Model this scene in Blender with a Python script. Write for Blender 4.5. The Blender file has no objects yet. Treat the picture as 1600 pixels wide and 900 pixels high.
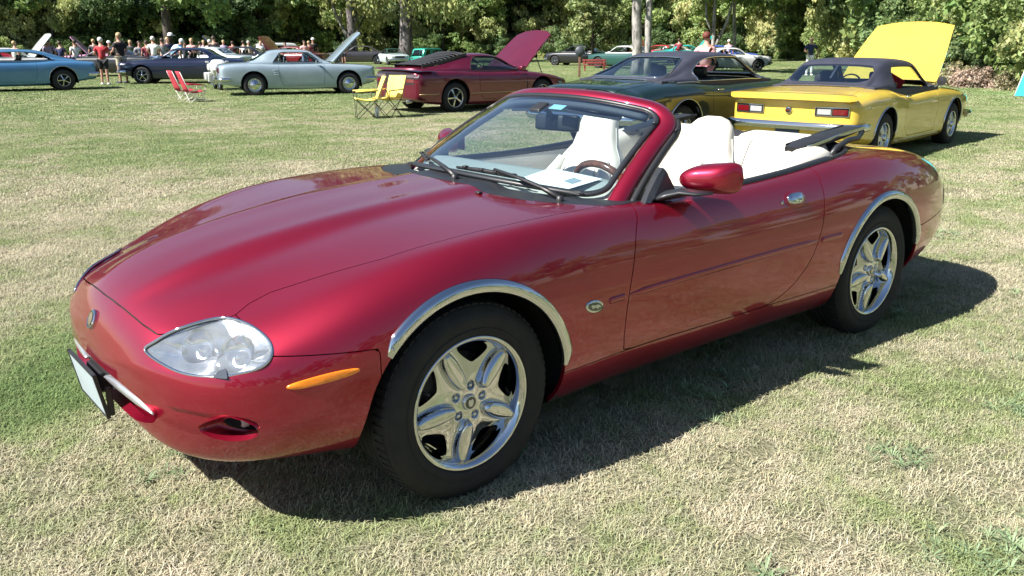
import bpy, bmesh, math, random
import numpy as np
from mathutils import Vector, Matrix
from mathutils import noise as mnoise
R_ = math.radians
SC = bpy.context.scene
COL = SC.collection
rnd = random.Random(7)

# ---------------------------------------------------------------- camera
CAM = np.array([1.5359, 2.9165, 1.4625]); YAW, PIT, ROL, FPX = -2.2642, .2806, -.0024, 1326.35
def cam_basis():
    cy, sy, cp, sp = math.cos(YAW), math.sin(YAW), math.cos(PIT), math.sin(PIT)
    f = np.array([cy*cp, sy*cp, -sp]); r = np.array([sy, -cy, 0.]); u = np.cross(r, f)
    return math.cos(ROL)*r+math.sin(ROL)*u, -math.sin(ROL)*r+math.cos(ROL)*u, f
CR, CU, CF = cam_basis()
cam = bpy.data.cameras.new("camera"); camo = bpy.data.objects.new("camera", cam); COL.objects.link(camo)
cam.sensor_width = 36; cam.lens = 36*FPX/1600; cam.clip_end = 900; cam.clip_start = .05
m = Matrix.Identity(4)
for i in range(3):
    m[i][0], m[i][1], m[i][2], m[i][3] = CR[i], CU[i], -CF[i], CAM[i]
camo.matrix_world = m
SC.camera = camo
def gpt(px, py, z=0.):
    """point of the ground (or of a level plane) seen at a pixel of the photograph"""
    d = CF+(px-800)/FPX*CR-(py-450)/FPX*CU; t = (z-CAM[2])/d[2]
    return CAM+t*d
def at_depth(px, depth, z=0.):
    """ground point in the direction of a pixel column at a given distance"""
    d = CF+(px-800)/FPX*CR+math.tan(PIT)*CU; d = np.array([d[0], d[1]]); d /= np.linalg.norm(d)
    return np.array([CAM[0]+d[0]*depth, CAM[1]+d[1]*depth, z])

# ---------------------------------------------------------------- light
SUN_DIR = Vector((.95, -.2, 1.0)).normalized()
elev = math.asin(SUN_DIR.z)
world = bpy.data.worlds.new("World"); SC.world = world; world.use_nodes = True
wn = world.node_tree; wn.nodes.clear()
wo = wn.nodes.new('ShaderNodeOutputWorld'); bg = wn.nodes.new('ShaderNodeBackground'); sky = wn.nodes.new('ShaderNodeTexSky')
sky.sky_type = 'NISHITA'; sky.sun_disc = False; sky.sun_elevation = elev
sky.sun_rotation = math.atan2(SUN_DIR.x, SUN_DIR.y)
sky.air_density = 1.0; sky.dust_density = .4; sky.ozone_density = 1.4
bg.inputs[1].default_value = .055
wn.links.new(sky.outputs[0], bg.inputs[0]); wn.links.new(bg.outputs[0], wo.inputs[0])
sl = bpy.data.lights.new("sun", 'SUN'); sl.energy = 5.0; sl.angle = R_(.53); sl.color = (1, .955, .88)
so = bpy.data.objects.new("sun", sl); COL.objects.link(so); so.rotation_euler = SUN_DIR.to_track_quat('Z', 'Y').to_euler(); so.location = (0, 0, 30)
SC.view_settings.view_transform = 'Standard'; SC.view_settings.look = 'None'; SC.view_settings.exposure = 1.32; SC.view_settings.gamma = 1
SC.cycles.max_bounces = 8; SC.cycles.transparent_max_bounces = 16
# ---------------------------------------------------------------- numeric helpers
def pchip(xs, ys, q):
    xs = np.asarray(xs, float); ys = np.asarray(ys, float)
    if xs[0] > xs[-1]: xs = xs[::-1]; ys = ys[::-1]
    h = np.diff(xs); d = np.diff(ys) / h
    m = np.zeros(len(xs))
    for i in range(1, len(xs) - 1):
        if d[i-1] * d[i] > 0:
            w1 = 2*h[i] + h[i-1]; w2 = h[i] + 2*h[i-1]
            m[i] = (w1 + w2) / (w1/d[i-1] + w2/d[i])
    m[0] = d[0]; m[-1] = d[-1]
    q = np.clip(np.asarray(q, float), xs[0], xs[-1])
    k = np.clip(np.searchsorted(xs, q) - 1, 0, len(xs) - 2)
    t = (q - xs[k]) / h[k]
    return ((1+2*t)*(1-t)**2*ys[k] + t*(1-t)**2*h[k]*m[k] + t*t*(3-2*t)*ys[k+1] + t*t*(t-1)*h[k]*m[k+1])

def gsm(A, s, ax, odd0=False, odd1=False):
    """gaussian smoothing along an axis; odd = the curve passes straight through that end"""
    if s <= 0: return A
    A = np.moveaxis(A, ax, 0); r = int(3*s) + 1
    r = min(r, A.shape[0] - 1)
    a = A[1:r+1][::-1]; b = A[-r-1:-1][::-1]
    if odd0: a = 2*A[0] - a
    if odd1: b = 2*A[-1] - b
    P = np.concatenate([a, A, b], 0)
    k = np.exp(-.5*(np.arange(-r, r+1)/s)**2); k /= k.sum()
    out = sum(k[i]*P[i:i+A.shape[0]] for i in range(2*r+1))
    return np.moveaxis(out, 0, ax)

class Loft:
    """half sections (y, z) along x swept nose to tail; lines = list of (y table, z table)"""
    def __init__(s, xf, xr, lines, w, nu=420, nv=96, su=5., sv=2., cosu=True, vpos=None, closed=True, pole=None):
        u = np.linspace(0, 1, nu); s.u = u
        xm, a = (xf+xr)/2, (xf-xr)/2
        X = xm + a*np.cos(np.pi*u) if cosu else xf + (xr-xf)*u
        tou = (lambda x: np.arccos(np.clip((np.asarray(x, float)-xm)/a, -1, 1))/np.pi) if cosu else (lambda x: (xf-np.asarray(x, float))/(xf-xr))
        wv = pchip(tou(w[0]), w[1], u)
        Y = []; Z = []
        for yt, zt in lines:
            yy = pchip(tou(yt[0]), yt[1], u)*wv if isinstance(yt, tuple) else yt*wv*np.ones(nu)
            Y.append(yy); Z.append(pchip(tou(zt[0]), zt[1], u))
        Y = gsm(np.array(Y), su, 1, True, True) if cosu else gsm(np.array(Y), su, 1)
        Z = gsm(np.array(Z), su, 1)
        if pole is not None:
            k = np.exp(-(np.arange(nu)/7.)**2); Z = Z+(pole-Z[:, :1])*k[None, :]
        m = len(lines)
        if vpos is None:
            c = np.hypot(np.diff(Y, axis=0), np.diff(Z, axis=0)).mean(1); vpos = np.concatenate([[0], np.cumsum(c)]); vpos /= vpos[-1]
        s.vpos = np.array(vpos); v = np.linspace(0, 1, nv); s.v = v
        vp = np.concatenate([[-s.vpos[1]], s.vpos]); Ye = np.concatenate([-Y[1:2], Y]); Ze = np.concatenate([Z[1:2], Z])
        if closed: vp = np.append(vp, 2-s.vpos[-2]); Ye = np.concatenate([Ye, -Y[-2:-1]]); Ze = np.concatenate([Ze, Z[-2:-1]])
        GY = np.array([pchip(vp, Ye[:, i], v) for i in range(nu)])
        GZ = np.array([pchip(vp, Ze[:, i], v) for i in range(nu)])
        GY = gsm(GY, sv, 1, True, closed); GZ = gsm(GZ, sv, 1, False, False)
        GY[:, 0] = 0
        if closed: GY[:, -1] = 0
        s.X, s.Y, s.Z = X, GY, GZ; s.nu, s.nv = nu, nv
    def grid(s):
        """full mirrored grid: verts, normals, quads->tris"""
        Y = np.concatenate([-s.Y[:, ::-1], s.Y[:, 1:]], 1); Z = np.concatenate([s.Z[:, ::-1], s.Z[:, 1:]], 1)
        X = np.repeat(s.X[:, None], Y.shape[1], 1)
        P = np.stack([X, Y, Z], 2)
        du = np.gradient(P, axis=0); dv = np.gradient(P, axis=1)
        N = np.cross(du, dv); L = np.linalg.norm(N, axis=2, keepdims=True)
        N = N/np.maximum(L, 1e-12)
        mid = N[s.nu//2, s.nv-1]
        if mid[2] < 0: N = -N; flip = True
        else: flip = False
        for e, q in ((0, 1), (-1, -2)):
            if L[e].max() < 1e-7: N[e] = N[q]
        nu, nv = P.shape[:2]
        idx = np.arange(nu*nv).reshape(nu, nv)
        a, b, c, d = idx[:-1, :-1].ravel(), idx[1:, :-1].ravel(), idx[1:, 1:].ravel(), idx[:-1, 1:].ravel()
        F = np.concatenate([np.stack([a, b, c], 1), np.stack([a, c, d], 1)])
        if flip: F = F[:, ::-1]
        return Mesh(P.reshape(-1, 3), N.reshape(-1, 3), F)
    def _sec(s, x):
        i = np.clip(np.interp(x, s.X[::-1], np.arange(s.nu)[::-1]), 0, s.nu-1.001); k = int(i); t = i-k
        return s.Y[k]*(1-t)+s.Y[k+1]*t, s.Z[k]*(1-t)+s.Z[k+1]*t
    def side(s, x, z):
        y, zz = s._sec(x); k = int(np.argmax(y > y.max()*.6)) ; k0 = k
        kb = int(np.argmin(zz)); 
        k1 = max(kb, k0+2)
        return float(np.interp(-z, -zz[k0:k1+1], y[k0:k1+1]))
    def top(s, x, y):
        yy, zz = s._sec(x); k = int(np.argmax(yy))
        return float(np.interp(abs(y), yy[:k+1], zz[:k+1]))
    def pside(s, x, z, off=0., sg=1):
        e = .004; y = s.side(x, z)
        n = np.array([-(s.side(x+e, z)-s.side(x-e, z))/(2*e), 1, -(s.side(x, z+e)-s.side(x, z-e))/(2*e)]); n /= np.linalg.norm(n)
        p = np.array([x, y, z])+n*off
        return np.array([p[0], sg*p[1], p[2]]), np.array([n[0], sg*n[1], n[2]])
    def ptop(s, x, y, off=0.):
        e = .004; z = s.top(x, y)
        n = np.array([-(s.top(x+e, y)-s.top(x-e, y))/(2*e), -(s.top(x, y+e)-s.top(x, y-e))/(2*e), 1]); n /= np.linalg.norm(n)
        return np.array([x, y, z])+n*off, n

class Mesh:
    def __init__(s, P, N, F): s.P, s.N, s.F = np.asarray(P, float), np.asarray(N, float), np.asarray(F, int)
    def compact(s):
        if len(s.F) == 0: return s
        used = np.unique(s.F); m = -np.ones(len(s.P), int); m[used] = np.arange(len(used))
        return Mesh(s.P[used], s.N[used], m[s.F])
    def clip(s, g):
        """keep g > 0"""
        g = np.where(np.abs(g) < 1e-7, 1e-7, g)
        c = (g[s.F] > 0).sum(1)
        keep = s.F[c == 3]; cut = s.F[(c == 1) | (c == 2)]
        P = list(s.P); N = list(s.N); ed = {}; out = []
        def mid(a, b):
            k = (a, b) if a < b else (b, a)
            if k not in ed:
                t = g[a]/(g[a]-g[b]); ed[k] = len(P)
                P.append(s.P[a]*(1-t)+s.P[b]*t); n = s.N[a]*(1-t)+s.N[b]*t; N.append(n/max(np.linalg.norm(n), 1e-9))
            return ed[k]
        for f in cut:
            f = list(f); ins = [g[i] > 0 for i in f]
            if sum(ins) == 1:
                i = ins.index(True); a, b, cc = f[i], f[(i+1) % 3], f[(i+2) % 3]
                out.append((a, mid(a, b), mid(a, cc)))
            else:
                i = ins.index(False); a, b, cc = f[i], f[(i+1) % 3], f[(i+2) % 3]
                m1, m2 = mid(a, b), mid(a, cc)
                out.append((m1, b, cc)); out.append((m1, cc, m2))
        F = np.concatenate([keep, np.array(out, int).reshape(-1, 3)]) if len(out) else keep
        return Mesh(np.array(P), np.array(N), F).compact()
    def split(s, fn, gap=.004):
        g = fn(s.P)
        return s.clip(g-gap/2), s.clip(-g-gap/2)
    def offset(s, d): return Mesh(s.P+s.N*d, s.N, s.F)
    def mirror(s): 
        m = np.array([1, -1, 1]); return Mesh(s.P*m, s.N*m, s.F[:, ::-1])

def sdpoly(q, poly):
    """signed distance to a closed 2D polygon, positive inside"""
    q = np.asarray(q, float); poly = np.asarray(poly, float); n = len(poly)
    d = np.full(len(q), 1e9); ins = np.zeros(len(q), bool)
    for i in range(n):
        a, b = poly[i], poly[(i+1) % n]; ab = b-a; w = q-a
        t = np.clip((w@ab)/max(ab@ab, 1e-12), 0, 1)
        d = np.minimum(d, np.hypot(*(w-t[:, None]*ab).T))
        c = ((a[1] <= q[:, 1]) & (b[1] > q[:, 1])) | ((b[1] <= q[:, 1]) & (a[1] > q[:, 1]))
        with np.errstate(divide='ignore', invalid='ignore'):
            xi = a[0]+(q[:, 1]-a[1])/(b[1]-a[1])*ab[0]
        ins ^= c & (q[:, 0] < xi)
    return np.where(ins, d, -d)
def smoothpoly(pts, n=96, closed=True):
    """closed Catmull-Rom through points"""
    pts = np.asarray(pts, float); m = len(pts); out = []
    segs = m if closed else m-1
    for k in range(segs):
        if closed: p0, p1, p2, p3 = (pts[(k+j) % m] for j in (-1, 0, 1, 2))
        else: p0, p1, p2, p3 = (pts[min(max(k+j, 0), m-1)] for j in (-1, 0, 1, 2))
        for t in np.linspace(0, 1, max(2, n//segs), endpoint=False):
            out.append(.5*((2*p1)+(-p0+p2)*t+(2*p0-5*p1+4*p2-p3)*t*t+(-p0+3*p1-3*p2+p3)*t**3))
    if not closed: out.append(pts[-1])
    return np.array(out)
# ---------------------------------------------------------------- object helpers
def link(name, me, parent=None):
    o = bpy.data.objects.new(name, me); COL.objects.link(o)
    if parent is not None: o.parent = parent
    return o
def tag(o, label=None, cat=None, group=None, kind=None):
    if label: o['label'] = label
    if cat: o['category'] = cat
    if group: o['group'] = group
    if kind: o['kind'] = kind
    return o
def empty(name, loc=(0, 0, 0), rz=0., label=None, cat=None, group=None):
    o = bpy.data.objects.new(name, None); COL.objects.link(o); o.location = loc; o.rotation_euler = (0, 0, rz)
    o.empty_display_size = .2
    return tag(o, label, cat, group)
def mk(name, P, F, m, parent=None, smooth=True, N=None, sharp=None, mats=None, fm=None):
    """one mesh object from arrays (F may mix sizes)"""
    me = bpy.data.meshes.new(name)
    me.from_pydata([tuple(map(float, p)) for p in P], [], [tuple(map(int, f)) for f in F])
    me.materials.append(m)
    for q in (mats or []): me.materials.append(q)
    if fm is not None: me.polygons.foreach_set('material_index', np.array(fm, np.int32))
    me.polygons.foreach_set('use_smooth', [smooth]*len(me.polygons))
    if N is not None: me.normals_split_custom_set_from_vertices([tuple(map(float, n)) for n in N])
    elif smooth and sharp: me.set_sharp_from_angle(angle=R_(sharp))
    me.update()
    return link(name, me, parent)
def boundary(F):
    e = {}
    for a, b, c in F:
        for p, q in ((a, b), (b, c), (c, a)):
            if (q, p) in e: del e[(q, p)]
            else: e[(p, q)] = 1
    return list(e)
def panel(name, M, m, parent=None, flange=.014, sub=None):
    """sheet-metal panel: a clipped surface with its edges turned inward"""
    M = M.compact()
    if len(M.F) == 0: return None
    P, N, F = list(M.P), list(M.N), [tuple(f) for f in M.F]
    if flange:
        idx = {}; cen = None
        for a, b in boundary(M.F.tolist()):
            for v in (a, b):
                if v not in idx:
                    idx[v] = None
            ed = M.P[b]-M.P[a]; fn = np.cross(ed, -M.N[a]); L = np.linalg.norm(fn)
            if L < 1e-9: continue
            fn /= L; k = len(P)
            P += [M.P[a], M.P[b], M.P[b]-M.N[b]*flange, M.P[a]-M.N[a]*flange]
            N += [-fn]*4; F.append((k+1, k, k+3, k+2))
    return mk(name, P, F, m, parent, N=N)
def lathe(prof, n=48, axis=1, cen=(0, 0, 0)):
    """revolve (r, h) about an axis"""
    P = []; F = []; m = len(prof)
    for i in range(n):
        a = 2*math.pi*i/n; c, s = math.cos(a), math.sin(a)
        for r, h in prof:
            if axis == 1: P.append((cen[0]+r*c, cen[1]+h, cen[2]+r*s))
            elif axis == 2: P.append((cen[0]+r*c, cen[1]+r*s, cen[2]+h))
            else: P.append((cen[0]+h, cen[1]+r*c, cen[2]+r*s))
    for i in range(n):
        j = (i+1) % n
        for k in range(m-1):
            f = (i*m+k, i*m+k+1, j*m+k+1, j*m+k)
            F.append(f if axis != 1 else f[::-1])
    return P, F
def sweep(path, prof, closed=False, up=(0, 0, 1), scale=None, cap=True, ups=None, twist=0.):
    """sweep a closed 2D profile along a path; profile x = side, y = up-ish"""
    path = np.asarray(path, float); n = len(path); m = len(prof); P = []
    for i in range(n):
        a = path[(i-1) % n] if closed else path[max(i-1, 0)]; b = path[(i+1) % n] if closed else path[min(i+1, n-1)]
        t = b-a; t /= max(np.linalg.norm(t), 1e-9)
        U = np.asarray(ups[i] if ups is not None else up, float)
        s = np.cross(t, U); L = np.linalg.norm(s)
        s = s/L if L > 1e-6 else np.array([1., 0, 0]); w = np.cross(s, t)
        k = scale[i] if scale is not None else 1.
        kx, ky = (k if isinstance(k, tuple) else (k, k))
        for px, py in prof: P.append(path[i]+s*px*kx+w*py*ky)
    F = []
    for i in range(n if closed else n-1):
        j = (i+1) % n
        for q in range(m):
            r = (q+1) % m; F.append((i*m+q, i*m+r, j*m+r, j*m+q))
    if cap and not closed: F.append(tuple(range(m))[::-1]); F.append(tuple((n-1)*m+q for q in range(m)))
    return P, F
def circ(r, n=8, ry=None): ry = ry or r; return [(r*math.cos(2*math.pi*i/n), ry*math.sin(2*math.pi*i/n)) for i in range(n)]
def tube(path, r, n=8, **k): return sweep(path, circ(r, n), **k)
def box(c, s, bev=0.): 
    x, y, z = c; a, b, h = s[0]/2, s[1]/2, s[2]/2
    if bev <= 0:
        P = [(x+i*a, y+j*b, z+k*h) for i in (-1, 1) for j in (-1, 1) for k in (-1, 1)]
        return P, [(0, 1, 3, 2), (4, 6, 7, 5), (0, 4, 5, 1), (2, 3, 7, 6), (0, 2, 6, 4), (1, 5, 7, 3)]
    bm = bmesh.new(); bmesh.ops.create_cube(bm, size=1)
    for v in bm.verts: v.co = Vector((x+v.co.x*s[0], y+v.co.y*s[1], z+v.co.z*s[2]))
    bmesh.ops.bevel(bm, geom=bm.edges[:], offset=min(bev, min(s)*.45), segments=2, affect='EDGES', profile=.6)
    P = [tuple(v.co) for v in bm.verts]; bm.verts.index_update(); F = [tuple(v.index for v in f.verts) for f in bm.faces]; bm.free()
    return P, F
def join(*pf):
    P = []; F = []
    for p, f in pf:
        k = len(P); P += list(p); F += [tuple(i+k for i in g) for g in f]
    return P, F
def xf(pf, loc=(0, 0, 0), rz=0., ry=0., rx=0., s=1.):
    from mathutils import Euler
    M = Matrix.Translation(loc) @ Euler((rx, ry, rz)).to_matrix().to_4x4()
    return [tuple(M @ (Vector(p)*s)) for p in pf[0]], pf[1]
def blob(pts, radii, name, m, parent=None, sub=2, edges=None):
    """one continuous skinned figure from joints and radii"""
    bm = bmesh.new(); vs = [bm.verts.new(p) for p in pts]
    for a, b in (edges or [(i, i+1) for i in range(len(pts)-1)]): bm.edges.new((vs[a], vs[b]))
    me = bpy.data.meshes.new(name); bm.to_mesh(me); bm.free()
    o = link(name, me, parent); me.materials.append(m)
    md = o.modifiers.new('skin', 'SKIN')
    for i, r in enumerate(radii):
        sv = me.skin_vertices[0].data[i]; sv.radius = r if isinstance(r, tuple) else (r, r); sv.use_root = (i == 0)
    md.use_smooth_shade = True
    s = o.modifiers.new('sub', 'SUBSURF'); s.levels = sub; s.render_levels = sub
    return o
def copy_tree(o, parent=None):
    c = o.copy(); COL.objects.link(c); c.parent = parent
    for ch in list(o.children): copy_tree(ch, c)
    return c

# ---------------------------------------------------------------- materials
MATS = {}
def nm(name):
    m = bpy.data.materials.new(name); m.use_nodes = True; t = m.node_tree; b = t.nodes['Principled BSDF']; MATS[name] = m
    return m, t, b
def setb(b, **k):
    for a, v in k.items():
        b.inputs[{'col': 'Base Color', 'rough': 'Roughness', 'metal': 'Metallic', 'coat': 'Coat Weight', 'coatr': 'Coat Roughness', 'spec': 'Specular IOR Level',
                  'trans': 'Transmission Weight', 'ior': 'IOR', 'alpha': 'Alpha', 'sheen': 'Sheen Weight', 'ecol': 'Emission Color', 'est': 'Emission Strength'}[a]].default_value = (*v, 1) if isinstance(v, tuple) else v
def tex(t, kind, scale=5, detail=4, rough=.55, co='Object', **k):
    tc = t.nodes.new('ShaderNodeTexCoord'); n = t.nodes.new('ShaderNodeTex'+kind)
    n.inputs['Scale'].default_value = scale
    if 'Detail' in n.inputs: n.inputs['Detail'].default_value = detail
    if 'Roughness' in n.inputs: n.inputs['Roughness'].default_value = rough
    t.links.new(tc.outputs[co], n.inputs['Vector'])
    return n
def ramp(t, src, stops):
    r = t.nodes.new('ShaderNodeValToRGB'); e = r.color_ramp.elements
    while len(e) < len(stops): e.new(.5)
    for i, (p, c) in enumerate(stops): e[i].position = p; e[i].color = (*c, 1) if len(c) == 3 else c
    t.links.new(src, r.inputs[0]); return r
def bump(t, b, src, s=.3, d=.002, inp='Normal'):
    n = t.nodes.new('ShaderNodeBump'); n.inputs['Strength'].default_value = s; n.inputs['Distance'].default_value = d
    t.links.new(src, n.inputs['Height']); t.links.new(n.outputs[0], b.inputs[inp]); return n
def paint(name, c, metal=.35, rough=.4, dust=.06, coat=1., coatr=.03, flake=True, noise_col=.12):
    m, t, b = nm(name); setb(b, metal=metal, rough=rough, coat=coat, coatr=coatr); b.inputs['Coat IOR'].default_value = 1.55
    n = tex(t, 'Noise', 2.3, 5); r = ramp(t, n.outputs['Fac'], [(.3, tuple(x*(1-noise_col) for x in c)), (.75, tuple(x*(1+noise_col*.4)+dust*.012 for x in c))])
    vo = tex(t, 'Voronoi', 38); lt = t.nodes.new('ShaderNodeMath'); lt.operation = 'LESS_THAN'; lt.inputs[1].default_value = .045; t.links.new(vo.outputs['Distance'], lt.inputs[0])
    nd = tex(t, 'Noise', 3, 2); gt = t.nodes.new('ShaderNodeMath'); gt.operation = 'GREATER_THAN'; gt.inputs[1].default_value = .55; t.links.new(nd.outputs['Fac'], gt.inputs[0]); mm = t.nodes.new('ShaderNodeMath'); mm.operation = 'MULTIPLY'; t.links.new(lt.outputs[0], mm.inputs[0]); t.links.new(gt.outputs[0], mm.inputs[1]); m4 = t.nodes.new('ShaderNodeMath'); m4.operation = 'MULTIPLY'; m4.inputs[1].default_value = .45; t.links.new(mm.outputs[0], m4.inputs[0])
    ds = t.nodes.new('ShaderNodeMix'); ds.data_type = 'RGBA'; ds.inputs[7].default_value = (.5, .45, .38, 1); t.links.new(m4.outputs[0], ds.inputs[0]); t.links.new(r.outputs[0], ds.inputs[6]); t.links.new(ds.outputs[2], b.inputs['Base Color'])
    n2 = tex(t, 'Noise', 14, 6); r2 = ramp(t, n2.outputs['Fac'], [(.45, (coatr,)*3), (.8, (coatr+dust,)*3)])
    t.links.new(r2.outputs[0], b.inputs['Coat Roughness'])
    n3 = tex(t, 'Noise', 5, 1); bump(t, b, n3.outputs['Fac'], .02, .004, 'Coat Normal')
    return m
def plain(name, c, rough=.5, metal=0., var=.12, scale=8, bmp=0., bs=60, **k):
    m, t, b = nm(name); setb(b, rough=rough, metal=metal, **k)
    n = tex(t, 'Noise', scale, 5); r = ramp(t, n.outputs['Fac'], [(.3, tuple(x*(1-var) for x in c)), (.7, tuple(min(1, x*(1+var)) for x in c))])
    t.links.new(r.outputs[0], b.inputs['Base Color'])
    if bmp: n2 = tex(t, 'Noise', bs, 4); bump(t, b, n2.outputs['Fac'], bmp, .003)
    return m
def glass(name, tint=(.8, .9, .92), refl=1.0, lo=.07, milk=0.):
    """thin automotive glass: clear film with a fresnel reflection"""
    m = bpy.data.materials.new(name); m.use_nodes = True; t = m.node_tree; t.nodes.clear(); MATS[name] = m
    o = t.nodes.new('ShaderNodeOutputMaterial'); tr = t.nodes.new('ShaderNodeBsdfTransparent'); gl = t.nodes.new('ShaderNodeBsdfGlossy')
    fr = t.nodes.new('ShaderNodeFresnel'); mx = t.nodes.new('ShaderNodeMixShader'); mu = t.nodes.new('ShaderNodeMath'); mu.operation = 'MULTIPLY'
    mu.inputs[1].default_value = refl; fr.inputs[0].default_value = 1.5
    geo = t.nodes.new('ShaderNodeNewGeometry'); 
    tr.inputs[0].default_value = (*tint, 1); gl.inputs['Roughness'].default_value = .01; gl.inputs[0].default_value = (.95, .97, 1, 1)
    fm = t.nodes.new('ShaderNodeMath'); fm.operation = 'MULTIPLY_ADD'  # front/back both reflect as from outside
    df = t.nodes.new('ShaderNodeVectorMath'); df.operation = 'DOT_PRODUCT'
    t.links.new(geo.outputs['Normal'], df.inputs[0]); t.links.new(geo.outputs['Incoming'], df.inputs[1])
    ab = t.nodes.new('ShaderNodeMath'); ab.operation = 'ABSOLUTE'; t.links.new(df.outputs['Value'], ab.inputs[0])
    om = t.nodes.new('ShaderNodeMath'); om.operation = 'SUBTRACT'; om.inputs[0].default_value = 1; t.links.new(ab.outputs[0], om.inputs[1])
    pw = t.nodes.new('ShaderNodeMath'); pw.operation = 'POWER'; pw.inputs[1].default_value = 3.6; t.links.new(om.outputs[0], pw.inputs[0])
    fm.inputs[1].default_value = .86; fm.inputs[2].default_value = lo; t.links.new(pw.outputs[0], fm.inputs[0])
    t.links.new(fm.outputs[0], mu.inputs[0]); t.nodes.remove(fr)
    t.links.new(mu.outputs[0], mx.inputs[0])
    src = tr.outputs[0]
    if milk:
        dfb = t.nodes.new('ShaderNodeBsdfDiffuse'); dfb.inputs[0].default_value = (.62, .66, .68, 1); m2 = t.nodes.new('ShaderNodeMixShader'); nz = tex(t, 'Noise', 9, 3); mr = ramp(t, nz.outputs['Fac'], [(.35, (milk*.6,)*3), (.65, (milk*1.3,)*3)])
        t.links.new(mr.outputs[0], m2.inputs[0]); t.links.new(src, m2.inputs[1]); t.links.new(dfb.outputs[0], m2.inputs[2]); src = m2.outputs[0]
    t.links.new(src, mx.inputs[1]); t.links.new(gl.outputs[0], mx.inputs[2]); t.links.new(mx.outputs[0], o.inputs[0])
    return m
RED = paint('carnival red paint', (.30, .0030, .026), metal=.70, rough=.38)
CHROME = plain('chrome', (.58, .60, .62), rough=.045, metal=1., var=.02)
ALLOY = plain('polished alloy', (.5, .51, .52), rough=.10, metal=1., var=.05, scale=20)
SILVER = plain('silver paint', (.55, .56, .58), rough=.3, metal=.8, var=.05)
RUBBER = plain('tyre rubber', (.012, .012, .013), rough=.8, var=.35, scale=12, bmp=.25, bs=90)
BLACKP = plain('black plastic', (.018, .018, .02), rough=.45, var=.2)
TRIM = plain('grey rubber trim', (.018, .02, .024), rough=.4, var=.15)
DARK = plain('underbody black', (.008, .008, .009), rough=.9, var=.2)
CLOTH = plain('black roof cloth', (.016, .017, .022), rough=.85, var=.25, bmp=.4, bs=300)
LEATHER = plain('cream leather', (.66, .62, .54), rough=.45, var=.05, scale=5, bmp=.15, bs=160)
LEATHG = plain('grey beige trim', (.38, .37, .34), rough=.6, var=.08, bmp=.15, bs=200)
DASHM = plain('dashboard top', (.36, .38, .35), rough=.65, var=.06, bmp=.1, bs=240)
WOOD = plain('burr walnut', (.16, .055, .022), rough=.18, var=.5, scale=30, coat=1.)
GLASS = glass('clear glass', (.76, .88, .92), 1., .17)
GLASST = glass('tinted glass', (.55, .66, .66), 1.0)
LENS = glass('lamp lens', (.93, .95, .97), 1.0, .08, .17)
AMBER = plain('amber lens', (.80, .22, .01), rough=.18, var=.12, scale=60, coat=1.)
REDL = plain('red lens', (.12, .004, .007), rough=.15, var=.15, scale=60, coat=1.)
WHITEL = plain('white lens', (.32, .33, .34), rough=.15, var=.08, coat=1.)
SHEETW = plain('matt white', (.85, .85, .84), rough=.8, var=.02)
# ---------------------------------------------------------------- hero convertible body surface
HX = [.925, .90, .84, .72, .55, .30, 0, -.30, -.60, -.95, -1.4, -1.9, -2.3, -2.6, -3.0, -3.3, -3.55, -3.72, -3.80, -3.83]
hero_w = ([.925, .918, .90, .86, .80, .70, .57, .38, .2, 0, -.4, -.9, -1.5, -2.1, -2.6, -3.0, -3.3, -3.5, -3.68, -3.78, -3.82, -3.83],
          [0, .18, .34, .52, .64, .745, .815, .868, .895, .912, .903, .882, .882, .90, .915, .893, .84, .775, .65, .47, .22, 0])
z0 = [.47, .600, .682, .750, .803, .848, .885, .908, .925, .935, .935, .935, .940, .940, .925, .885, .825, .740, .63, .50]
z3 = [.47, .56, .620, .668, .722, .795, .852, .878, .888, .88, .88, .90, .930, .938, .918, .872, .810, .725, .62, .50]
z4 = [.47, .545, .580, .635, .700, .785, .850, .872, .876, .866, .864, .885, .922, .928, .898, .845, .775, .69, .60, .50]
z5 = [.47, .53, .550, .585, .630, .710, .765, .790, .79, .782, .780, .79, .815, .822, .80, .75, .69, .62, .56, .49]
z6 = [.47, .485, .49, .50, .525, .570, .60, .615, .615, .61, .61, .615, .63, .635, .62, .59, .56, .53, .51, .485]
z7 = [.47, .44, .42, .415, .415, .42, .41, .41, .41, .41, .41, .415, .42, .42, .425, .435, .46, .475, .485, .49]
z8 = [.47, .39, .345, .33, .328, .31, .275, .262, .262, .262, .262, .262, .265, .275, .30, .335, .39, .43, .455, .485]
z9 = [.47, .36, .29, .265, .26, .24, .20, .19, .19, .19, .19, .19, .19, .205, .235, .28, .34, .39, .43, .475]
zb = [.47, .35, .275, .25, .24, .22, .18, .18, .18, .18, .18, .18, .18, .19, .20, .22, .27, .33, .39, .465]
def T(z): return (HX, z)
def mix(a, b, t, d=0): return [p*(1-t)+q*t+d for p, q in zip(a, b)]
def mixv(a, b, t0, t1, d=0):
    k = [0, 0, 0, .35, .75]+[1]*15; return [p*(1-(t0+(t1-t0)*q))+r*(t0+(t1-t0)*q)+d*q for p, r, q in zip(a, b, k)]
fr3 = ([.925, .84, .66, .52, .17, -.3, -.75, -1.5, -2.2, -2.8, -3.4, -3.83], [.70, .72, .655, .655, .71, .77, .80, .76, .70, .68, .66, .66])
fr4 = ([.925, .80, .6, .2, -.3, -.75, -1.5, -2.2, -2.8, -3.4, -3.83], [.88, .86, .82, .845, .88, .90, .90, .87, .85, .85, .85])
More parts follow.
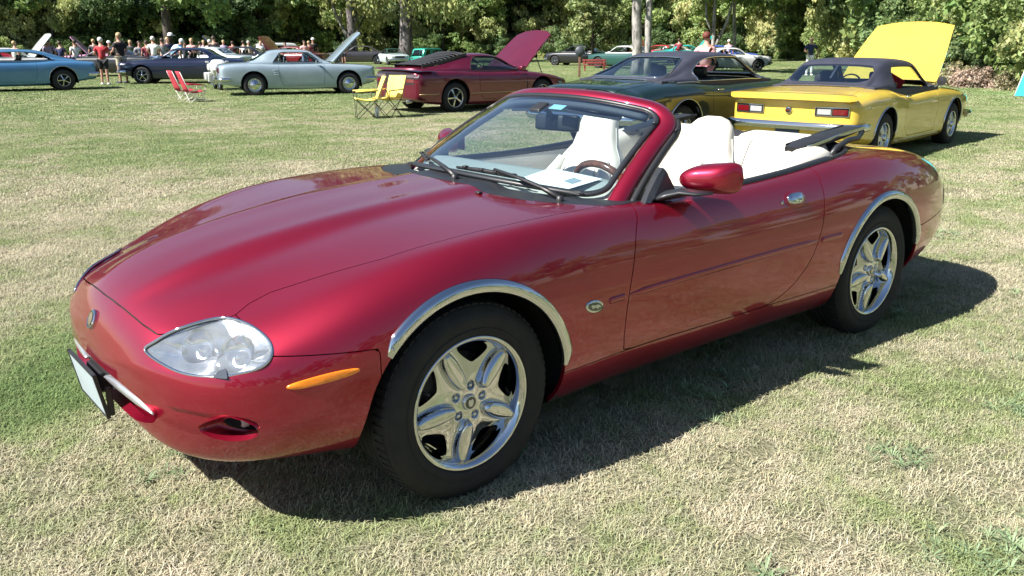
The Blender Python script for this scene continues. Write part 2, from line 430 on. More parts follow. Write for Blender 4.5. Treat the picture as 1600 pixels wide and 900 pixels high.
hero_lines = [(0.0, T(z0)), (.16, T(mixv(z0, z3, .04, .03))), (.25, T(mixv(z0, z3, .11, .06, .004))), (.33, T(mixv(z0, z3, .21, .52, -.006))),
    (.46, T(mixv(z0, z3, .44, .66, -.004))), (fr3, T(z3)), (fr4, T(z4)), (.962, T(z5)), (1.0, T(z6)), (.995, T(z7)), (.945, T(z8)), (.86, T(z9)), (0.0, T(zb))]
H = Loft(.925, -3.83, hero_lines, hero_w, nu=520, nv=120, su=6, sv=1.6, pole=.445)
# ---------------------------------------------------------------- hero convertible
hero = empty('convertible_car', (0, 0, 0), 0, 'crimson two-door convertible with its black roof folded down, nearest the camera', 'car')
WB = 2.588
def sym(pts): return pts+[(a, -b) for a, b in pts[::-1]]
HOODP = sym([(.852, .02), (.849, .13), (.843, .22), (.835, .32), (.822, .412), (.79, .458), (.735, .499), (.675, .527), (.635, .548), (.585, .533), (.516, .536), (.36, .605), (.198, .676), (0, .715), (-.271, .742), (-.5, .750), (-.70, .745),
    (-.675, .715), (-.60, .64), (-.53, .50), (-.497, .27), (-.488, .02)])
COCKP = sym([(-.60, .01), (-.61, .25), (-.65, .45), (-.73, .60), (-.82, .69), (-.92, .735), (-1.5, .745), (-2.0, .748), (-2.25, .742), (-2.45, .705), (-2.60, .62), (-2.70, .45), (-2.74, .01)])
COWLP = sym([(-.488, .02), (-.497, .27), (-.53, .50), (-.60, .64), (-.675, .715), (-.72, .745), (-.80, .755), (-.93, .74), (-.86, .66), (-.76, .55), (-.66, .3), (-.64, .01)])
HLP = smoothpoly([(.862, .405, .588), (.835, .425, .622), (.775, .470, .660), (.675, .528, .686), (.630, .610, .682), (.608, .700, .658), (.612, .748, .628), (.645, .757, .594), (.70, .72, .572), (.76, .665, .560), (.825, .560, .562)], 110)
nH = np.array([.62, .42, .66]); nH /= np.linalg.norm(nH); aH = np.cross([0, 0, 1], nH); aH /= np.linalg.norm(aH); bH = np.cross(nH, aH)
cH = HLP.mean(0)
def hl_g(P):
    Q = P*np.array([1, 1, 1]); Q = np.stack([Q[:, 0], np.abs(Q[:, 1]), Q[:, 2]], 1)-cH
    g = sdpoly(np.stack([Q@aH, Q@bH], 1), np.stack([(HLP-cH)@aH, (HLP-cH)@bH], 1))
    return np.where(np.abs(Q@nH) < .25, g, -1)
MOUTH = smoothpoly([(0, .472), (.2, .466), (.34, .450), (.43, .428), (.462, .405), (.44, .375), (.33, .350), (.2, .338), (0, .332), (-.2, .338), (-.33, .350), (-.44, .375), (-.462, .405), (-.43, .428), (-.34, .450), (-.2, .466)], 120)
def mouth_g(P): return np.where(P[:, 0] > .6, sdpoly(P[:, 1:3], MOUTH), -1)
FOG = smoothpoly([(.625, .405), (.665, .434), (.705, .446), (.738, .430), (.750, .402), (.735, .376), (.69, .366), (.642, .380)], 60)
def fog_g(P): return np.where(P[:, 0] > .5, sdpoly(np.stack([np.abs(P[:, 1]), P[:, 2]], 1), FOG), -1)
def arch_g(P):
    d = np.minimum(np.hypot(P[:, 0], P[:, 2]-.325)-.392, np.hypot(P[:, 0]+WB, P[:, 2]-.325)-.392)
    return np.maximum(d, .55-np.abs(P[:, 1]))
def plan_g(poly, zmin=.5):
    return lambda P: np.where(P[:, 2] > zmin, sdpoly(P[:, :2], poly), -1)
def side_g(poly, ymin=.4):
    return lambda P: np.where(np.abs(P[:, 1]) > ymin, sdpoly(P[:, [0, 2]], poly), -1)
BUMP = [(.34, -1), (.34, .604), (.63, .616), (.645, .9), (1.2, .9), (1.2, -1)]
DOOR = smoothpoly([(-.83, 1.2), (-.83, .90), (-.775, .78), (-.722, .62), (-.70, .47), (-.704, .375), (-.74, .350), (-1.0, .345), (-1.5, .337), (-1.66, .345), (-1.80, .40), (-1.92, .50), (-1.985, .62), (-2.02, .74), (-2.035, .84), (-2.04, 1.2)], 150)
SILL = [(-.30, .0), (-.30, .345), (-.72, .347), (-1.0, .345), (-1.5, .337), (-2.4, .337), (-2.4, 0)]
RBUMP = [(-2.90, -1), (-2.90, .52), (-3.3, .545), (-3.9, .56), (-4.2, -1)]
TRUNK = sym([(-2.80, .01), (-2.78, .3), (-2.74, .52), (-2.85, .60), (-3.2, .60), (-3.55, .52), (-3.72, .38), (-3.755, .01)])
# work the surface into panels
B = H.grid()
# shallow scoop that leads into the fog lamp inlet
ayy = np.abs(B.P[:, 1]); dq = np.clip(1-(((ayy-.60)/.19)**2+((B.P[:, 2]-.422)/.040)**2), 0, 1)*(B.P[:, 0] > .5)
B.P = B.P-B.N*(dq*.026)[:, None]
hero_inner = B.offset(-.03)
B = B.clip(arch_g(B.P)); B = B.clip(-mouth_g(B.P)); B = B.clip(-fog_g(B.P))
hl_in, B = B.split(hl_g, .004)
B = B.clip(-plan_g(COCKP, .75)(B.P))
cowl, B = B.split(plan_g(COWLP, .7), .004)
hood, B = B.split(plan_g(HOODP, .55), .0035)
trunk, B = B.split(plan_g(TRUNK, .6), .004)
under = B.clip(.218-B.P[:, 2]); B = B.clip(B.P[:, 2]-.218)
bump_, B = B.split(side_g(BUMP, -1), .003)
rb, B = B.split(side_g(RBUMP, -1), .005)
door, B = B.split(side_g(DOOR), .0045)
sill, B = B.split(side_g(SILL), .004)
fend, quart = B.split(lambda P: P[:, 0]+.95, .006)
def lr(M, name, **k):
    for sg in (1, -1): yield panel(name, M.clip(sg*M.P[:, 1]), RED, hero, **k)
panel('hood', hood, RED, hero, .018); panel('front_bumper', bump_, RED, hero, .03); panel('trunk_lid', trunk, RED, hero); panel('rear_bumper', rb, RED, hero)
panel('underbody', under, DARK, hero, 0)
hdoors = list(lr(door, 'door')); list(lr(fend, 'front_fender')); list(lr(quart, 'rear_quarter_panel')); list(lr(sill, 'sill'))
panel('cowl_panel', cowl, TRIM, hero, .02)
# black inner shell so that seams and inlets read dark
I = hero_inner
I = I.clip(np.maximum(np.minimum(np.hypot(I.P[:, 0], I.P[:, 2]-.325)-.43, np.hypot(I.P[:, 0]+WB, I.P[:, 2]-.325)-.43), .50-np.abs(I.P[:, 1])))
I = I.clip(-plan_g(COCKP, .72)(I.P)); g = plan_g([(x*1.0, y*1.06) for x, y in COCKP], .6)(I.P); I = I.clip(-g)
I = I.clip(-(hl_g(I.P)+.01)); I = I.clip(-(mouth_g(I.P)+.015)); I = I.clip(-(fog_g(I.P)+.01))
panel('inner_shell', I, DARK, hero, 0)
# wheel wells
for cx in (0, -WB):
    for sg in (1, -1):
        P = []; F = []; n = 28
        a = np.linspace(-.25, math.pi+.25, n)
        for k, (r, yy) in enumerate([(.394, .872), (.42, .84), (.43, .5), (.2, .48), (.01, .48)]):
            for t in a:
                x, z = cx+r*math.cos(t), .325+r*math.sin(t)
                P.append((x, sg*(min(yy, H.side(x, max(z, .25))-.012) if yy > .6 else yy), z))
        for k in range(4):
            for i in range(n-1): F.append((k*n+i, k*n+i+1, (k+1)*n+i+1, (k+1)*n+i))
        mk('wheel_well', P, F, DARK, hero)
# chrome wheel arch trims hugging the surface
def arch_trim(cx, a0, a1, sg, r0=.388, r1=.430, parent=None, S=H, cz=.325, m=CHROME, name='wheel_arch_trim'):
    P = []; F = []; n = 72; prof = [(r0-.002, -.022), (r0-.003, -.002), (r0, .006), (r0+(r1-r0)*.25, .012), (r0+(r1-r0)*.55, .0135), (r0+(r1-r0)*.82, .009), (r1, .001), (r1, -.004)]
    for i in range(n+1):
        u = i/n; t = R_(a0+(a1-a0)*u); e = min(1, min(u, 1-u)*14+.25); e = e**.6
        for r, o in prof:
            r_ = r0+(r-r0)*(e if r > r0 else 1); x, z = cx+r_*math.cos(t), cz+r_*math.sin(t)
            p, nn = S.pside(x, z, o*e if o > 0 else o, sg); P.append(p)
    m_ = len(prof)
    for i in range(n):
        for k in range(m_-1):
            f = (i*m_+k, i*m_+k+1, (i+1)*m_+k+1, (i+1)*m_+k); F.append(f if sg > 0 else f[::-1])
    return mk(name, P, F, m, parent)
for sg in (1, -1):
    tr_ = arch_trim(0, 38.5, 172, sg, parent=hero); arch_trim(-WB, 10, 165, sg, parent=hero)
    # two small fixing screws at the front tip
    p, n_ = H.pside(.408*math.cos(R_(42)), .325+.408*math.sin(R_(42)), .012, sg)
    mk('screw', *lathe([(.0001, .003), (.004, .002), (.005, 0)], 10, 1, tuple(p)), CHROME, tr_)
# ---- wheels
def fancy_wheel(name, parent):
    w = bpy.data.objects.new(name, None); COL.objects.link(w); w.parent = parent
    R, yo, yi = .336, .0, -.235
    prof = [(.222, yo-.012), (.232, yo-.006), (.236, yo-.001), (.244, yo+.002), (.252, yo+.0035), (.257, yo+.0035), (.259, yo+.001), (.262, yo+.001), (.275, yo+.004), (.292, yo+.004), (.306, yo-.001), (.316, yo-.008), (.3175, yo-.010), (.319, yo-.010), (.326, yo-.016), (R-.004, yo-.026),
            (R-.001, yo-.040), (R, yo-.06)]
    for g in (.065, .105, .13, .17):   # circumferential grooves
        prof += [(R, yo-g+.006), (R-.008, yo-g+.004), (R-.008, yo-g-.004), (R, yo-g-.006)]
    prof += [(R, yi+.05), (R-.004, yi+.026), (.319, yi+.010), (.292, yi-.004), (.26, yi), (.222, yi+.012)]
    mk('tyre', *lathe(prof, 96), RUBBER, w, sharp=30)
    # tread blocks on the shoulder
    P = []; F = []
    for i in range(72):
        a = 2*math.pi*i/72
        for y0 in (yo-.045, ):
            c = np.array([math.cos(a)*(R+.001), y0, math.sin(a)*(R+.001)]); t = np.array([-math.sin(a), 0, math.cos(a)]); rr = np.array([math.cos(a), 0, math.sin(a)])
            q = [c+t*s*.010+np.array([0, u*.022, 0])-rr*(.0045 if u > 0 else 0)+rr*h for h in (-.006, .003) for s in (-1, 1) for u in (-1, 1)]
            k = len(P); P += q; F += [tuple(k+v for v in f) for f in [(0, 1, 3, 2), (4, 6, 7, 5), (0, 4, 5, 1), (2, 3, 7, 6), (0, 2, 6, 4), (1, 5, 7, 3)]]
    mk('tread', P, F, RUBBER, w, smooth=False)
    rim = mk('rim', *lathe([(.20, yi+.02), (.196, yo-.12), (.199, yo-.055), (.203, yo-.035), (.2075, yo-.022), (.213, yo-.010), (.2205, yo-.003), (.2265, yo-.001), (.2300, yo-.003), (.2325, yo-.008), (.232, yo-.014)], 96), CHROME, w)
    # spoke face: polar grid with five raised fingers and five windows
    nr, na = 64, 400
    rr = np.linspace(.028, .2075, nr); aa = np.linspace(0, 2*np.pi, na, endpoint=False)
    Rg, A = np.meshgrid(rr, aa, indexing='ij'); A0 = np.radians(64)
    ph = (A-A0+np.pi/5) % (2*np.pi/5)-np.pi/5
    d = Rg*np.sin(ph); along = Rg*np.cos(ph)
    hw = .031*np.sqrt(np.clip(1-((along-.137)/.077)**2, 0, 1))+1e-5
    fin = np.clip(1-np.abs(d/hw)**3.2, 0, 1)**.5*np.minimum(1, hw/.018)
    base = yo-.026-.022*((Rg-.06)/.147)*(Rg > .06)+.004*np.cos(5*(A-A0))*(Rg > .1)*(Rg-.1)/.1
    groove = np.exp(-((np.abs(d)-hw-.002)/.003)**2)*(along > .06)*(along < .212)
    Yf = base+.029*fin-.0015*groove
    # lug pockets
    for k in range(5):
        t = A0+np.pi/5+k*2*np.pi/5; dd = np.hypot(Rg*np.cos(A)-.057*math.cos(t), Rg*np.sin(A)-.057*math.sin(t)); Yf = Yf-.014/(1+np.exp((dd-.0135)/.0009))
    P = np.stack([Rg*np.cos(A), Yf, Rg*np.sin(A)], 2)
    du = np.gradient(P, axis=0); dv = (np.roll(P, -1, 1)-np.roll(P, 1, 1)); N = np.cross(dv, du); N /= np.linalg.norm(N, axis=2, keepdims=True)
    if N[nr//2, 0, 1] < 0: N = -N
    idx = np.arange(nr*na).reshape(nr, na); a = idx[:-1].ravel(); b = idx[1:].ravel(); c = np.roll(idx, -1, 1)[1:].ravel(); dd = np.roll(idx, -1, 1)[:-1].ravel()
    F = np.concatenate([np.stack([a, c, b], 1), np.stack([a, dd, c], 1)])
    M = Mesh(P.reshape(-1, 3), N.reshape(-1, 3), F)
    ph2 = ((A-A0) % (2*np.pi/5)-np.pi/5).ravel(); rv = Rg.ravel()
    hx, hy = rv*np.cos(ph2), rv*np.sin(ph2)
    g = sdpoly(np.stack([hx, hy], 1), smoothpoly([(.134, 0), (.142, .020), (.156, .042), (.173, .061), (.186, .060), (.198, .040), (.2025, 0), (.198, -.040), (.186, -.060), (.173, -.061), (.156, -.042), (.142, -.020)], 60))
    M = M.clip(-g)
    panel('spoke_face', M, CHROME, w, .03)
    for k in range(5):
        t = A0+np.pi/5+k*2*np.pi/5; cx, cz = .057*math.cos(t), .057*math.sin(t)
        mk('lug_nut', *lathe([(.0001, .004), (.005, .0035), (.008, .001), (.0085, -.012)], 6, 1, (cx, yo-.030, cz)), ALLOY, w, smooth=False)
    cap = mk('centre_cap', *lathe([(.0215, .006), (.0235, .0065), (.026, .004), (.029, -.004), (.031, -.016)], 40, 1, (0, yo-.022, 0)), CHROME, w)
    mk('emblem', *lathe([(.0001, .0068), (.012, .0066), (.0215, .0055)], 32, 1, (0, yo-.022, 0)), plain('dark green enamel', (.02, .035, .03), .2, coat=1.) if 'dark green enamel' not in MATS else MATS['dark green enamel'], cap)
    P, F = [], []
    cat = smoothpoly([(-.010, .004), (-.006, .012), (0, .009), (.006, .012), (.010, .004), (.009, -.005), (.005, -.012), (-.005, -.012), (-.009, -.005)], 40)
    for x, z in cat: P.append((x, yo-.0145, z))
    P.append((0, yo-.0125, 0)); F = [(i, (i+1) % len(cat), len(cat)) for i in range(len(cat))]
    mk('emblem_face', P, F, SILVER, cap)
    mk('brake_disc', *lathe([(.0001, -.075), (.06, -.075), (.07, -.095), (.155, -.095), (.155, -.115), (.05, -.12)], 40), plain('brake steel', (.06, .055, .05), .5, .8) if 'brake steel' not in MATS else MATS['brake steel'], w)
    mk('rim_back', *lathe([(.0001, -.15), (.19, -.14)], 32), DARK, w)
    mk('valve', *tube([(.188*math.cos(.42), yo-.035, .188*math.sin(.42)), (.180*math.cos(.42), yo-.012, .180*math.sin(.42))], .004), BLACKP, w)
    return w
wh = fancy_wheel('wheel', hero); wh.location = (0, .872, .332)
for x, y, rz in ((-WB, .870, 0), (0, -.872, math.pi), (-WB, -.870, math.pi)):
    c = copy_tree(wh, hero); c.location = (x, y, .332); c.rotation_euler = (0, R_(4 if x else 0), rz)
# ---- headlights
for sg in (1, -1):
    h = hl_in.clip(sg*hl_in.P[:, 1])
    hl = bpy.data.objects.new('headlight', None); COL.objects.link(hl); hl.parent = hero
    mk('lens', h.offset(-.003).P, h.F, LENS, hl, N=h.N)
    out = HLP*np.array([1, sg, 1])
    ctr = out.mean(0)
    pth = ctr+(out-ctr)*.985
    mk('bezel', *sweep(pth, circ(.0045, 8), closed=True, up=tuple(nH*np.array([1, sg, 1]))), CHROME, hl)
    pth2 = ctr+(out-ctr)*.975-nH*np.array([1, sg, 1])*.004
    mk('seal', *sweep(pth2, [(-.003, -.004), (.003, -.004), (.003, .003), (-.003, .003)], closed=True, up=tuple(nH*np.array([1, sg, 1]))), TRIM, hl)
    # deep reflector bowl in facets
    P = []; F = []; nn = len(out); depth = [0.004, .03, .055, .075, .085]; sc = [.97, .90, .74, .5, .2]
    nv = nH*np.array([1, sg, 1])
    for k in range(5):
        for i, q in enumerate(out):
            wob = 1+.05*math.sin(i*2*math.pi/nn*9)*(k in (1, 2, 3)); P.append(ctr+(q-ctr)*sc[k]*wob-nv*depth[k])
    P.append(ctr-nv*.088)
    for k in range(4):
        for i in range(nn): F.append((k*nn+i, k*nn+(i+1) % nn, (k+1)*nn+(i+1) % nn, (k+1)*nn+i))
    for i in range(nn): F.append((4*nn+i, 4*nn+(i+1) % nn, 5*nn))
    mk('reflector', P, F, HLREF if 'HLREF' in globals() else globals().setdefault('HLREF', plain('lamp reflector', (.80, .82, .85), .22, 1., .06, bmp=.5, bs=25)), hl)
    # two lamp bowls behind the lens
    for (u, v, r) in ((-.070, .004, .052), (.060, -.006, .058)):
        c0 = ctr+aH*np.array([1, sg, 1])*u+bH*np.array([1, sg, 1])*v-nv*.03
        P, F = [], []; n = 28
        ax1 = aH*np.array([1, sg, 1]); ax2 = bH*np.array([1, sg, 1])
        prof = [(r, .016), (r*.97, .014), (r*.86, -.002), (r*.6, -.018), (r*.3, -.024), (r*.28, -.004), (r*.12, .004), (.001, .005)]
        for i in range(n):
            t = 2*math.pi*i/n
            for q, hgt in prof: P.append(c0+(ax1*math.cos(t)+ax2*math.sin(t))*q+nv*hgt)
        m_ = len(prof)
        for i in range(n):
            for k in range(m_-1): F.append((i*m_+k, i*m_+k+1, ((i+1) % n)*m_+k+1, ((i+1) % n)*m_+k))
        mk('lamp_bowl', P, F, CHROME, hl)
    # grey fixing tab at the lower edge
    tb = np.array([.745, .685, .562]); tb = tb*np.array([1, sg, 1])+nv*.004
    ax1 = aH*np.array([1, sg, 1]); ax2 = bH*np.array([1, sg, 1])
    tabp = smoothpoly([(-.026, -.002), (-.020, .012), (-.012, .028), (0, .033), (.012, .028), (.020, .012), (.026, -.002), (0, -.004)], 40)
    P = [tb+ax1*a*.85+ax2*b*.85 for a, b in tabp]+[tb+ax1*a*.85+ax2*b*.85-nv*.012 for a, b in tabp]; n = len(tabp)
    mk('fixing_tab', P, [tuple(range(n))]+[(i, i+n, (i+1) % n+n, (i+1) % n) for i in range(n)], plain('grey lamp tab', (.06, .07, .09), .85, spec=.05), hl, smooth=False)
# ---- surface fitted details
def decal(polyxz, off, name, m, parent, sg=1, th=.004, S=H):
    """thin raised piece following the side surface; outline in (x, z)"""
    poly = np.asarray(polyxz); c = poly.mean(0); P = []; F = []; n = len(poly)
    for k, (s, o) in enumerate(((1, -.003), (1, off*.5), (.94, off), (.6, off+th*.3), (.001, off+th*.35))):
        for q in poly: x, z = c+(q-c)*s; P.append(S.pside(x, z, o, sg)[0])
    for k in range(4):
        for i in range(n):
            f = (k*n+i, k*n+(i+1) % n, (k+1)*n+(i+1) % n, (k+1)*n+i); F.append(f)
    return mk(name, P, F, m, parent, sharp=50)
for sg in (1, -1):
    decal(smoothpoly([(.604, .531), (.58, .542), (.50, .556), (.43, .560), (.404, .555), (.42, .543), (.50, .530), (.58, .522)], 48), .005, 'side_marker_lamp', AMBER, hero, sg)
    # crest on the fender: oval ring, dark green field, leaping cat relief
    oval = [(-.522+.047*math.cos(t), .567+.024*math.sin(t)+.008*math.cos(t)) for t in np.linspace(0, 2*math.pi, 36, endpoint=False)]
    bd = decal(oval, .004, 'fender_badge', CHROME, hero, sg)
    ov2 = [(-.522+.038*math.cos(t), .567+.0165*math.sin(t)+.0065*math.cos(t)) for t in np.linspace(0, 2*math.pi, 36, endpoint=False)]
    decal(ov2, .0068, 'badge_field', plain('badge green', (.02, .05, .03), .2, coat=1.), bd, sg, .001)
    catp = [(.018, .002), (.012, .005), (.004, .004), (-.008, .006), (-.017, .003), (-.019, -.001), (-.012, .001), (-.008, -.004), (-.011, -.006), (-.005, -.004), (.003, 0), (.009, -.001), (.013, -.005), (.014, 0)]
    decal([(-.522+a*1.5, .567+b*1.5+a*.25) for a, b in catp], .0082, 'badge_cat', SILVER, bd, sg, .0005)
    # protective moulding: fender stub, door, quarter stub
    def mould(x0, x1, z0_, z1_, nm_='side_moulding', t0=1, t1=1, par=None):
        P = []; F = []; n = 40
        for i in range(n+1):
            u = i/n; x = x0+(x1-x0)*u; z = z0_+(z1_-z0_)*u; e = min(1, u*n/3+.2*t0) * min(1, (1-u)*n/3+.2*t1); h = .0135
            if nm_ == 'x': pass
            for a, o in ((-1, -.001), (-.85, .003), (-.3, .006), (.3, .0065), (.8, .004), (1, -.001)): P.append(H.pside(x, z+a*h*e, o*e, sg)[0])
        for i in range(n):
            for k in range(5): f = (i*6+k, i*6+k+1, (i+1)*6+k+1, (i+1)*6+k); F.append(f if sg < 0 else f[::-1])
        return mk(nm_, P, F, RED, par or hero)
    mould(-.60, -.69, .5695, .571); mould(-.708, -1.972, .571, .590); mould(-1.99, -2.17, .590, .593)
    # door handle: recessed cup with chrome flap
    cx, cz = -1.815, .797
    hd = decal([(cx+.078*math.cos(t), cz+.036*math.sin(t)) for t in np.linspace(0, 2*math.pi, 32, endpoint=False)], .002, 'door_handle', RED, hdoors[0 if sg > 0 else 1], sg, .001)
    decal([(cx+.056*np.sign(math.cos(t))*abs(math.cos(t))**.7, cz+.024*np.sign(math.sin(t))*abs(math.sin(t))**.75) for t in np.linspace(0, 2*math.pi, 40, endpoint=False)], .011, 'handle_flap', CHROME, hd, sg, .012)
# round crest on the nose
P = []; c, n0 = H.ptop(.901, 0, .003)
tx = np.array([n0[2], 0, -n0[0]]); ty = np.array([0, 1., 0])
def ndisc(rx, ry, h): return [c+tx*rx*math.cos(t)+ty*ry*math.sin(t)+n0*(h-.5*(ry*math.sin(t))**2/.6) for t in np.linspace(0, 2*math.pi, 36, endpoint=False)]
P = ndisc(.033, .033, -.004)+ndisc(.033, .033, .004)+ndisc(.028, .028, .006)+ndisc(.026, .026, .003)+[c+n0*.003]
F = [(k*36+i, k*36+(i+1) % 36, (k+1)*36+(i+1) % 36, (k+1)*36+i) for k in range(3) for i in range(36)]+[(108+i, 108+(i+1) % 36, 144) for i in range(36)]
nb = mk('nose_badge', P, F, CHROME, hero, sharp=40)
P = ndisc(.021, .018, .006)+[c+n0*.010]
mk('emblem_face', P, [(i, (i+1) % 36, 36) for i in range(36)], plain('emblem brass', (.30, .24, .16), .3, .7), nb)
# mouth: lip returns to a dark cavity, splitter bar, plate
lip = []
def nose_x(y, z):
    k = np.argsort((H_front[:, 1]-abs(y))**2+(H_front[:, 2]-z)**2)[:4]; w = 1/(((H_front[k, 1]-abs(y))**2+(H_front[k, 2]-z)**2)**.5+1e-4); return float((H_front[k, 0]*w).sum()/w.sum())
gg = H.grid().P; H_front = gg[(gg[:, 0] > .55) & (gg[:, 1] >= 0)]
P = []; F = []; n = len(MOUTH)
for k, (s, dx) in enumerate(((1, 0), (.99, -.02), (.93, -.06), (.86, -.12), (.80, -.17))):
    for y, z in MOUTH: P.append((nose_x(y, z)+dx, y*s, .405+(z-.405)*s))
for k in range(4):
    for i in range(n): F.append((k*n+i, k*n+(i+1) % n, (k+1)*n+(i+1) % n, (k+1)*n+i))
mk('mouth_surround', P, F, RED, hero, fm=[0 if (k < 3) else 1 for k in range(4) for i in range(n)], mats=[DARK])
P = [(nose_x(y, z)-.16, y*.82, .405+(z-.405)*.82) for y, z in MOUTH]; mk('grille_backing', P, [tuple(range(n))], DARK, hero, smooth=False)
P = []; F = []
gr = []
for k in range(9):
    z = .350+k*.0135; w_ = .36-.06*abs(k-4)/4; pth = [(nose_x(y, z)-.125, y, z) for y in np.linspace(-w_, w_, 15)]; gr.append(tube(pth, .0022, 4))
for k in range(34):
    y = -.35+k*.0212; gr.append(tube([(nose_x(y, .40)-.125, y, .345), (nose_x(y, .40)-.125, y, .465)], .0018, 4))
mk('mesh_grille', *join(*gr), BLACKP, hero)
for sg in (1, -1):
    ys = np.linspace(.11, .445, 24); pth = [(nose_x(y, .42)-.018, sg*y, .432-.028*((y-.11)/.335)**2) for y in ys]
    mk('splitter_bar', *sweep(pth, circ(.016, 10, .016), scale=[(1, max(.15, math.sin(math.pi*min(1, (i+1.5)/9)/2)*min(1, (24.5-i)/8))) for i in range(24)], up=(0, 0, 1)), SILVER, hero)
mk('splitter_centre', *box((.885, 0, .425), (.04, .24, .05), .012), BLACKP, hero)
plate = bpy.data.objects.new('license_plate', None); COL.objects.link(plate); plate.parent = hero
PT, PB = np.array([.955, 0, .455]), np.array([.930, 0, .310])
def pq(y, v, o=0): 
    q = PB+(PT-PB)*v; nrm = np.array([.984, 0, -.177]); return q+np.array([0, y, 0])+nrm*o
PLATE = plain('license plate enamel', (.36, .43, .47), .35, 0, .06)
P = [pq(a, b, o) for o in (0, .003) for a, b in ((-.154, 0), (.154, 0), (.154, 1), (-.154, 1))]
mk('plate_sheet', P, [(4, 5, 6, 7), (3, 2, 1, 0), (0, 1, 5, 4), (1, 2, 6, 5), (2, 3, 7, 6), (3, 0, 4, 7)], PLATE, plate, smooth=False)
fr = []
for a0, b0, a1, b1 in ((-.158, -.03, .158, .02), (-.158, .98, .158, 1.04), (-.160, -.03, -.148, 1.04), (.148, -.03, .160, 1.04)):
    P = [pq(a, b, o) for o in (-.006, .005) for a, b in ((a0, b0), (a1, b0), (a1, b1), (a0, b1))]; fr.append((P, [(4, 5, 6, 7), (3, 2, 1, 0), (0, 1, 5, 4), (1, 2, 6, 5), (2, 3, 7, 6), (3, 0, 4, 7)]))
mk('plate_frame', *join(*fr), BLACKP, plate, smooth=False)
mk('plate_bracket', *join(box((.905, 0, .40), (.04, .16, .07), .01), box((.918, .150, .36), (.02, .008, .10), .003)), BLACKP, plate, smooth=False)
# fog lamp bowls
for sg in (1, -1):
    P = []; F = []; n = len(FOG); cf = FOG.mean(0)
    for k, (s, dx) in enumerate(((1, 0), (.96, -.02), (.9, -.05), (.8, -.075), (.01, -.08))):
        for y, z in FOG: P.append((nose_x(y, z)+dx, sg*(cf[0]+(y-cf[0])*s-.15*abs(dx)), cf[1]+(z-cf[1])*s))
    for k in range(4):
        for i in range(n): F.append((k*n+i, k*n+(i+1) % n, (k+1)*n+(i+1) % n, (k+1)*n+i))
    mk('fog_lamp_inlet', P, F, RED, hero, fm=[0 if k < 3 else 1 for k in range(4) for i in range(n)], mats=[DARK])
    mk('fog_lamp', *lathe([(.0001, .0), (.016, -.001), (.020, -.006), (.021, -.02)], 24, 0, (nose_x(.69, .41)-.055, sg*.672, .409)), WHITEL, hero)
    x_, z_ = -3.2, .58
HEADM = plain('dark header lining', (.05, .055, .07), .7)
# ---- windscreen
def ws_pt(s, t):
    """s -1..1 across, t 0..1 bottom to header, on the curved glass"""
    yb, yt = .672*s, .560*s
    b = np.array([-.57-.235*abs(s)**2.4, yb, .925-.048*abs(s)**2.2]); tp = np.array([-1.175-.120*abs(s)**2.6, yt, 1.242-.062*abs(s)**2.4])
    p = b*(1-t)+tp*t; c = 4*t*(1-t)*.018; return p+np.array([c*.5, 0, c*.8])
def ws_n(s, t):
    e = .004; a = ws_pt(s+e, t)-ws_pt(s-e, t); b = ws_pt(s, t+e)-ws_pt(s, t-e); n = np.cross(a, b); n /= np.linalg.norm(n); return n if n[2] > 0 else -n
def ring_pts(inset, bottom=True, r=.13, n=90):
    """rounded-rectangle path on the glass, inset in metres"""
    W, Hh = .70, .70
    w = W-inset; h0, h1 = inset, Hh-inset
    pts = []
    def arc(cx, cy, a0, a1, rr, k=12): return [(cx+rr*math.cos(a), cy+rr*math.sin(a)) for a in np.linspace(a0, a1, k)]
    rt = max(.02, r-inset)
    if bottom:
        rb_ = max(.02, .10-inset)
        for u in np.linspace(-w+rb_, w-rb_, 24): pts.append((u, h0))
        pts += arc(w-rb_, h0+rb_, -math.pi/2, 0, rb_)
    else: pts += [(w, -.02)]
    for v in np.linspace(h0+.12, h1-rt, 14): pts.append((w, v))
    pts += arc(w-rt, h1-rt, 0, math.pi/2, rt)
    for u in np.linspace(w-rt, -w+rt, 30)[1:-1]: pts.append((u, h1))
    pts += arc(-w+rt, h1-rt, math.pi/2, math.pi, rt)
    for v in np.linspace(h1-rt, h0+.12, 14): pts.append((-w, v))
    if bottom: pts += arc(-w+rb_, h0+rb_, math.pi, 1.5*math.pi, rb_)
    else: pts += [(-w, -.02)]
    return [(u/W, v/Hh) for u, v in pts]
def on_ws(st, off=0.): return np.array([ws_pt(s, t)+ws_n(s, t)*off for s, t in st]), [ws_n(s, t) for s, t in st]
# glass pane
ws = bpy.data.objects.new('windscreen', None); COL.objects.link(ws); ws.parent = hero
nu_, nv_ = 40, 20
P = [ws_pt(-1+2*i/nu_, j/nv_) for i in range(nu_+1) for j in range(nv_+1)]
F = [(i*(nv_+1)+j, (i+1)*(nv_+1)+j, (i+1)*(nv_+1)+j+1, i*(nv_+1)+j+1) for i in range(nu_) for j in range(nv_)]
st = np.array([((-1+2*i/nu_)*.70, j/nv_*.70) for i in range(nu_+1) for j in range(nv_+1)])
inner = np.array([(a*.70, b*.70) for a, b in ring_pts(.012)])
Nn = [ws_n(-1+2*i/nu_, j/nv_) for i in range(nu_+1) for j in range(nv_+1)]
G = Mesh(P, Nn, [(a, b, c) for a, b, c, d in F]+[(a, c, d) for a, b, c, d in F]); G = G.clip(sdpoly(st, inner))
mk('glass_pane', G.P, G.F, GLASS, ws, N=G.N)
p1, n1 = on_ws(ring_pts(.022), .003)
mk('gasket', *sweep(p1, [(-.012, -.006), (-.010, .004), (.008, .004), (.012, -.006)], closed=True, ups=n1), TRIM, ws)
p2, n2 = on_ws(ring_pts(-.026, False), -.006)
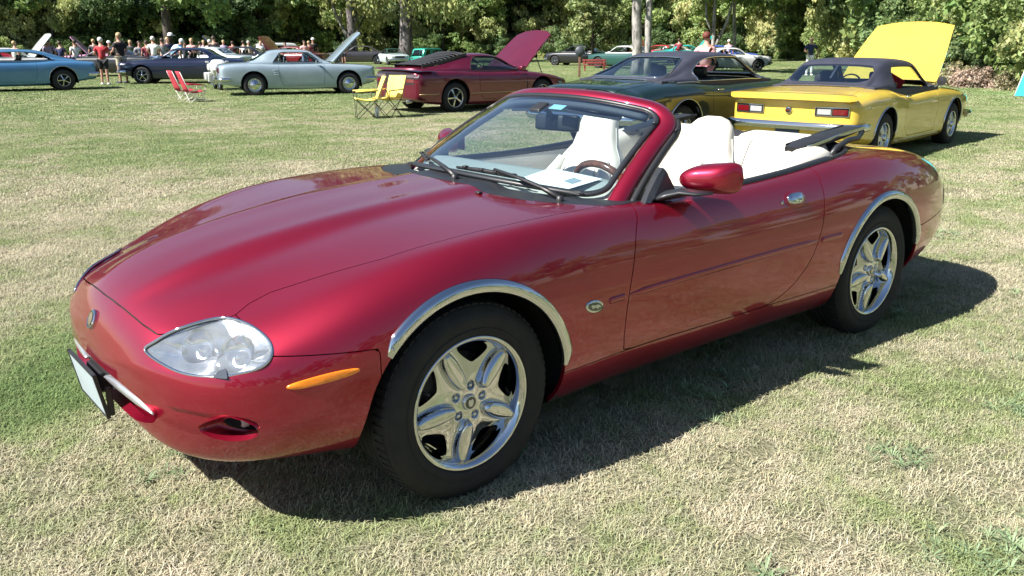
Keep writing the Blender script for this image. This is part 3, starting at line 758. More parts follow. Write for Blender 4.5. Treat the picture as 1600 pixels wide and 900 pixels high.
pil = [(-.037, -.016), (-.037, .002), (-.025, .012), (0, .017), (.024, .012), (.034, .0), (.036, -.02), (0, -.024)]
sc_ = [(1.12, 1) if (k < 6 or k > len(p2)-7) else (1, 1) for k in range(len(p2))]
mk('windscreen_frame', *sweep(p2, pil, ups=n2, cap=True), RED, hero, sharp=55)
p3, n3 = on_ws(ring_pts(-.070, False), -.022)
mk('frame_seal', *sweep(p3[:20], [(-.014, -.022), (-.014, .012), (.004, .018), (.014, .0), (.012, -.024)], ups=n3[:20]), BLACKP, hero)
mk('frame_seal', *sweep(p3[-20:], [(-.014, -.022), (-.014, .012), (.004, .018), (.014, .0), (.012, -.024)], ups=n3[-20:]), BLACKP, hero)
p4, n4 = on_ws([(s, .965) for s in np.linspace(-.86, .86, 30)], -.030)
mk('header_lining', *sweep(p4, [(-.028, -.012), (-.028, .01), (.028, .01), (.028, -.012)], ups=n4), HEADM, hero)
for sg in (1, -1):   # sun visors
    q, nn_ = on_ws([(sg*a, b) for a, b in ((.14, .95), (.66, .95), (.66, .92), (.14, .92))], -.05)
    q2 = [a-n*.014 for a, n in zip(q, nn_)]
    mk('sun_visor', list(q)+q2, [(0, 1, 2, 3), (7, 6, 5, 4), (0, 4, 5, 1), (1, 5, 6, 2), (2, 6, 7, 3), (3, 7, 4, 0)], HEADM, hero, smooth=False)
# inspection sticker and rear-view mirror
q, nn_ = on_ws([(.10, .80), (.24, .80), (.24, .86), (.10, .86)], -.004)
mk('windscreen_sticker', q, [(0, 1, 2, 3)], plain('sticker blue', (.30, .55, .62), .6), ws, smooth=False)
rvm = bpy.data.objects.new('interior_mirror', None); COL.objects.link(rvm); rvm.parent = hero
P, F = box((0, 0, 0), (.035, .24, .075), .03); mk('mirror_shell', *xf((P, F), (-1.135, 0.03, 1.115), rz=.18, ry=-.15), BLACKP, rvm)
mk('mirror_stem', *tube([(-1.12, .02, 1.13), (-1.10, 0, 1.17), (-1.06, 0, 1.185)], .012), BLACKP, rvm)
mk('mirror_mount', *xf(box((0, 0, 0), (.07, .07, .02), .008), (-1.05, 0, 1.185), ry=.45), BLACKP, rvm)
# ---- wipers
def wiper(base, tip, blade_a, blade_b, dirs):
    w = bpy.data.objects.new('wiper', None); COL.objects.link(w); w.parent = hero
    def cp(x, y, o): return None
    b, t, a1, a2 = [np.array(v) for v in (base, tip, blade_a, blade_b)]
    up = np.array([.45, 0, .89])
    mk('wiper_arm', *sweep([b, b+(t-b)*.25+up*.012, b+(t-b)*.6+up*.012, t], [(-.008, -.004), (.008, -.004), (.006, .005), (-.006, .005)], up=tuple(up), scale=[1.5, 1.1, .9, .7]), BLACKP, w)
    mk('wiper_pivot', *lathe([(.0001, .008), (.013, .006), (.015, -.01), (.016, -.02)], 16, 2, tuple(b)), BLACKP, w)
    mk('wiper_blade', *sweep([a1, a1*.67+a2*.33+up*.006, a1*.33+a2*.67+up*.006, a2], [(-.003, -.012), (.003, -.012), (.006, .006), (-.006, .006)], up=tuple(up), scale=[.6, 1, 1, .6]), BLACKP, w)
    for k in (.15, .4, .6, .85):
        q = a1*(1-k)+a2*k+up*.010; mk('blade_clip', *box(tuple(q), (.02, .022, .010), .003), BLACKP, w)
def wsp(s, t, o): return ws_pt(s, t)+ws_n(s, t)*o
wiper((-.625, .60, .905), wsp(.31, .085, .02), wsp(-.02, .055, .014), wsp(.55, .06, .014), 0)
wiper((-.530, .06, .935), wsp(-.55, .11, .02), wsp(-.90, .13, .014), wsp(-.36, .05, .014), 0)
for s in (.3, -.3): mk('washer_jet', *box((-.47, s, H.top(-.47, abs(s))+.004), (.02, .028, .010), .004), BLACKP, hero)
# ---- door mirrors
for sg in (1, -1):
    mr = bpy.data.objects.new('door_mirror', None); COL.objects.link(mr); mr.parent = hero
    # housing: lofted ellipsoid, flat at the back
    P = []; F = []; n, m_ = 22, 26
    c = np.array([-1.15, .874, .952])
    for i in range(n+1):
        u = i/n; 
        # along y from inner (0) to outer (1)
        yy = -.108+.216*u; q_ = 2*u-1; hh = .064*(max(0, 1-abs(q_)**(6 if q_ > 0 else 2.2))**.5)*(.86+.14*u)+.0005; dd = .070*(max(0, 1-abs(q_)**(4.5 if q_ > 0 else 2.2))**.5)*(1.02-.12*u)+.0005
        xs = -.085*u
        for k in range(m_):
            t = 2*math.pi*k/m_; cx_, sz = math.cos(t), math.sin(t)
            x = dd*1.35*cx_ if cx_ > 0 else dd*.22*(-abs(cx_)**.35); z = hh*np.sign(sz)*abs(sz)**.8
            P.append((c[0]+x+xs, sg*(c[1]+yy-.01*max(0, cx_)), c[2]+z+.008*u-.006*(1-u)))
    for i in range(n):
        for k in range(m_): f = (i*m_+k, i*m_+(k+1) % m_, (i+1)*m_+(k+1) % m_, (i+1)*m_+k); F.append(f if sg > 0 else f[::-1])
    mk('mirror_housing', P, F, RED, mr, sharp=60)
    mk('mirror_glass', *box((-1.167-.05, sg*.874, .954), (.006, .17, .095), .02), CHROME, mr)
    # neck under the housing
    P, F = sweep([(-1.00, sg*.750, .880), (-1.02, sg*.79, .897), (-1.05, sg*.83, .909), (-1.07, sg*.89, .909), (-1.105, sg*.94, .912)], circ(.05, 14, .012), scale=[(1.0, 1.3), (.9, 1.3), (.8, 1.2), (.85, .9), (.5, .4)], up=(0, 0, 1)); mk('mirror_neck', P, F, TRIM, mr)
    # triangular sail at the front of the door glass
    tri = [(-.905, .765, .872), (-.95, .768, .885), (-1.02, .772, .888), (-1.085, .772, .890), (-1.075, .758, .925), (-1.045, .742, .985), (-1.035, .735, .995), (-1.00, .738, .965), (-.94, .75, .905)]
    P = [(x, sg*(y+.012), z) for x, y, z in tri]+[(x, sg*(y-.014), z) for x, y, z in tri]; n = len(tri)
    mk('mirror_sail', P, [tuple(range(n)), tuple(range(2*n-1, n-1, -1))]+[(i, i+n, (i+1) % n+n, (i+1) % n) for i in range(n)], TRIM, mr, smooth=False)
# ---- belt seals along the door tops and round the well
for sg in (1, -1):
    xs = np.linspace(-.99, -2.28, 30); pth = [(x, sg*(.742+.004*math.sin((x+.86)/1.4)), H.top(x, .745)+.004) for x in xs]
    mk('belt_seal', *sweep(pth, [(-.018, -.03), (-.016, .008), (-.006, .014), (.010, .012), (.018, .004), (.018, -.03)], scale=[(1, 1)]*29+[(.8, .5)]), TRIM, hdoors[0 if sg > 0 else 1])
well = [(x, y) for x, y in COCKP if x < -2.2]
wp = smoothpoly([(-2.28, .742), (-2.45, .705), (-2.60, .62), (-2.70, .45), (-2.74, 0), (-2.70, -.45), (-2.60, -.62), (-2.45, -.705), (-2.28, -.742)], 80, False)
mk('well_seal', *tube([(x, y, H.top(x, abs(y))+.002) for x, y in wp], .011), BLACKP, hero)
# ---- tub
def loft_box(name, secs, m, parent, sharp=35):
    """closed body from rings of points"""
    n = len(secs[0]); P = [p for s in secs for p in s]; F = []
    for i in range(len(secs)-1):
        for k in range(n): F.append((i*n+k, i*n+(k+1) % n, (i+1)*n+(k+1) % n, (i+1)*n+k))
    F.append(tuple(range(n))[::-1]); F.append(tuple((len(secs)-1)*n+k for k in range(n)))
    return mk(name, P, F, m, parent, sharp=sharp)
mk('cabin_floor', *box((-1.6, 0, .27), (2.4, 1.5, .03)), LEATHG, hero, smooth=False)
mk('firewall', *box((-.72, 0, .55), (.03, 1.42, .56)), DARK, hero, smooth=False)
for sg in (1, -1):
    # inner door card: follows the side, cream with a grey top roll
    P = []; F = []; xs = np.linspace(-.80, -2.62, 40)
    zz = [.29, .40, .52, .60, .66, .72, .79, .845, .868]
    yo_ = [.70, .70, .695, .66, .655, .685, .70, .712, .728]
    for x in xs:
        for z, y in zip(zz, yo_): P.append((x, sg*y*(1 if x > -2.2 else 1-.10*((-2.2-x)/.42)**2), min(z, H.top(x, .70)-.012) if z < .85 else H.top(x, .72)-.004))
    m_ = len(zz)
    for i in range(39):
        for k in range(m_-1): f = (i*m_+k, i*m_+k+1, (i+1)*m_+k+1, (i+1)*m_+k); F.append(f if sg > 0 else f[::-1])
    mk('door_trim', P, F, LEATHER, hero)
    mk('door_pull', *tube([(-1.15, sg*.64, .66), (-1.2, sg*.625, .70), (-1.45, sg*.625, .71), (-1.5, sg*.64, .67)], .014), LEATHG, hero)
# dashboard: cowl top sweeping back to a rolled edge
secs = []
for y in np.linspace(-.70, .70, 29):
    bx = ws_pt(y/.735*.98, 0.0); bz = -1.0+.03*math.cos(y/.7*1.5); bulge = .022*math.exp(-((y-.36)/.2)**2)
    secs.append([(bx[0]-.01, y, bx[2]-.045), (bx[0]-.12, y, .905-.025*abs(y)), (bz+.09, y, .936+bulge*.6-.02*abs(y)), (bz+.02, y, .930+bulge*.6-.02*abs(y)), (bz-.012, y, .905+bulge*.6), (bz-.01, y, .80), (bz+.02, y, .74), (bz+.04, y, .62), (bx[0]-.03, y, .60)])
loft_box('dashboard', secs, DASHM, hero, 60)
P, F = [], []
for y in np.linspace(-.68, .68, 15): bz = -1.0+.03*math.cos(y/.7*1.5); P += [(bz-.016, y, .80), (bz-.004, y, .74)]
mk('dash_veneer', P, [(2*i, 2*i+2, 2*i+3, 2*i+1) for i in range(14)], WOOD, hero)
mk('centre_console', *box((-1.35, 0, .42), (.95, .24, .34), .04), LEATHG, hero)
mk('console_armrest', *box((-1.62, 0, .62), (.38, .20, .10), .035), LEATHER, hero)
# steering wheel
swc = np.array([-1.135, .36, .80]); swn = np.array([-.90, 0, .44]); swn /= np.linalg.norm(swn); sa = np.array([0, 1., 0]); sb = np.cross(swn, sa)
sw = bpy.data.objects.new('steering_wheel', None); COL.objects.link(sw); sw.parent = hero
def swring(t0, t1, n): return [swc+sa*.188*math.cos(t)+sb*.188*math.sin(t) for t in np.linspace(t0, t1, n)]
s0 = 1 if sb[2] > 0 else -1
mk('wooden_rim', *tube(swring(R_(35)*s0, R_(145)*s0, 26), .0165, 10), WOOD, sw)
mk('leather_rim', *tube(swring(R_(145)*s0, R_(395)*s0, 46), .0155, 10), LEATHER, sw)
mk('hub_pad', *xf(box((0, 0, 0), (.05, .19, .15), .03), tuple(swc+swn*-.0), ry=-math.atan2(.44, .9)), LEATHER, sw)
for t in (10, 170, 235, 305): mk('spoke', *sweep([swc+(sa*math.cos(R_(t*s0))+sb*math.sin(R_(t*s0)))*.07, swc+(sa*math.cos(R_(t*s0))+sb*math.sin(R_(t*s0)))*.18], [(-.016, -.005), (.016, -.005), (.016, .005), (-.016, .005)], up=tuple(swn)), LEATHER, sw)
mk('steering_column', *tube([swc-swn*.02, swc-swn*.22], .04), DARK, sw)
# seats
def rrect(w, d, n=20, e=.35): return [(w/2*np.sign(math.cos(t))*abs(math.cos(t))**e, d/2*np.sign(math.sin(t))*abs(math.sin(t))**e) for t in np.linspace(0, 2*math.pi, n, endpoint=False)]
def seat(y):
    s = bpy.data.objects.new('front_seat', None); COL.objects.link(s); s.parent = hero
    secs = []
    for x, w, z0_, z1_ in ((-1.18, .40, .40, .46), (-1.20, .48, .36, .505), (-1.27, .51, .34, .535), (-1.45, .51, .34, .52), (-1.62, .50, .36, .50), (-1.70, .48, .40, .50)):
        secs.append([(x, y+a, (z0_+z1_)/2+b) for a, b in rrect(w, z1_-z0_, 24, .42)])
    loft_box('seat_cushion', secs, LEATHER, s, 80)
    secs = []
    for k, (x, z, w, d) in enumerate(((-1.62, .42, .44, .12), (-1.625, .46, .49, .15), (-1.67, .60, .50, .17), (-1.715, .73, .485, .165), (-1.75, .82, .45, .15), (-1.775, .88, .385, .135), (-1.79, .93, .305, .12), (-1.80, .98, .275, .11), (-1.812, 1.04, .252, .10), (-1.822, 1.085, .222, .09), (-1.83, 1.112, .16, .07), (-1.834, 1.126, .08, .04))):
        secs.append([(x+b, y+a, z) for a, b in rrect(w, d, 28, .5 if z < .9 else .65)])
    loft_box('backrest', secs, LEATHER, s, 80)
    for sd in (-1, 1):
        mk('side_bolster', *tube([(-1.575, y+sd*.19, .50), (-1.60, y+sd*.205, .62), (-1.65, y+sd*.195, .76), (-1.70, y+sd*.16, .86)], .05, 10, scale=[.8, 1, .95, .5]), LEATHER, s)
    mk('piping', *tube([(-1.56, y-.15, .52), (-1.585, y-.145, .62), (-1.64, y-.13, .76), (-1.70, y-.10, .86), (-1.735, y, .905), (-1.70, y+.10, .86), (-1.64, y+.13, .76), (-1.585, y+.145, .62), (-1.56, y+.15, .52)], .004, 6), LEATHG, s)
    for o_ in (-.235, .235): mk('side_seam', *tube([(-1.66, y+o_*1.03, .52), (-1.70, y+o_*1.03, .68), (-1.745, y+o_*.97, .80), (-1.775, y+o_*.82, .88), (-1.79, y+o_*.66, .93), (-1.81, y+o_*.56, 1.03)], .0035, 6), LEATHG, s)
    mk('belt_guide', *box((-1.84, y-.0, .93), (.03, .10, .05), .012), LEATHG, s)
    return s
seat(.37); seat(-.37)
# rear bench with two buckets and the padded rear surround
for y in (.33, -.33):
    secs = []
    for x, z, w, d in ((-2.30, .48, .50, .14), (-2.33, .58, .52, .16), (-2.38, .74, .54, .17), (-2.43, .86, .56, .16), (-2.455, .94, .54, .15), (-2.47, .985, .46, .12), (-2.475, 1.005, .34, .07)):
        secs.append([(x+b, y+a, z) for a, b in rrect(w, d, 26, .5)])
    rs = loft_box('rear_seat_back', secs, LEATHER, hero, 80)
    for o_ in (-.14, .14): mk('piping', *tube([(-2.235, y+o_, .56), (-2.29, y+o_, .74), (-2.345, y+o_, .88), (-2.385, y+o_*.9, .98)], .004, 6), LEATHG, rs)
    secs = [[(x, y+a, z+b) for a, b in rrect(w, h, 24, .45)] for x, w, z, h in ((-1.98, .42, .46, .06), (-2.0, .5, .45, .12), (-2.15, .52, .45, .14), (-2.35, .5, .45, .12))]
    loft_box('rear_seat_cushion', secs, LEATHER, hero, 80)
for sg in (1, -1):
    # padded quarter roll beside the rear seat, ending in a rounded nose
    secs = []
    for x, w, h, z in ((-2.02, .05, .05, .84), (-2.05, .10, .12, .85), (-2.15, .14, .17, .86), (-2.24, .17, .18, .875), (-2.32, .17, .17, .885), (-2.38, .14, .13, .885), (-2.42, .06, .05, .88)):
        secs.append([(x, sg*(.625)+a, z+b) for a, b in rrect(w, h, 22, .7)])
    loft_box('quarter_pad', secs, LEATHER, hero, 80)
mk('rear_shelf', *box((-2.49, 0, .88), (.10, 1.16, .16), .04), LEATHER, hero)
# ---- folded soft top
top_ = bpy.data.objects.new('folded_soft_top', None); COL.objects.link(top_); top_.parent = hero
secs = []
for y in np.linspace(-.64, .64, 33):
    e = (1-abs(y/.64)**6); w = .01*math.sin(y*17)+.006*math.sin(y*41)
    secs.append([(-2.47, y, .80), (-2.46, y, .895+.02*e+w*.4), (-2.50, y, .935+.025*e+w), (-2.56, y, .950+.03*e-w), (-2.64, y, .945+.03*e+w), (-2.70, y, .925+.02*e), (-2.73, y, .88), (-2.73, y, .80)])
loft_box('folded_cloth', secs, CLOTH, top_, 70)
for sg in (1, -1):
    P, F = sweep([(-2.235, sg*.55, .952), (-2.33, sg*.555, .972), (-2.56, sg*.56, 1.000), (-2.78, sg*.555, 1.022)], [(-.055, -.016), (-.055, .014), (-.035, .018), (.035, .018), (.055, .014), (.055, -.016), (.03, -.01), (-.03, -.01)], scale=[(.75, .8), (1, 1), (1, 1), (.8, .7)])
    mk('roof_rail', P, F, BLACKP, top_, sharp=40)
    for o, m_ in ((.060, ALLOY), (-.060, TRIM)):
        mk('rail_edge', *sweep([(-2.27, sg*(.553+o), .968), (-2.56, sg*(.56+o), 1.008), (-2.80, sg*(.553+o), 1.030)], [(-.004, -.008), (-.004, .007), (.004, .007), (.004, -.008)]), m_, top_, smooth=False)
    mk('roof_bow', *tube([(-2.42, sg*.64, .90), (-2.47, sg*.655, .955), (-2.58, sg*.655, .985), (-2.70, sg*.64, .985), (-2.79, sg*.61, 1.01)], .014, 8), TRIM, top_)
    mk('rail_hinge', *box((-2.30, sg*.60, .925), (.09, .03, .06), .01), BLACKP, top_)
mk('well_floor', *box((-2.60, 0, .72), (.36, 1.3, .02)), DARK, hero, smooth=False)
for sg in (1, -1):
    mk('door_key_lock', *lathe([(.0001, .004), (.008, .003), (.009, 0)], 12, 1, tuple(H.pside(-1.72, .79, .001, sg)[0])), CHROME, hdoors[0 if sg > 0 else 1])
    # tail lamp and reflector at the rear corner
    lampz = smoothpoly([(-3.43, .60), (-3.50, .655), (-3.60, .67), (-3.66, .62), (-3.62, .565), (-3.50, .555)], 40)
    decal(lampz, .004, 'tail_lamp', REDL, hero, sg, .006)
# flat white sheet sized to fill the white area of the dashboard top
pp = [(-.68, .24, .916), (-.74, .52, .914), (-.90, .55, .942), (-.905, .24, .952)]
sheet = mk('dash_sheet', pp+[(x, y, z-.001) for x, y, z in pp], [(0, 1, 2, 3), (7, 6, 5, 4), (0, 4, 5, 1), (1, 5, 6, 2), (2, 6, 7, 3), (3, 7, 4, 0)], SHEETW, None, smooth=False)
tag(sheet, 'white flat sheet lying on the dashboard behind the windscreen of the crimson convertible', 'paper')
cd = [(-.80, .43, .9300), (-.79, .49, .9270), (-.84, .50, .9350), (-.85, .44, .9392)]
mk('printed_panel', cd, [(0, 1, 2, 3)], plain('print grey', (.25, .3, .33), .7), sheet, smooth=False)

for y in (-.45, 0, .45):
    bx = ws_pt(y/.735*.98, 0.0); mk('demist_vent', *box((bx[0]-.10, y, .912-.02*abs(y)), (.03, .30, .008), .003), BLACKP, hero)
for y in (-.52, .12, .62): mk('air_vent', *box((-1.0, y, .845), (.03, .14, .05), .015), BLACKP, hero)
# ---------------------------------------------------------------- lawn
def lawn_colour(t, sat=1., dark=1., straw=(.38, .345, .25), straw2=(.29, .285, .19), green=(.14, .19, .08), green2=(.24, .27, .14)):
    """dry straw turf with greener drifts, by place in the field"""
    g = t.nodes.new('ShaderNodeNewGeometry')
    def nz(scale, det, rough=.6, off=(0, 0, 0), sc=(1, 1, 0)):
        mp = t.nodes.new('ShaderNodeMapping'); mp.inputs['Location'].default_value = off; mp.inputs['Scale'].default_value = sc; t.links.new(g.outputs['Position'], mp.inputs[0])
        n = t.nodes.new('ShaderNodeTexNoise'); n.inputs['Scale'].default_value = scale; n.inputs['Detail'].default_value = det; n.inputs['Roughness'].default_value = rough
        t.links.new(mp.outputs[0], n.inputs['Vector']); return n.outputs['Fac']
    big = nz(.16, 3, .55, (3.1, 7.7, 0)); mid = nz(1.3, 5, .65, (1.2, .4, 0)); fine = nz(9, 5, .7); vf = nz(70, 3, .7)
    def mth(op, a, b, c=None):
        n = t.nodes.new('ShaderNodeMath'); n.operation = op
        for i, v in enumerate((a, b, c)):
            if v is None: continue
            if isinstance(v, (int, float)): n.inputs[i].default_value = v
            else: t.links.new(v, n.inputs[i])
        return n.outputs[0]
    f = mth('ADD', mth('MULTIPLY', big, .65), mth('ADD', mth('MULTIPLY', mid, 1.0), mth('MULTIPLY', fine, .60)))
    # greener places in the turf
    for (x, y, r, a) in ((.35, -1.45, .75, .36), (1.05, -1.05, .5, .30), (-.55, -2.6, .7, .2), (.3, 1.95, .28, .30), (-.85, 2.15, .25, .2), (-3, -9, 2.6, .07), (-1, -18, 5, .08), (-9, -20, 6, .07), (-14, -12, 3, .05), (2.2, -1.2, .5, .2)):
        d = t.nodes.new('ShaderNodeVectorMath'); d.operation = 'DISTANCE'; t.links.new(g.outputs['Position'], d.inputs[0]); d.inputs[1].default_value = (x, y, 0)
        k = t.nodes.new('ShaderNodeMapRange'); k.interpolation_type = 'SMOOTHSTEP'; k.inputs[1].default_value = r*.2; k.inputs[2].default_value = r*1.25; k.inputs[3].default_value = a; k.inputs[4].default_value = 0
        t.links.new(d.outputs['Value'], k.inputs[0]); f = mth('ADD', f, k.outputs[0])
    k = t.nodes.new('ShaderNodeVectorMath'); k.operation = 'LENGTH'; t.links.new(g.outputs['Position'], k.inputs[0])
    far = t.nodes.new('ShaderNodeMapRange'); far.inputs[1].default_value = 3.5; far.inputs[2].default_value = 28; far.inputs[3].default_value = 0; far.inputs[4].default_value = .22; t.links.new(k.outputs['Value'], far.inputs[0])
    f = mth('ADD', f, far.outputs[0])
    r = ramp(t, f, [(.88, straw), (1.03, straw2), (1.16, green2), (1.36, green)])
    # ramp input range 0..2 -> scale
    s = t.nodes.new('ShaderNodeMath'); s.operation = 'MULTIPLY'; s.inputs[1].default_value = .5; t.links.new(f, s.inputs[0]); t.links.new(s.outputs[0], r.inputs[0])
    for e, p in zip(r.color_ramp.elements, (.475, .56, .635, .76)): e.position = p
    mx = t.nodes.new('ShaderNodeMix'); mx.data_type = 'RGBA'; mx.blend_type = 'MULTIPLY'; mx.inputs[0].default_value = .7
    t.links.new(r.outputs[0], mx.inputs[6]); rv = ramp(t, vf, [(.32, (.78, .78, .74)), (.68, (1.12, 1.12, 1.08))]); t.links.new(rv.outputs[0], mx.inputs[7])
    return mx.outputs[2], fine, vf
GM, t, b = nm('dry lawn'); setb(b, rough=.95, spec=.1)
c, fine, vf = lawn_colour(t); 
dk = t.nodes.new('ShaderNodeMix'); dk.data_type = 'RGBA'; dk.blend_type = 'MULTIPLY'; dk.inputs[0].default_value = 1; dk.inputs[7].default_value = (.86, .86, .82, 1); t.links.new(c, dk.inputs[6]); t.links.new(dk.outputs[2], b.inputs['Base Color'])
ad = t.nodes.new('ShaderNodeMath'); ad.operation = 'ADD'; t.links.new(fine, ad.inputs[0]); t.links.new(vf, ad.inputs[1]); bump(t, b, ad.outputs[0], .9, .05)
tag(mk('lawn', [(-400, -400, 0), (400, -400, 0), (400, 400, 0), (-400, 400, 0)], [(0, 1, 2, 3)], GM, None, smooth=False), kind='structure')
BL, t, b = nm('grass blades'); setb(b, rough=.7, spec=.25)
c, fine, vf = lawn_colour(t, straw=(.50, .445, .335), straw2=(.38, .365, .245), green=(.14, .215, .075), green2=(.26, .305, .145))
at = t.nodes.new('ShaderNodeAttribute'); at.attribute_name = 'tint'
mx = t.nodes.new('ShaderNodeMix'); mx.data_type = 'RGBA'; mx.blend_type = 'MULTIPLY'; mx.inputs[0].default_value = 1
t.links.new(c, mx.inputs[6]); t.links.new(at.outputs['Color'], mx.inputs[7]); t.links.new(mx.outputs[2], b.inputs['Base Color'])
def grass_tile(size, n, h0, h1, w, seed):
    g = np.random.default_rng(seed); P = []; F = []; T = []
    cl = g.uniform(-size/2, size/2, (max(8, n//22), 2))
    for i in range(n):
        k = g.integers(len(cl)); comb = k*2.4; x, y = cl[k]+g.normal(0, .022 if size < 1.5 else .045, 2) if g.random() < .72 else g.uniform(-size/2, size/2, 2)
        h = g.uniform(h0, h1)*(1.6 if g.random() < .03 else 1); a = g.normal(comb, .9) if g.random() < .5 else g.uniform(0, 2*np.pi); L = g.uniform(.4, 2.6); ww = w*g.uniform(.6, 1.3)
        dx, dy = np.cos(a), np.sin(a); sx, sy = -dy*ww/2, dx*ww/2
        p0 = np.array([x, y, 0]); p1 = p0+np.array([dx*h*L*.45, dy*h*L*.45, h*.55]); p2 = p0+np.array([dx*h*L*1.25, dy*h*L*1.25, h*max(.12, 1-L*.42)])
        j = len(P); P += [p0-[sx, sy, .004], p0+[sx, sy, -.004], p1-[sx*.8, sy*.8, 0], p1+[sx*.8, sy*.8, 0], p2]
        F += [(j, j+1, j+3, j+2), (j+2, j+3, j+4)]; q = g.uniform(.78, 1.15); r_ = g.uniform(-.06, .08); T += [(q*(1+r_), q, q*(1-r_))]*5
    me = bpy.data.meshes.new('grass_tile'); me.from_pydata([tuple(p) for p in P], [], F); me.materials.append(BL)
    at = me.color_attributes.new('tint', 'FLOAT_COLOR', 'POINT'); at.data.foreach_set('color', np.concatenate([np.array(T), np.ones((len(T), 1))], 1).astype(np.float32).ravel())
    return bpy.data.objects.new('grass_tile', me)
def scatter(name, src, pts, label=None, kind='stuff'):
    """points (x, y, rot, scale) -> instances of a source mesh through geometry nodes"""
    me = bpy.data.meshes.new(name); me.from_pydata([(p[0], p[1], 0.) for p in pts], [], [])
    a = me.attributes.new('rot', 'FLOAT', 'POINT'); a.data.foreach_set('value', np.array([p[2] for p in pts], np.float32))
    a = me.attributes.new('scl', 'FLOAT', 'POINT'); a.data.foreach_set('value', np.array([p[3] for p in pts], np.float32))
    o = link(name, me); tag(o, label, kind=kind)
    ng = bpy.data.node_groups.new(name, 'GeometryNodeTree'); ng.interface.new_socket('Geometry', in_out='INPUT', socket_type='NodeSocketGeometry'); ng.interface.new_socket('Geometry', in_out='OUTPUT', socket_type='NodeSocketGeometry')
    gi = ng.nodes.new('NodeGroupInput'); go = ng.nodes.new('NodeGroupOutput'); ip = ng.nodes.new('GeometryNodeInstanceOnPoints'); oi = ng.nodes.new('GeometryNodeObjectInfo'); oi.inputs[0].default_value = src
    ra = ng.nodes.new('GeometryNodeInputNamedAttribute'); ra.data_type = 'FLOAT'; ra.inputs[0].default_value = 'rot'
    sa_ = ng.nodes.new('GeometryNodeInputNamedAttribute'); sa_.data_type = 'FLOAT'; sa_.inputs[0].default_value = 'scl'
    cx = ng.nodes.new('ShaderNodeCombineXYZ'); e2r = ng.nodes.new('FunctionNodeEulerToRotation')
    ng.links.new(ra.outputs[0], cx.inputs[2]); ng.links.new(cx.outputs[0], e2r.inputs[0]); ng.links.new(e2r.outputs[0], ip.inputs['Rotation'])
    cs = ng.nodes.new('ShaderNodeCombineXYZ'); [ng.links.new(sa_.outputs[0], cs.inputs[i]) for i in range(3)]; ng.links.new(cs.outputs[0], ip.inputs['Scale'])
    ng.links.new(gi.outputs[0], ip.inputs['Points']); ng.links.new(oi.outputs['Geometry'], ip.inputs['Instance']); ng.links.new(ip.outputs[0], go.inputs[0])
    md = o.modifiers.new('scatter', 'NODES'); md.node_group = ng; return o
def in_view(x, y, margin=1.2):
    d = np.array([x, y, 0.])-CAM; z = d@CF; return z > .2 and abs(d@CR)/z*FPX < 800+margin*FPX/z and (d@CU)/z*FPX > -450-margin*FPX/z
g_ = np.random.default_rng(5)
nt = [grass_tile(1.0, 11500, .010, .030, .0027, 1), grass_tile(1.0, 10500, .010, .030, .0027, 2)]
ft = grass_tile(2.6, 24000, .012, .032, .0055, 3); vft = grass_tile(6.0, 22000, .02, .045, .016, 4)
near = [[], []]; mid_ = []; far_ = []
for i in range(-16, 8):
    for j in range(-18, 6):
        x, y = i*.85+.3, j*.85; d = math.hypot(x-CAM[0], y-CAM[1])
        if d < 9.0 and in_view(x, y): near[(i+j) % 2].append((x, y, g_.integers(4)*math.pi/2+(i*7+j*3) % 5*.3, 1.))
for i in range(-18, 8):
    for j in range(-20, 4):
        x, y = i*2.1, j*2.1; d = math.hypot(x-CAM[0], y-CAM[1])
        if 7.8 < d < 26 and in_view(x, y, 2): mid_.append((x, y, g_.uniform(0, 6.28), 1.))
for i in range(-24, 6):
    for j in range(-24, 2):
        x, y = i*4.6, j*4.6; d = math.hypot(x-CAM[0], y-CAM[1])
        if 22 < d < 85 and in_view(x, y, 4): far_.append((x, y, g_.uniform(0, 6.28), 1.))
scatter('grass', nt[0], near[0]); scatter('grass', nt[1], near[1]); scatter('grass', ft, mid_); scatter('grass', vft, far_)
# broad-leaved weeds among the dry turf
def weed():
    g = np.random.default_rng(9); P = []; F = []
    for k in range(26):
        a = g.uniform(0, 6.28); L = g.uniform(.035, .085); w = .0022+.0012*g.random(); up = g.uniform(.3, 1.3); d = np.array([math.cos(a), math.sin(a), 0]); s = np.array([-d[1], d[0], 0]); j = len(P)
        P += [d*.004-s*.001, d*.004+s*.001, d*L*.5-s*w+[0, 0, L*.4*up], d*L*.5+s*w+[0, 0, L*.4*up], d*L+[0, 0, L*.5*up]]; F += [(j, j+1, j+3, j+2), (j+2, j+3, j+4)]
    me = bpy.data.meshes.new('weed'); me.from_pydata([tuple(p) for p in P], [], F); me.materials.append(plain('weed green', (.17, .24, .12), .6, var=.3)); return bpy.data.objects.new('weed', me)
wp_ = []
cents = [(g_.uniform(-6, 2.5), g_.uniform(-1, 2.4)) for _ in range(44)]+[(.3, 1.95), (.25, 2.05), (.5, 1.7), (-.9, 2.1), (-2.2, 1.8), (.95, -2.4), (1.3, -2.0)]
for cx, cy in cents:
    for _ in range(int(g_.integers(4, 22))): wp_.append((cx+g_.normal(0, .075), cy+g_.normal(0, .075), g_.uniform(0, 6.28), g_.uniform(.4, .95)))
scatter('weeds', weed(), wp_)
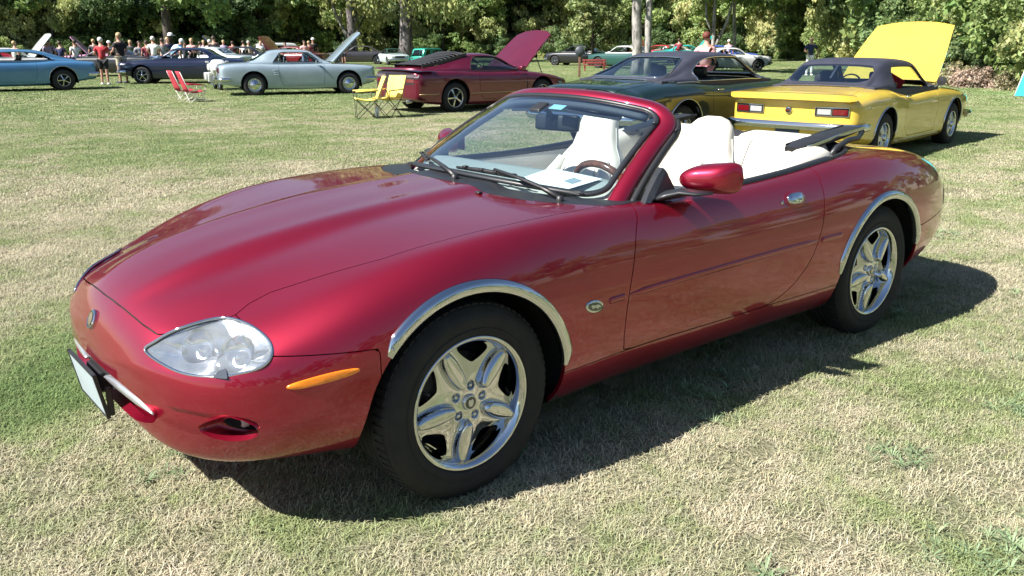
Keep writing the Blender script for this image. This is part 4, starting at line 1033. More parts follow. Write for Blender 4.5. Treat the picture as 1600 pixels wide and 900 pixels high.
# ---------------------------------------------------------------- parametric cars behind the hero
def body_loft(S, nu=300, nv=60):
    xf_, xr_, W = S['xf'], S['xr'], S['W']
    ends = S.get('ends', (.02, .07, .20)); L0 = xf_-xr_
    nz = S.get('nose', (.45, .78, .93)); tz = S.get('tail', (.6, .88, .96))
    xs = sorted(set([xf_, xf_-ends[0], xf_-ends[1], xf_-ends[2], xr_, xr_+ends[0], xr_+ends[1], xr_+ends[2]]+[p[0] for p in S['top'] if xr_+.22 < p[0] < xf_-.22]), reverse=True)
    wt = [(xf_, 0), (xf_-ends[0], nz[0]), (xf_-ends[1], nz[1]), (xf_-ends[2], nz[2])]+S.get('w', [(.9, 1), (-.9, 1)])+[(xr_+ends[2], tz[2]), (xr_+ends[1], tz[1]), (xr_+ends[0], tz[0]), (xr_, 0)]
    wt = ([p[0] for p in wt], [p[1]*W for p in wt])
    zf, zr_ = S['zf'], S['zr']    # (bottom, top) of nose and tail faces
    def prof(key, d=0.):
        pts = S[key]; return pts
    def tab(pts, f0, r0, d=0.):
        f0m = f0
        body = [(x, z+d) for x, z in pts if xr_+.05 < x < xf_-.05]
        t = [(xf_, (zf[0]+zf[1])/2), (xf_-.012, f0)]+body+[(xr_+.012, r0), (xr_, (zr_[0]+zr_[1])/2)]
        return ([p[0] for p in t], [p[1] for p in t])
    mf, mr_ = (zf[0]+zf[1])/2, (zr_[0]+zr_[1])/2
    hf, hr = (zf[1]-zf[0])/2, (zr_[1]-zr_[0])/2
    top, cr = S['top'], S['crown']
    mid = S['mid']; rock = S['rock']
    fe = S.get('fe', .80)
    lines = [(0., tab(top, mf+hf*.95, mr_+hr*.95)), (.45, tab(top, mf+hf*.93, mr_+hr*.93, -.006)), (fe-.12, tab([(x, z-.25*(z-dict(cr).get(x, z))) for x, z in top], mf+hf*.90, mr_+hr*.90, -.01)),
             (fe, tab(cr, mf+hf*.86, mr_+hr*.86)), (.945, tab(cr, mf+hf*.72, mr_+hr*.72, -S.get('sh', .035))), (.99, tab([(x, z*.6+m*.4) for (x, z), m in zip(cr, [np.interp(-c[0], [-q[0] for q in mid], [q[1] for q in mid]) for c in cr])], mf+hf*.4, mr_+hr*.4)),
             (1., tab(mid, mf, mr_)), (.99, tab([(x, (z+.30)/2) for x, z in mid], mf-hf*.4, mr_-hr*.4)), (.965, tab(rock, mf-hf*.75, mr_-hr*.75)), (.90, tab([(x, z-.05) for x, z in rock], mf-hf*.95, mr_-hr*.95)), (0., tab([(x, z-.06) for x, z in rock], mf-hf, mr_-hr))]
    return Loft(xf_, xr_, lines, wt, nu=nu, nv=nv, su=S.get('su', 3), sv=S.get('sv', 1.2))
def cab_loft(S, nu=150, nv=44):
    c = S['cab']; roof = c['roof']   # (x, z) centre profile from cowl to tail; edge half width; belt half width
    xs = [p[0] for p in roof]; zc = [p[1] for p in roof]
    we = c['we']; wb_ = c['wb']; ze = c['belt']
    def I(t, x): return float(np.interp(-x, [-p[0] for p in t], [p[1] for p in t]))
    bz = [I(ze, x) for x in xs]; ew = [I(we, x) for x in xs]; bw = [I(wb_, x) for x in xs]
    dr = c.get('drop', .045)
    def fr(k): return k
    L1 = []; one = (xs, [1.]*len(xs))
    hts = [max(0, z-b) for z, b in zip(zc, bz)]
    e = [min(dr, .3*h) for h in hts]
    lines = [(0., (xs, zc)), ((xs, [w*.5 for w in ew]), (xs, [z-.12*d for z, d in zip(zc, e)])), ((xs, [w*.85 for w in ew]), (xs, [z-.55*d for z, d in zip(zc, e)])),
             ((xs, ew), (xs, [z-1.2*d for z, d in zip(zc, e)])), ((xs, [w*.86+b*.14 for w, b in zip(ew, bw)]), (xs, [z-(2.2*d) for z, d in zip(zc, e)])),
             ((xs, [w*.45+b*.55 for w, b in zip(ew, bw)]), (xs, [(z-1.2*d)*.45+b*.55 for z, d, b in zip(zc, e, bz)])), ((xs, bw), (xs, bz)), ((xs, bw), (xs, [b-.08 for b in bz]))]
    return Loft(xs[0], xs[-1], lines, (xs, [1.]*len(xs)), nu=nu, nv=nv, su=S['cab'].get('su', 2.2), sv=1.0, cosu=False, closed=False)
def wheel_simple(parent, r, w, rim_r, style, n=40):
    o = bpy.data.objects.new('wheel', None); COL.objects.link(o); o.parent = parent
    prof = [(rim_r-.012, -.012), (rim_r, 0), (rim_r+.02, .006), ((r+rim_r)/2, .010), (r-.03, .0), (r-.008, -.018), (r, -.045), (r, -w+.04), (r-.02, -w+.01), (rim_r, -w)]
    mk('tyre', *lathe(prof, n), RUBBER, o, sharp=40)
    if style == 'white':
        mk('white_band', *lathe([(rim_r+.035, .0085), (rim_r+.036, .0105), (rim_r+.05, .0118), (rim_r+.051, .009)], n), WHITEW, o)
    rm = CHROME if style in ('rally', 'dish', 'cragar') else ALLOY
    if style == 'dish':
        mk('rim', *lathe([(rim_r, -.012), (rim_r-.008, .002), (rim_r-.02, -.004), (rim_r-.03, -.02), (rim_r*.62, -.012), (rim_r*.58, .004), (rim_r*.30, .012), (rim_r*.27, .028), (.0001, .034)], n), rm, o)
        pcs = []
        for k in range(16):
            a = 2*math.pi*k/16; pcs.append(xf(box((0, 0, 0), (.008, .01, rim_r*.28), 0), (rim_r*.78*math.cos(a), -.010, rim_r*.78*math.sin(a)), ry=math.pi/2-a))
        mk('slots', *join(*pcs), DARK, o, smooth=False)
    else:
        mk('rim', *lathe([(rim_r, -.012), (rim_r-.008, .002), (rim_r-.018, -.006), (rim_r-.03, -.04), (rim_r-.035, -.09)], n), rm, o)
        mk('rim_back', *lathe([(.0001, -.085), (rim_r-.03, -.09)], n), DARK, o)
        k_ = {'five': 5, 'cragar': 5, 'mesh': 5, 'rally': 5}[style]; pcs = []
        for k in range(k_):
            a = 2*math.pi*k/k_+.3; wd = {'five': .045, 'cragar': .035, 'mesh': .05, 'rally': .10}[style]
            ln = rim_r-.03; q = sweep([(.03*math.cos(a), -.012, .03*math.sin(a)), (ln*.6*math.cos(a), -.02, ln*.6*math.sin(a)), (ln*math.cos(a), -.035, ln*math.sin(a))], [(-wd/2, -.01), (wd/2, -.01), (wd/2*.7, .01), (-wd/2*.7, .01)], up=(0, 1, 0), scale=[.8, .85, 1.15])
            pcs.append(q)
        mk('spokes', *join(*pcs), rm if style != 'rally' else SILVER, o, sharp=30)
        mk('hub_cap', *lathe([(.05, -.02), (.045, .012), (.03, .024), (.0001, .026)], 20), rm, o)
    return o
def face_pt(G, y, z, front=False):
    """outermost point of a lofted body at (y, z) seen along x"""
    P = G if front else G
    d = (P[:, 1]-abs(y))**2+(P[:, 2]-z)**2; k = np.argsort(d)[:6]; w = 1/(np.sqrt(d[k])+1e-4)
    return float((P[k, 0]*w).sum()/w.sum())
def quadpatch(G, y0, y1, z0_, z1_, off, name, m, parent, sgn=-1, n=6, th=.02):
    """raised rectangular piece lying on a front or rear face (sgn = outward x direction)"""
    P = []; F = []
    ys = np.linspace(y0, y1, n+1)
    for o in (off, -th):
        for z in (z0_, z1_):
            for y in ys: P.append((face_pt(G, y, z)+sgn*o, y, z))
    m_ = n+1
    for i in range(n):
        F.append((i, i+1, m_+i+1, m_+i)); F.append((2*m_+i, i, m_+i, 3*m_+i) if False else (i, 2*m_+i, 2*m_+i+1, i+1)); F.append((m_+i, m_+i+1, 3*m_+i+1, 3*m_+i))
    F.append((0, m_, 3*m_, 2*m_)); F.append((n, 2*m_+n, 3*m_+n, m_+n))
    return mk(name, P, F, m, parent, smooth=False)
WHITEW = plain('white rubber', (.7, .7, .68), .6)
INTB = plain('black vinyl', (.02, .02, .022), .5, var=.2, bmp=.1)
def seat_simple(parent, x, y, z, m, head=True, w=.5):
    s = bpy.data.objects.new('seat', None); COL.objects.link(s); s.parent = parent
    mk('cushion', *box((x+.22, y, z), (.5, w, .14), .05), m, s)
    mk('backrest', *xf(box((0, 0, 0), (.12, w, .56), .05), (x-.08, y, z+.30), ry=-.2), m, s)
    if head: mk('headrest', *xf(box((0, 0, 0), (.09, .26, .15), .04), (x-.17, y, z+.64), ry=-.15), m, s)
def make_car(name, label, loc, rz, S, col, detail=True, cat='car'):
    root = empty(name, loc, rz, label, cat)
    L = body_loft(S, S.get('nu', 300), S.get('nv', 60)); r = S['r']; h = S['wbase']/2
    M = L.grid(); full = M
    ar = S.get('ar', r+.055); cz = r+S.get('az', .01)
    def ag(P): return np.maximum(np.minimum(np.hypot(P[:, 0]-h, P[:, 2]-cz)-ar, np.hypot(P[:, 0]+h, P[:, 2]-cz)-S.get('arr', ar)), .5*S['W']-np.abs(P[:, 1]))
    G0 = M.P[M.P[:, 1] >= -1e-6]
    Gf = G0[G0[:, 0] > S['xf']-.6]; Gr = G0[G0[:, 0] < S['xr']+.6]
    M = M.clip(ag(M.P))
    cab = S.get('cab')
    if cab:
        op = [(x, w_) for x, w_ in cab['hole']]; M = M.clip(-plan_g(sym(op), .6)(M.P))
    inner = L.grid().offset(-.03); inner = inner.clip(np.maximum(ag(inner.P)-.03, -1)); inner = inner.clip(np.minimum(S['xf']-.12-inner.P[:, 0], inner.P[:, 0]-S['xr']-.12))
    if cab: inner = inner.clip(-(plan_g(sym(op), .5)(inner.P)+.02))
    hood = None
    if 'hood' in S:
        hood, M = M.split(plan_g(sym(S['hood']), .45), .008)
        if S.get('open'): inner = inner.clip(-(plan_g(sym(S['hood']), .45)(inner.P)+.01))
    if 'trunk' in S:
        tk, M = M.split(plan_g(sym(S['trunk']), .82), .008); panel('trunk_lid', tk, col, root)
    if 'door' in S:
        d, M = M.split(side_g(S['door'], S['W']*.55), .007)
        for sg in (1, -1): panel('door', d.clip(sg*M0(d)), col, root)
    panel('body', M, col, root); panel('inner_shell', inner, DARK, root, 0)
    for cx in (h, -h):
        for sg in (1, -1):
            P = []; F = []; n = 20; a = np.linspace(-.3, math.pi+.3, n); rr_ = ar if cx > 0 else S.get('arr', ar)
            for q, yy in ((rr_+.002, S['W']*.94), (rr_+.03, S['W']*.9), (rr_+.03, .5), (.01, .48)):
                for t in a: P.append((cx+q*math.cos(t), sg*yy, cz+q*math.sin(t)))
            for k in range(3):
                for i in range(n-1): F.append((k*n+i, k*n+i+1, (k+1)*n+i+1, (k+1)*n+i))
            mk('wheel_well', P, F, DARK, root)
    w0 = wheel_simple(root, r, S.get('tw', .22), S['rim'], S['style']); w0.location = (h, S['ty'], r-.01)
    for x, y, z in ((-h, S['ty'], 0), (h, -S['ty'], math.pi), (-h, -S['ty'], math.pi)):
        c = copy_tree(w0, root); c.location = (x, y, r-.01); c.rotation_euler = (0, .4 if x < 0 else 0, z)
        if x < 0 and S.get('rscale'): c.scale = (S['rscale'],)*3; c.location.z = r*S['rscale']-.01
    mk('floor', *box((0, 0, .22), (S['wbase']*1.25, S['W']*1.5, .10)), DARK, root, smooth=False)
    if hood is not None:
        if S.get('open'):
            hx = S['hinge']; ang = R_(S['open']); hz = L.top(hx, 0)+.01
            fw = -1 if S.get('tilt_front') else 1
            ca, sa = math.cos(ang), math.sin(ang)
            def rot(P): 
                x = (P[:, 0]-hx); z = P[:, 2]-hz; return np.stack([hx+x*ca-z*sa*fw, P[:, 1], hz+z*ca+x*sa*fw+S.get('lift', 0)], 1)
            def rotn(N): return np.stack([N[:, 0]*ca-N[:, 2]*sa*fw, N[:, 1], N[:, 2]*ca+N[:, 0]*sa*fw], 1)
            hp = panel('open_hood', Mesh(rot(hood.P), rotn(hood.N), hood.F), col, root, .035)
            un = hood.offset(-.035); mk('hood_underside', rot(un.P), un.F[:, ::-1], S.get('under', col), hp, N=-rotn(un.N))
            rb_ = []
            ux = [p for p in S['hood']]
            for yy in (-.35, 0, .35): 
                xs = np.linspace(hx+.25, S['hood'][0][0]-.2 if S['hood'][0][0] > hx else S['hood'][-1][0]-.2, 8); q = np.array([(x, yy*(1-.2*i/8), L.top(x, abs(yy))-.045) for i, x in enumerate(xs)]); rb_.append(sweep(rot(q), [(-.03, -.02), (.03, -.02), (.04, .01), (-.04, .01)]))
            mk('hood_brace', *join(*rb_), S.get('under', col), hp, sharp=30)
            for sg in (-1, 1):
                a = np.array([hx+.12, sg*.55, hz-.10]); b_ = rot(np.array([[hx+.45, sg*.55, L.top(hx+.45, .5)-.04]]))[0]; mk('hood_hinge', *tube([a, b_], .012, 6), DARK, root)
            # engine bay: block, air cleaner, rocker covers, battery
            x0 = (S['hood'][0][0]+hx)/2 if S['hood'][0][0] != hx else hx+.6; zt = L.top(x0, .2)
            e = bpy.data.objects.new('engine', None); COL.objects.link(e); e.parent = root
            mk('engine_block', *box((x0-.05, 0, zt-.30), (.7, .42, .36), .05), DARK, e); mk('air_cleaner', *lathe([(.0001, .0), (.05, .012), (.17, .0), (.18, -.02), (.18, -.07), (.1, -.08)], 24, 2, (x0, 0, zt-.05)), CHROME, e)
            for sg in (-1, 1): mk('rocker_cover', *box((x0-.05, sg*.24, zt-.16), (.55, .13, .09), .03), CHROME, e)
            mk('battery', *box((x0+.35, .50, zt-.16), (.18, .24, .2), .01), BLACKP, e); mk('bay_floor', *box((x0, 0, zt-.42), (1.1, 1.4, .04)), DARK, e, smooth=False)
        else: panel('hood', hood, col, root)
    if cab:
        C = cab_loft(S); K = C.grid(); rm = cab.get('mat', col)
        xm = cab['xmid']
        def vy(poly, cond): return lambda P: np.where(cond(P), sdpoly(P[:, 1:3], poly), -1)
        fw_g = vy(sym2(cab['front']), lambda P: P[:, 0] > xm); rw_g = vy(sym2(cab['rear']), lambda P: P[:, 0] < xm)
        gl, K = K.split(fw_g, .004)
        mk('windscreen', gl.offset(-.004).P, gl.F, cab.get('glass', GLASST), root, N=gl.N)
        gl, K = K.split(rw_g, .004); rw_o = mk('rear_window', gl.offset(-.004).P, gl.F, cab.get('rglass', GLASST), root, N=gl.N)
        for poly in cab['side']:
            gl, K = K.split(lambda P: np.where(np.abs(P[:, 1]) > .42, sdpoly(P[:, [0, 2]], poly), -1), .004)
            for sg in (1, -1):
                q = gl.clip(sg*gl.P[:, 1]).offset(-.006)
                if cab.get('sideglass', True) and len(q.F): mk('side_window', q.P, q.F, GLASST, root, N=q.N)
        if cab.get('bpost'):
            for a, b in cab['bpost']:
                for sg in (1, -1): p0, p1 = C.pside(a[0], a[1], -.02, sg)[0], C.pside(b[0], b[1], -.02, sg)[0]; mk('window_post', *tube([p0, p1], .014, 6), CHROME if not cab.get('darkpost') else DARK, root)
        panel('roof', K, rm, root, .03)
        lin = cab_loft(S, 60, 24).grid().offset(-.045); lin = lin.clip(-(fw_g(lin.P)+.0)); lin = lin.clip(-(rw_g(lin.P)+.0))
        for poly in cab['side']: lin = lin.clip(-np.where(np.abs(lin.P[:, 1]) > .40, sdpoly(lin.P[:, [0, 2]], poly)+.0, -1))
        mk('headlining', lin.P, lin.F, INTB, root)
        # bright trim round the glass
        tm = cab.get('trim', CHROME)
        if tm:
            def frontpath(poly, cond_front):
                g = C.grid().P; g = g[(g[:, 0] > xm) if cond_front else (g[:, 0] < xm)]; g = g[g[:, 1] >= -1e-6]; pts = []
                for y, z in densify(poly): pts.append((face_pt(g, y, z)+(.006 if cond_front else -.006), y, z+.004))
                return pts
            if cab.get('trimf', True): mk('windscreen_trim', *tube(frontpath(sym2(cab['front']), True), .009, 6, closed=True), tm, root)
            if cab.get('trimr', True): mk('rear_window_trim', *tube(frontpath(sym2(cab['rear']), False), .010, 6, closed=True), tm, root)
            if cab.get('trims', True):
                for poly in cab['side']:
                    for sg in (1, -1): mk('side_window_trim', *tube([C.pside(x, z, .005, sg)[0] for x, z in densify(poly)], .009, 6, closed=True), tm, root)
        zb_ = cab['belt'][0][1]
        for y in (.36, -.36): seat_simple(root, cab.get('seatx', -.35), y, .42, cab.get('seat', INTB), cab.get('head', True))
        mk('rear_bench', *join(box((cab.get('seatx', -.35)-.85, 0, .46), (.5, 1.2, .2), .06), box((cab.get('seatx', -.35)-1.08, 0, .66), (.15, 1.2, .42), .06)), cab.get('seat', INTB), root)
        mk('dashboard', *box((cab['hole'][0][0]-.22, 0, zb_-.08), (.30, 1.35, .16), .05), INTB, root)
        mk('parcel_shelf', *box((cab['hole'][-1][0]+.22, 0, zb_-.07), (.5, 1.2, .03), .01), INTB, root)
        mk('steering_wheel', *xf(lathe([(.165, 0), (.178, .012), (.19, 0), (.178, -.012), (.165, 0)], 28, 0), (cab['hole'][0][0]-.48, .36, zb_), ry=.45), INTB, root)
    return root, L, Gf, Gr
def M0(m): return m.P[:, 1]
def sym2(half): return half+[(-y, z) for y, z in half[::-1]]
def densify(poly, d=.05):
    out = []; n = len(poly)
    for i in range(n):
        a, b = np.array(poly[i]), np.array(poly[(i+1) % n]); k = max(1, int(np.linalg.norm(b-a)/d))
        for j in range(k): out.append(tuple(a+(b-a)*j/k))
    return out
def chrome_bumper(root, G, W, z, front, h=.10, out=.05, m=None, wrap=.30, name=None):
    s = 1 if front else -1; pts = []
    for y in np.linspace(-W*.93, W*.93, 21): pts.append((face_pt(G, y*.95, z)+s*out, y, z))
    e0, e1 = pts[0], pts[-1]
    pts = [(e0[0]-s*wrap, -W-.005, z), (e0[0]-s*.10, -W-.002, z), (e0[0]-s*.02, -W*.985, z)]+pts+[(e1[0]-s*.02, W*.985, z), (e1[0]-s*.10, W+.002, z), (e1[0]-s*wrap, W+.005, z)]
    return mk(name or ('front_bumper' if front else 'rear_bumper'), *sweep(pts, [(-.02*1, -h/2), (.012, -h/2), (.03, -h*.25), (.036, 0), (.03, h*.25), (.012, h/2), (-.02, h/2)] if s*1 > 0 else [(.02, -h/2), (-.012, -h/2), (-.03, -h*.25), (-.036, 0), (-.03, h*.25), (-.012, h/2), (.02, h/2)][::1]), m or CHROME, root, sharp=50)
def side_tube(root, L, pts, r_, m, name, sgs=(1, -1), off=.002):
    for sg in sgs: mk(name, *tube([L.pside(x, z, off, sg)[0] for x, z in pts], r_, 6), m, root)
YEL = paint('sun yellow paint', (.66, .46, .06), metal=.0, rough=.35, dust=.03)
GRN = paint('dark green paint', (.012, .035, .032), metal=.5, rough=.3, dust=.03)
MAR = paint('maroon paint', (.13, .003, .022), metal=.4, rough=.35, dust=.05)
BLU = paint('pale blue paint', (.31, .39, .45), metal=.25, rough=.35, dust=.05)
BLU2 = paint('mid blue paint', (.07, .21, .40), metal=.35, rough=.35, dust=.05)
NAVY = paint('navy paint', (.008, .012, .04), metal=.2, rough=.3)
VINYL = plain('blue black vinyl', (.030, .032, .050), .6, var=.15, bmp=.5, bs=260)
GOLD = plain('gold stripe', (.45, .33, .16), .4, .3)
# --- yellow convertible with the blue-black top up and the hood open
S = dict(xf=2.30, xr=-2.38, W=.92, wbase=2.745, r=.325, rim=.20, style='rally', ty=.885, tw=.21, zf=(.34, .74), zr=(.36, .86),
    top=[(2.0, .83), (1.4, .885), (.85, .93), (.3, .95), (-.6, .955), (-1.2, .965), (-1.7, .955), (-2.1, .93), (-2.30, .915)], crown=[(2.0, .80), (1.4, .86), (.85, .88), (.3, .865), (-.3, .845), (-.75, .885), (-1.2, .935), (-1.7, .92), (-2.1, .885), (-2.30, .87)],
    mid=[(2.0, .60), (1.37, .62), (0, .60), (-.9, .62), (-1.5, .66), (-2.1, .66)], rock=[(2.0, .34), (1.4, .24), (0, .20), (-1.3, .24), (-2.0, .33)], w=[(1.5, .99), (.3, .955), (-.5, .955), (-1.2, 1), (-1.8, .985)], sh=.05,
    hood=[(2.22, 0), (2.20, .3), (2.12, .60), (1.4, .70), (.86, .74), (.80, .3), (.79, 0)], open=45, hinge=.80, lift=.02,
    trunk=[(-1.62, 0), (-1.62, .55), (-1.75, .66), (-2.20, .68), (-2.355, .66), (-2.375, 0)],
    door=[(.64, 1.2), (.64, .6), (.60, .28), (-.45, .27), (-.62, .40), (-.66, .7), (-.68, 1.2)],
    cab=dict(roof=[(.86, .93), (.66, 1.05), (.46, 1.18), (.34, 1.255), (.22, 1.292), (-.1, 1.318), (-.5, 1.325), (-.82, 1.305), (-.98, 1.255), (-1.15, 1.16), (-1.32, 1.06), (-1.46, .985)],
        we=[(.86, .66), (.3, .56), (-.5, .565), (-1.0, .56), (-1.46, .60)], wb=[(.86, .78), (.3, .76), (-.9, .76), (-1.46, .72)], belt=[(.86, .90), (0, .885), (-.7, .90), (-1.1, .945), (-1.46, .955)], drop=.035,
        hole=[(.80, .02), (.76, .5), (.62, .68), (-1.1, .68), (-1.40, .55), (-1.42, .02)], xmid=0., front=[(-.60, .99), (-.52, 1.235), (-.3, 1.262), (0, 1.27)], rear=[(-.52, 1.03), (-.565, 1.06), (-.545, 1.19), (-.50, 1.225), (-.3, 1.238), (0, 1.242)][0:],
        side=[smoothpoly([(.58, .925), (.36, 1.10), (.22, 1.185), (.10, 1.205), (-.55, 1.21), (-.70, 1.17), (-.74, 1.05), (-.76, .93), (-.3, .915), (.2, .92)], 80).tolist()], mat=VINYL, trim=None, glass=GLASS, rglass=GLASS, sideglass=False, seatx=-.25))
S['cab']['rear'] = [(-.46, 1.015), (-.555, 1.05), (-.545, 1.17), (-.49, 1.222), (-.3, 1.238), (-.05, 1.242)]
yc, yL, yf, yr = make_car('convertible_car', 'yellow classic convertible with blue black roof up and its hood raised', (-10.25, -3.42, 0), 3.261, S, YEL)
yc.scale = (.955,)*3
chrome_bumper(yc, yr, .92, .50, False, .095, .05, wrap=.28); chrome_bumper(yc, yf, .90, .44, True, .10, .05)
quadpatch(yr, -.80, .80, .595, .805, .004, 'tail_panel', YEL, yc, n=20)
for sg in (1, -1):
    lm = quadpatch(yr, sg*.36, sg*.77, .640, .738, .010, 'tail_lamp', BLACKP, yc, n=6)
    quadpatch(yr, sg*.385, sg*.555, .655, .722, .018, 'reverse_lens', WHITEL, lm, n=4); quadpatch(yr, sg*.58, sg*.755, .655, .722, .018, 'red_lens', REDL, lm, n=4)
    for (a, b, c_, d) in ((.36, .77, .738, .745), (.36, .77, .633, .640), (.352, .36, .633, .745), (.77, .778, .633, .745), (.561, .572, .640, .738)): quadpatch(yr, sg*a, sg*b, c_, d, .020, 'lamp_frame', CHROME, lm, n=2)
quadpatch(yr, -.80, .80, .828, .838, .003, 'panel_seam', DARK, yc, n=16)
sp = []
for y in np.linspace(-.80, .80, 25): sp.append((face_pt(yr, y*.97, .84)-.0, y, .880-.010*(abs(y)/.8)**4))
mk('ducktail_spoiler', *sweep(sp, [(-.12, -.05), (.03, -.075), (.045, .012), (.035, .028), (-.03, .036), (-.12, .026)], scale=[(1, .7)]+[(1, 1)]*23+[(1, .7)]), YEL, yc, sharp=50)
cx_ = face_pt(yr, 0, .69)
bd = mk('tail_badge', *lathe([(.0001, .030), (.038, .030), (.045, .022), (.046, .0)], 28, 0, (cx_, 0, .69)), CHROME, yc); bd.data.transform(Matrix.Translation((cx_, 0, .69)) @ Matrix.Scale(-1, 4, (1, 0, 0)) @ Matrix.Translation((-cx_, 0, -.69)))
mk('badge_centre', *box((cx_-.030, 0, .69), (.006, .05, .05), .02), DARK, bd); mk('badge_mark', *box((cx_-.035, 0, .69), (.004, .042, .016), .004), REDL, bd)
quadpatch(yr, -.16, .16, .37, .455, .03, 'license_plate', plain('dark blue plate', (.03, .05, .10), .4), yc, n=2)
quadpatch(yr, -.80, .80, .36, .45, .008, 'valance', YEL, yc, n=14)
for sg in (1, -1):
    arch_trim(1.3725, 0, 180, sg, r0=.378, r1=.392, parent=yc, S=yL, cz=.335); arch_trim(-1.3725, 0, 180, sg, r0=.378, r1=.392, parent=yc, S=yL, cz=.335)
    mk('door_handle', *box(tuple(yL.pside(-.52, .80, .02, sg)[0]), (.14, .03, .022), .008), CHROME, yc)
    mk('door_mirror', *join(xf(lathe([(.0001, .05), (.04, .04), (.062, 0), (.064, -.04), (.0001, -.045)], 18, 0), (.52, sg*.93, .99)), tube([(.52, sg*.84, .90), (.53, sg*.92, .96)], .014)), BLACKP, yc, sharp=40)
    mk('antenna', *tube([yL.pside(1.0, .80, 0, -1)[0]+np.array([0, .08, .02]), yL.pside(1.0, .80, 0, -1)[0]+np.array([-.05, .08, .10])], .003), CHROME, yc) if sg < 0 else None
    side_tube(yc, yL, [(x, .232) for x in np.linspace(.90, -.92, 20)], .010, CHROME, 'sill_trim', (sg,))
    quadpatch(yf, sg*.50, sg*.78, .48, .66, .01, 'headlamp', CHROME, yc, 1)
    mk('side_flash', *join(*[box(tuple(yL.pside(x, z, .002, sg)[0]), (.05, .004, .02), .001) for x, z in ((1.62, .74), (1.70, .74), (-1.95, .73), (-2.03, .725))]), CHROME, yc, smooth=False)
mk('top_boot_trim', *tube([(x, y, yL.top(x, abs(y))+.012) for x, y in smoothpoly([(-1.15, .765), (-1.38, .70), (-1.47, .5), (-1.49, 0), (-1.47, -.5), (-1.38, -.70), (-1.15, -.765)], 60, False)], .010, 6), VINYL, yc)
mk('rear_window_divider', *xf(box((0, 0, 0), (.012, .03, .27), .004), (-1.10, 0, 1.14), ry=.9), VINYL, yc)
mk('red_folder', *xf(box((0, 0, 0), (.02, .26, .16), .005), (.40, -.30, .97), rx=.5), plain('red card', (.55, .02, .03), .6), yc, smooth=False)
# --- dark green coupe, black vinyl roof
S = dict(xf=2.42, xr=-2.60, W=.955, wbase=2.845, r=.335, rim=.20, style='rally', ty=.90, tw=.22, zf=(.36, .80), zr=(.38, .88),
    top=[(2.1, .88), (1.4, .93), (.8, .975), (.3, .98), (-.6, .985), (-1.2, .995), (-1.7, .985), (-2.2, .955), (-2.50, .925)], crown=[(2.1, .85), (1.4, .90), (.8, .925), (.3, .925), (-.3, .915), (-.75, .925), (-1.2, .95), (-1.7, .945), (-2.2, .90), (-2.50, .86)],
    mid=[(2.0, .60), (1.4, .64), (0, .62), (-.9, .64), (-1.5, .66), (-2.3, .62)], rock=[(2.0, .34), (1.4, .25), (0, .21), (-1.3, .25), (-2.2, .34)], w=[(1.6, .985), (.3, .97), (-.5, .97), (-1.2, 1), (-1.9, .97), (-2.3, .93)], sh=.045,
    hood=[(2.30, 0), (2.28, .5), (2.2, .68), (1.4, .76), (.86, .78), (.84, 0)],
    trunk=[(-1.75, 0), (-1.75, .60), (-1.85, .68), (-2.40, .66), (-2.56, .62), (-2.58, 0)],
    door=[(.66, 1.2), (.66, .5), (.62, .28), (-.62, .27), (-.75, .40), (-.78, .7), (-.80, 1.2)],
    cab=dict(roof=[(.98, .965), (.78, 1.07), (.56, 1.20), (.40, 1.285), (.26, 1.325), (-.1, 1.345), (-.45, 1.345), (-.78, 1.315), (-1.0, 1.24), (-1.3, 1.12), (-1.6, 1.02), (-1.72, .985)],
        we=[(.98, .68), (.3, .57), (-.7, .57), (-1.72, .64)], wb=[(.98, .80), (.3, .80), (-.9, .80), (-1.72, .72)], belt=[(.98, .935), (0, .935), (-.9, .95), (-1.3, .965), (-1.72, .975)],
        hole=[(.90, .02), (.86, .5), (.72, .70), (-.9, .70), (-1.50, .60), (-1.62, .02)], xmid=0., front=[(-.66, 1.01), (-.54, 1.27), (-.3, 1.295), (0, 1.30)], rear=[(-.56, 1.015), (-.60, 1.03), (-.485, 1.235), (-.43, 1.262), (-.2, 1.272), (0, 1.274)],
        side=[smoothpoly([(.72, .962), (.44, 1.16), (.32, 1.235), (.20, 1.262), (-.35, 1.265), (-.66, 1.225), (-.90, 1.13), (-.98, 1.06), (-.97, .99), (-.93, .96), (-.3, .955), (.3, .955)], 90).tolist()], mat=VINYL, seatx=-.15, sideglass=False, bpost=[]))
gc, gL, gf, gr_ = make_car('coupe_car', 'dark green muscle coupe with a black vinyl roof, between maroon coupe and yellow convertible', (-9.03, -5.55, 0), 3.221, S, GRN)
chrome_bumper(gc, gr_, .93, .52, False, .12, .06); chrome_bumper(gc, gf, .93, .50, True, .12, .06)
for sg in (1, -1):
    quadpatch(gr_, sg*.45, sg*.85, .62, .76, .012, 'tail_lamp', REDL, gc, n=5)
    for cx in (1.4225, -1.4225): arch_trim(cx, 0, 180, sg, r0=.388, r1=.405, parent=gc, S=gL, cz=.345)
    mk('door_handle', *box(tuple(gL.pside(-.60, .83, .02, sg)[0]), (.14, .03, .022), .008), CHROME, gc)
    mk('vinyl_trim', *tube([gL.pside(x, gL.top(x, .80), .004, sg)[0]*np.array([1, 0, 1])+np.array([0, sg*.815, .012]) for x in np.linspace(-.95, -1.5, 10)], .010, 6), CHROME, gc)
    quadpatch(gf, sg*.48, sg*.82, .56, .72, .01, 'headlamp', CHROME, gc, 1)
    for x_, z_ in ((-.62, .76), (-.62, .70)): mk('door_lock', *lathe([(.0001, .006), (.012, .004), (.013, 0)], 10, 1, tuple(gL.pside(x_, z_, .0, 1)[0])), CHROME, gc) if sg > 0 else None
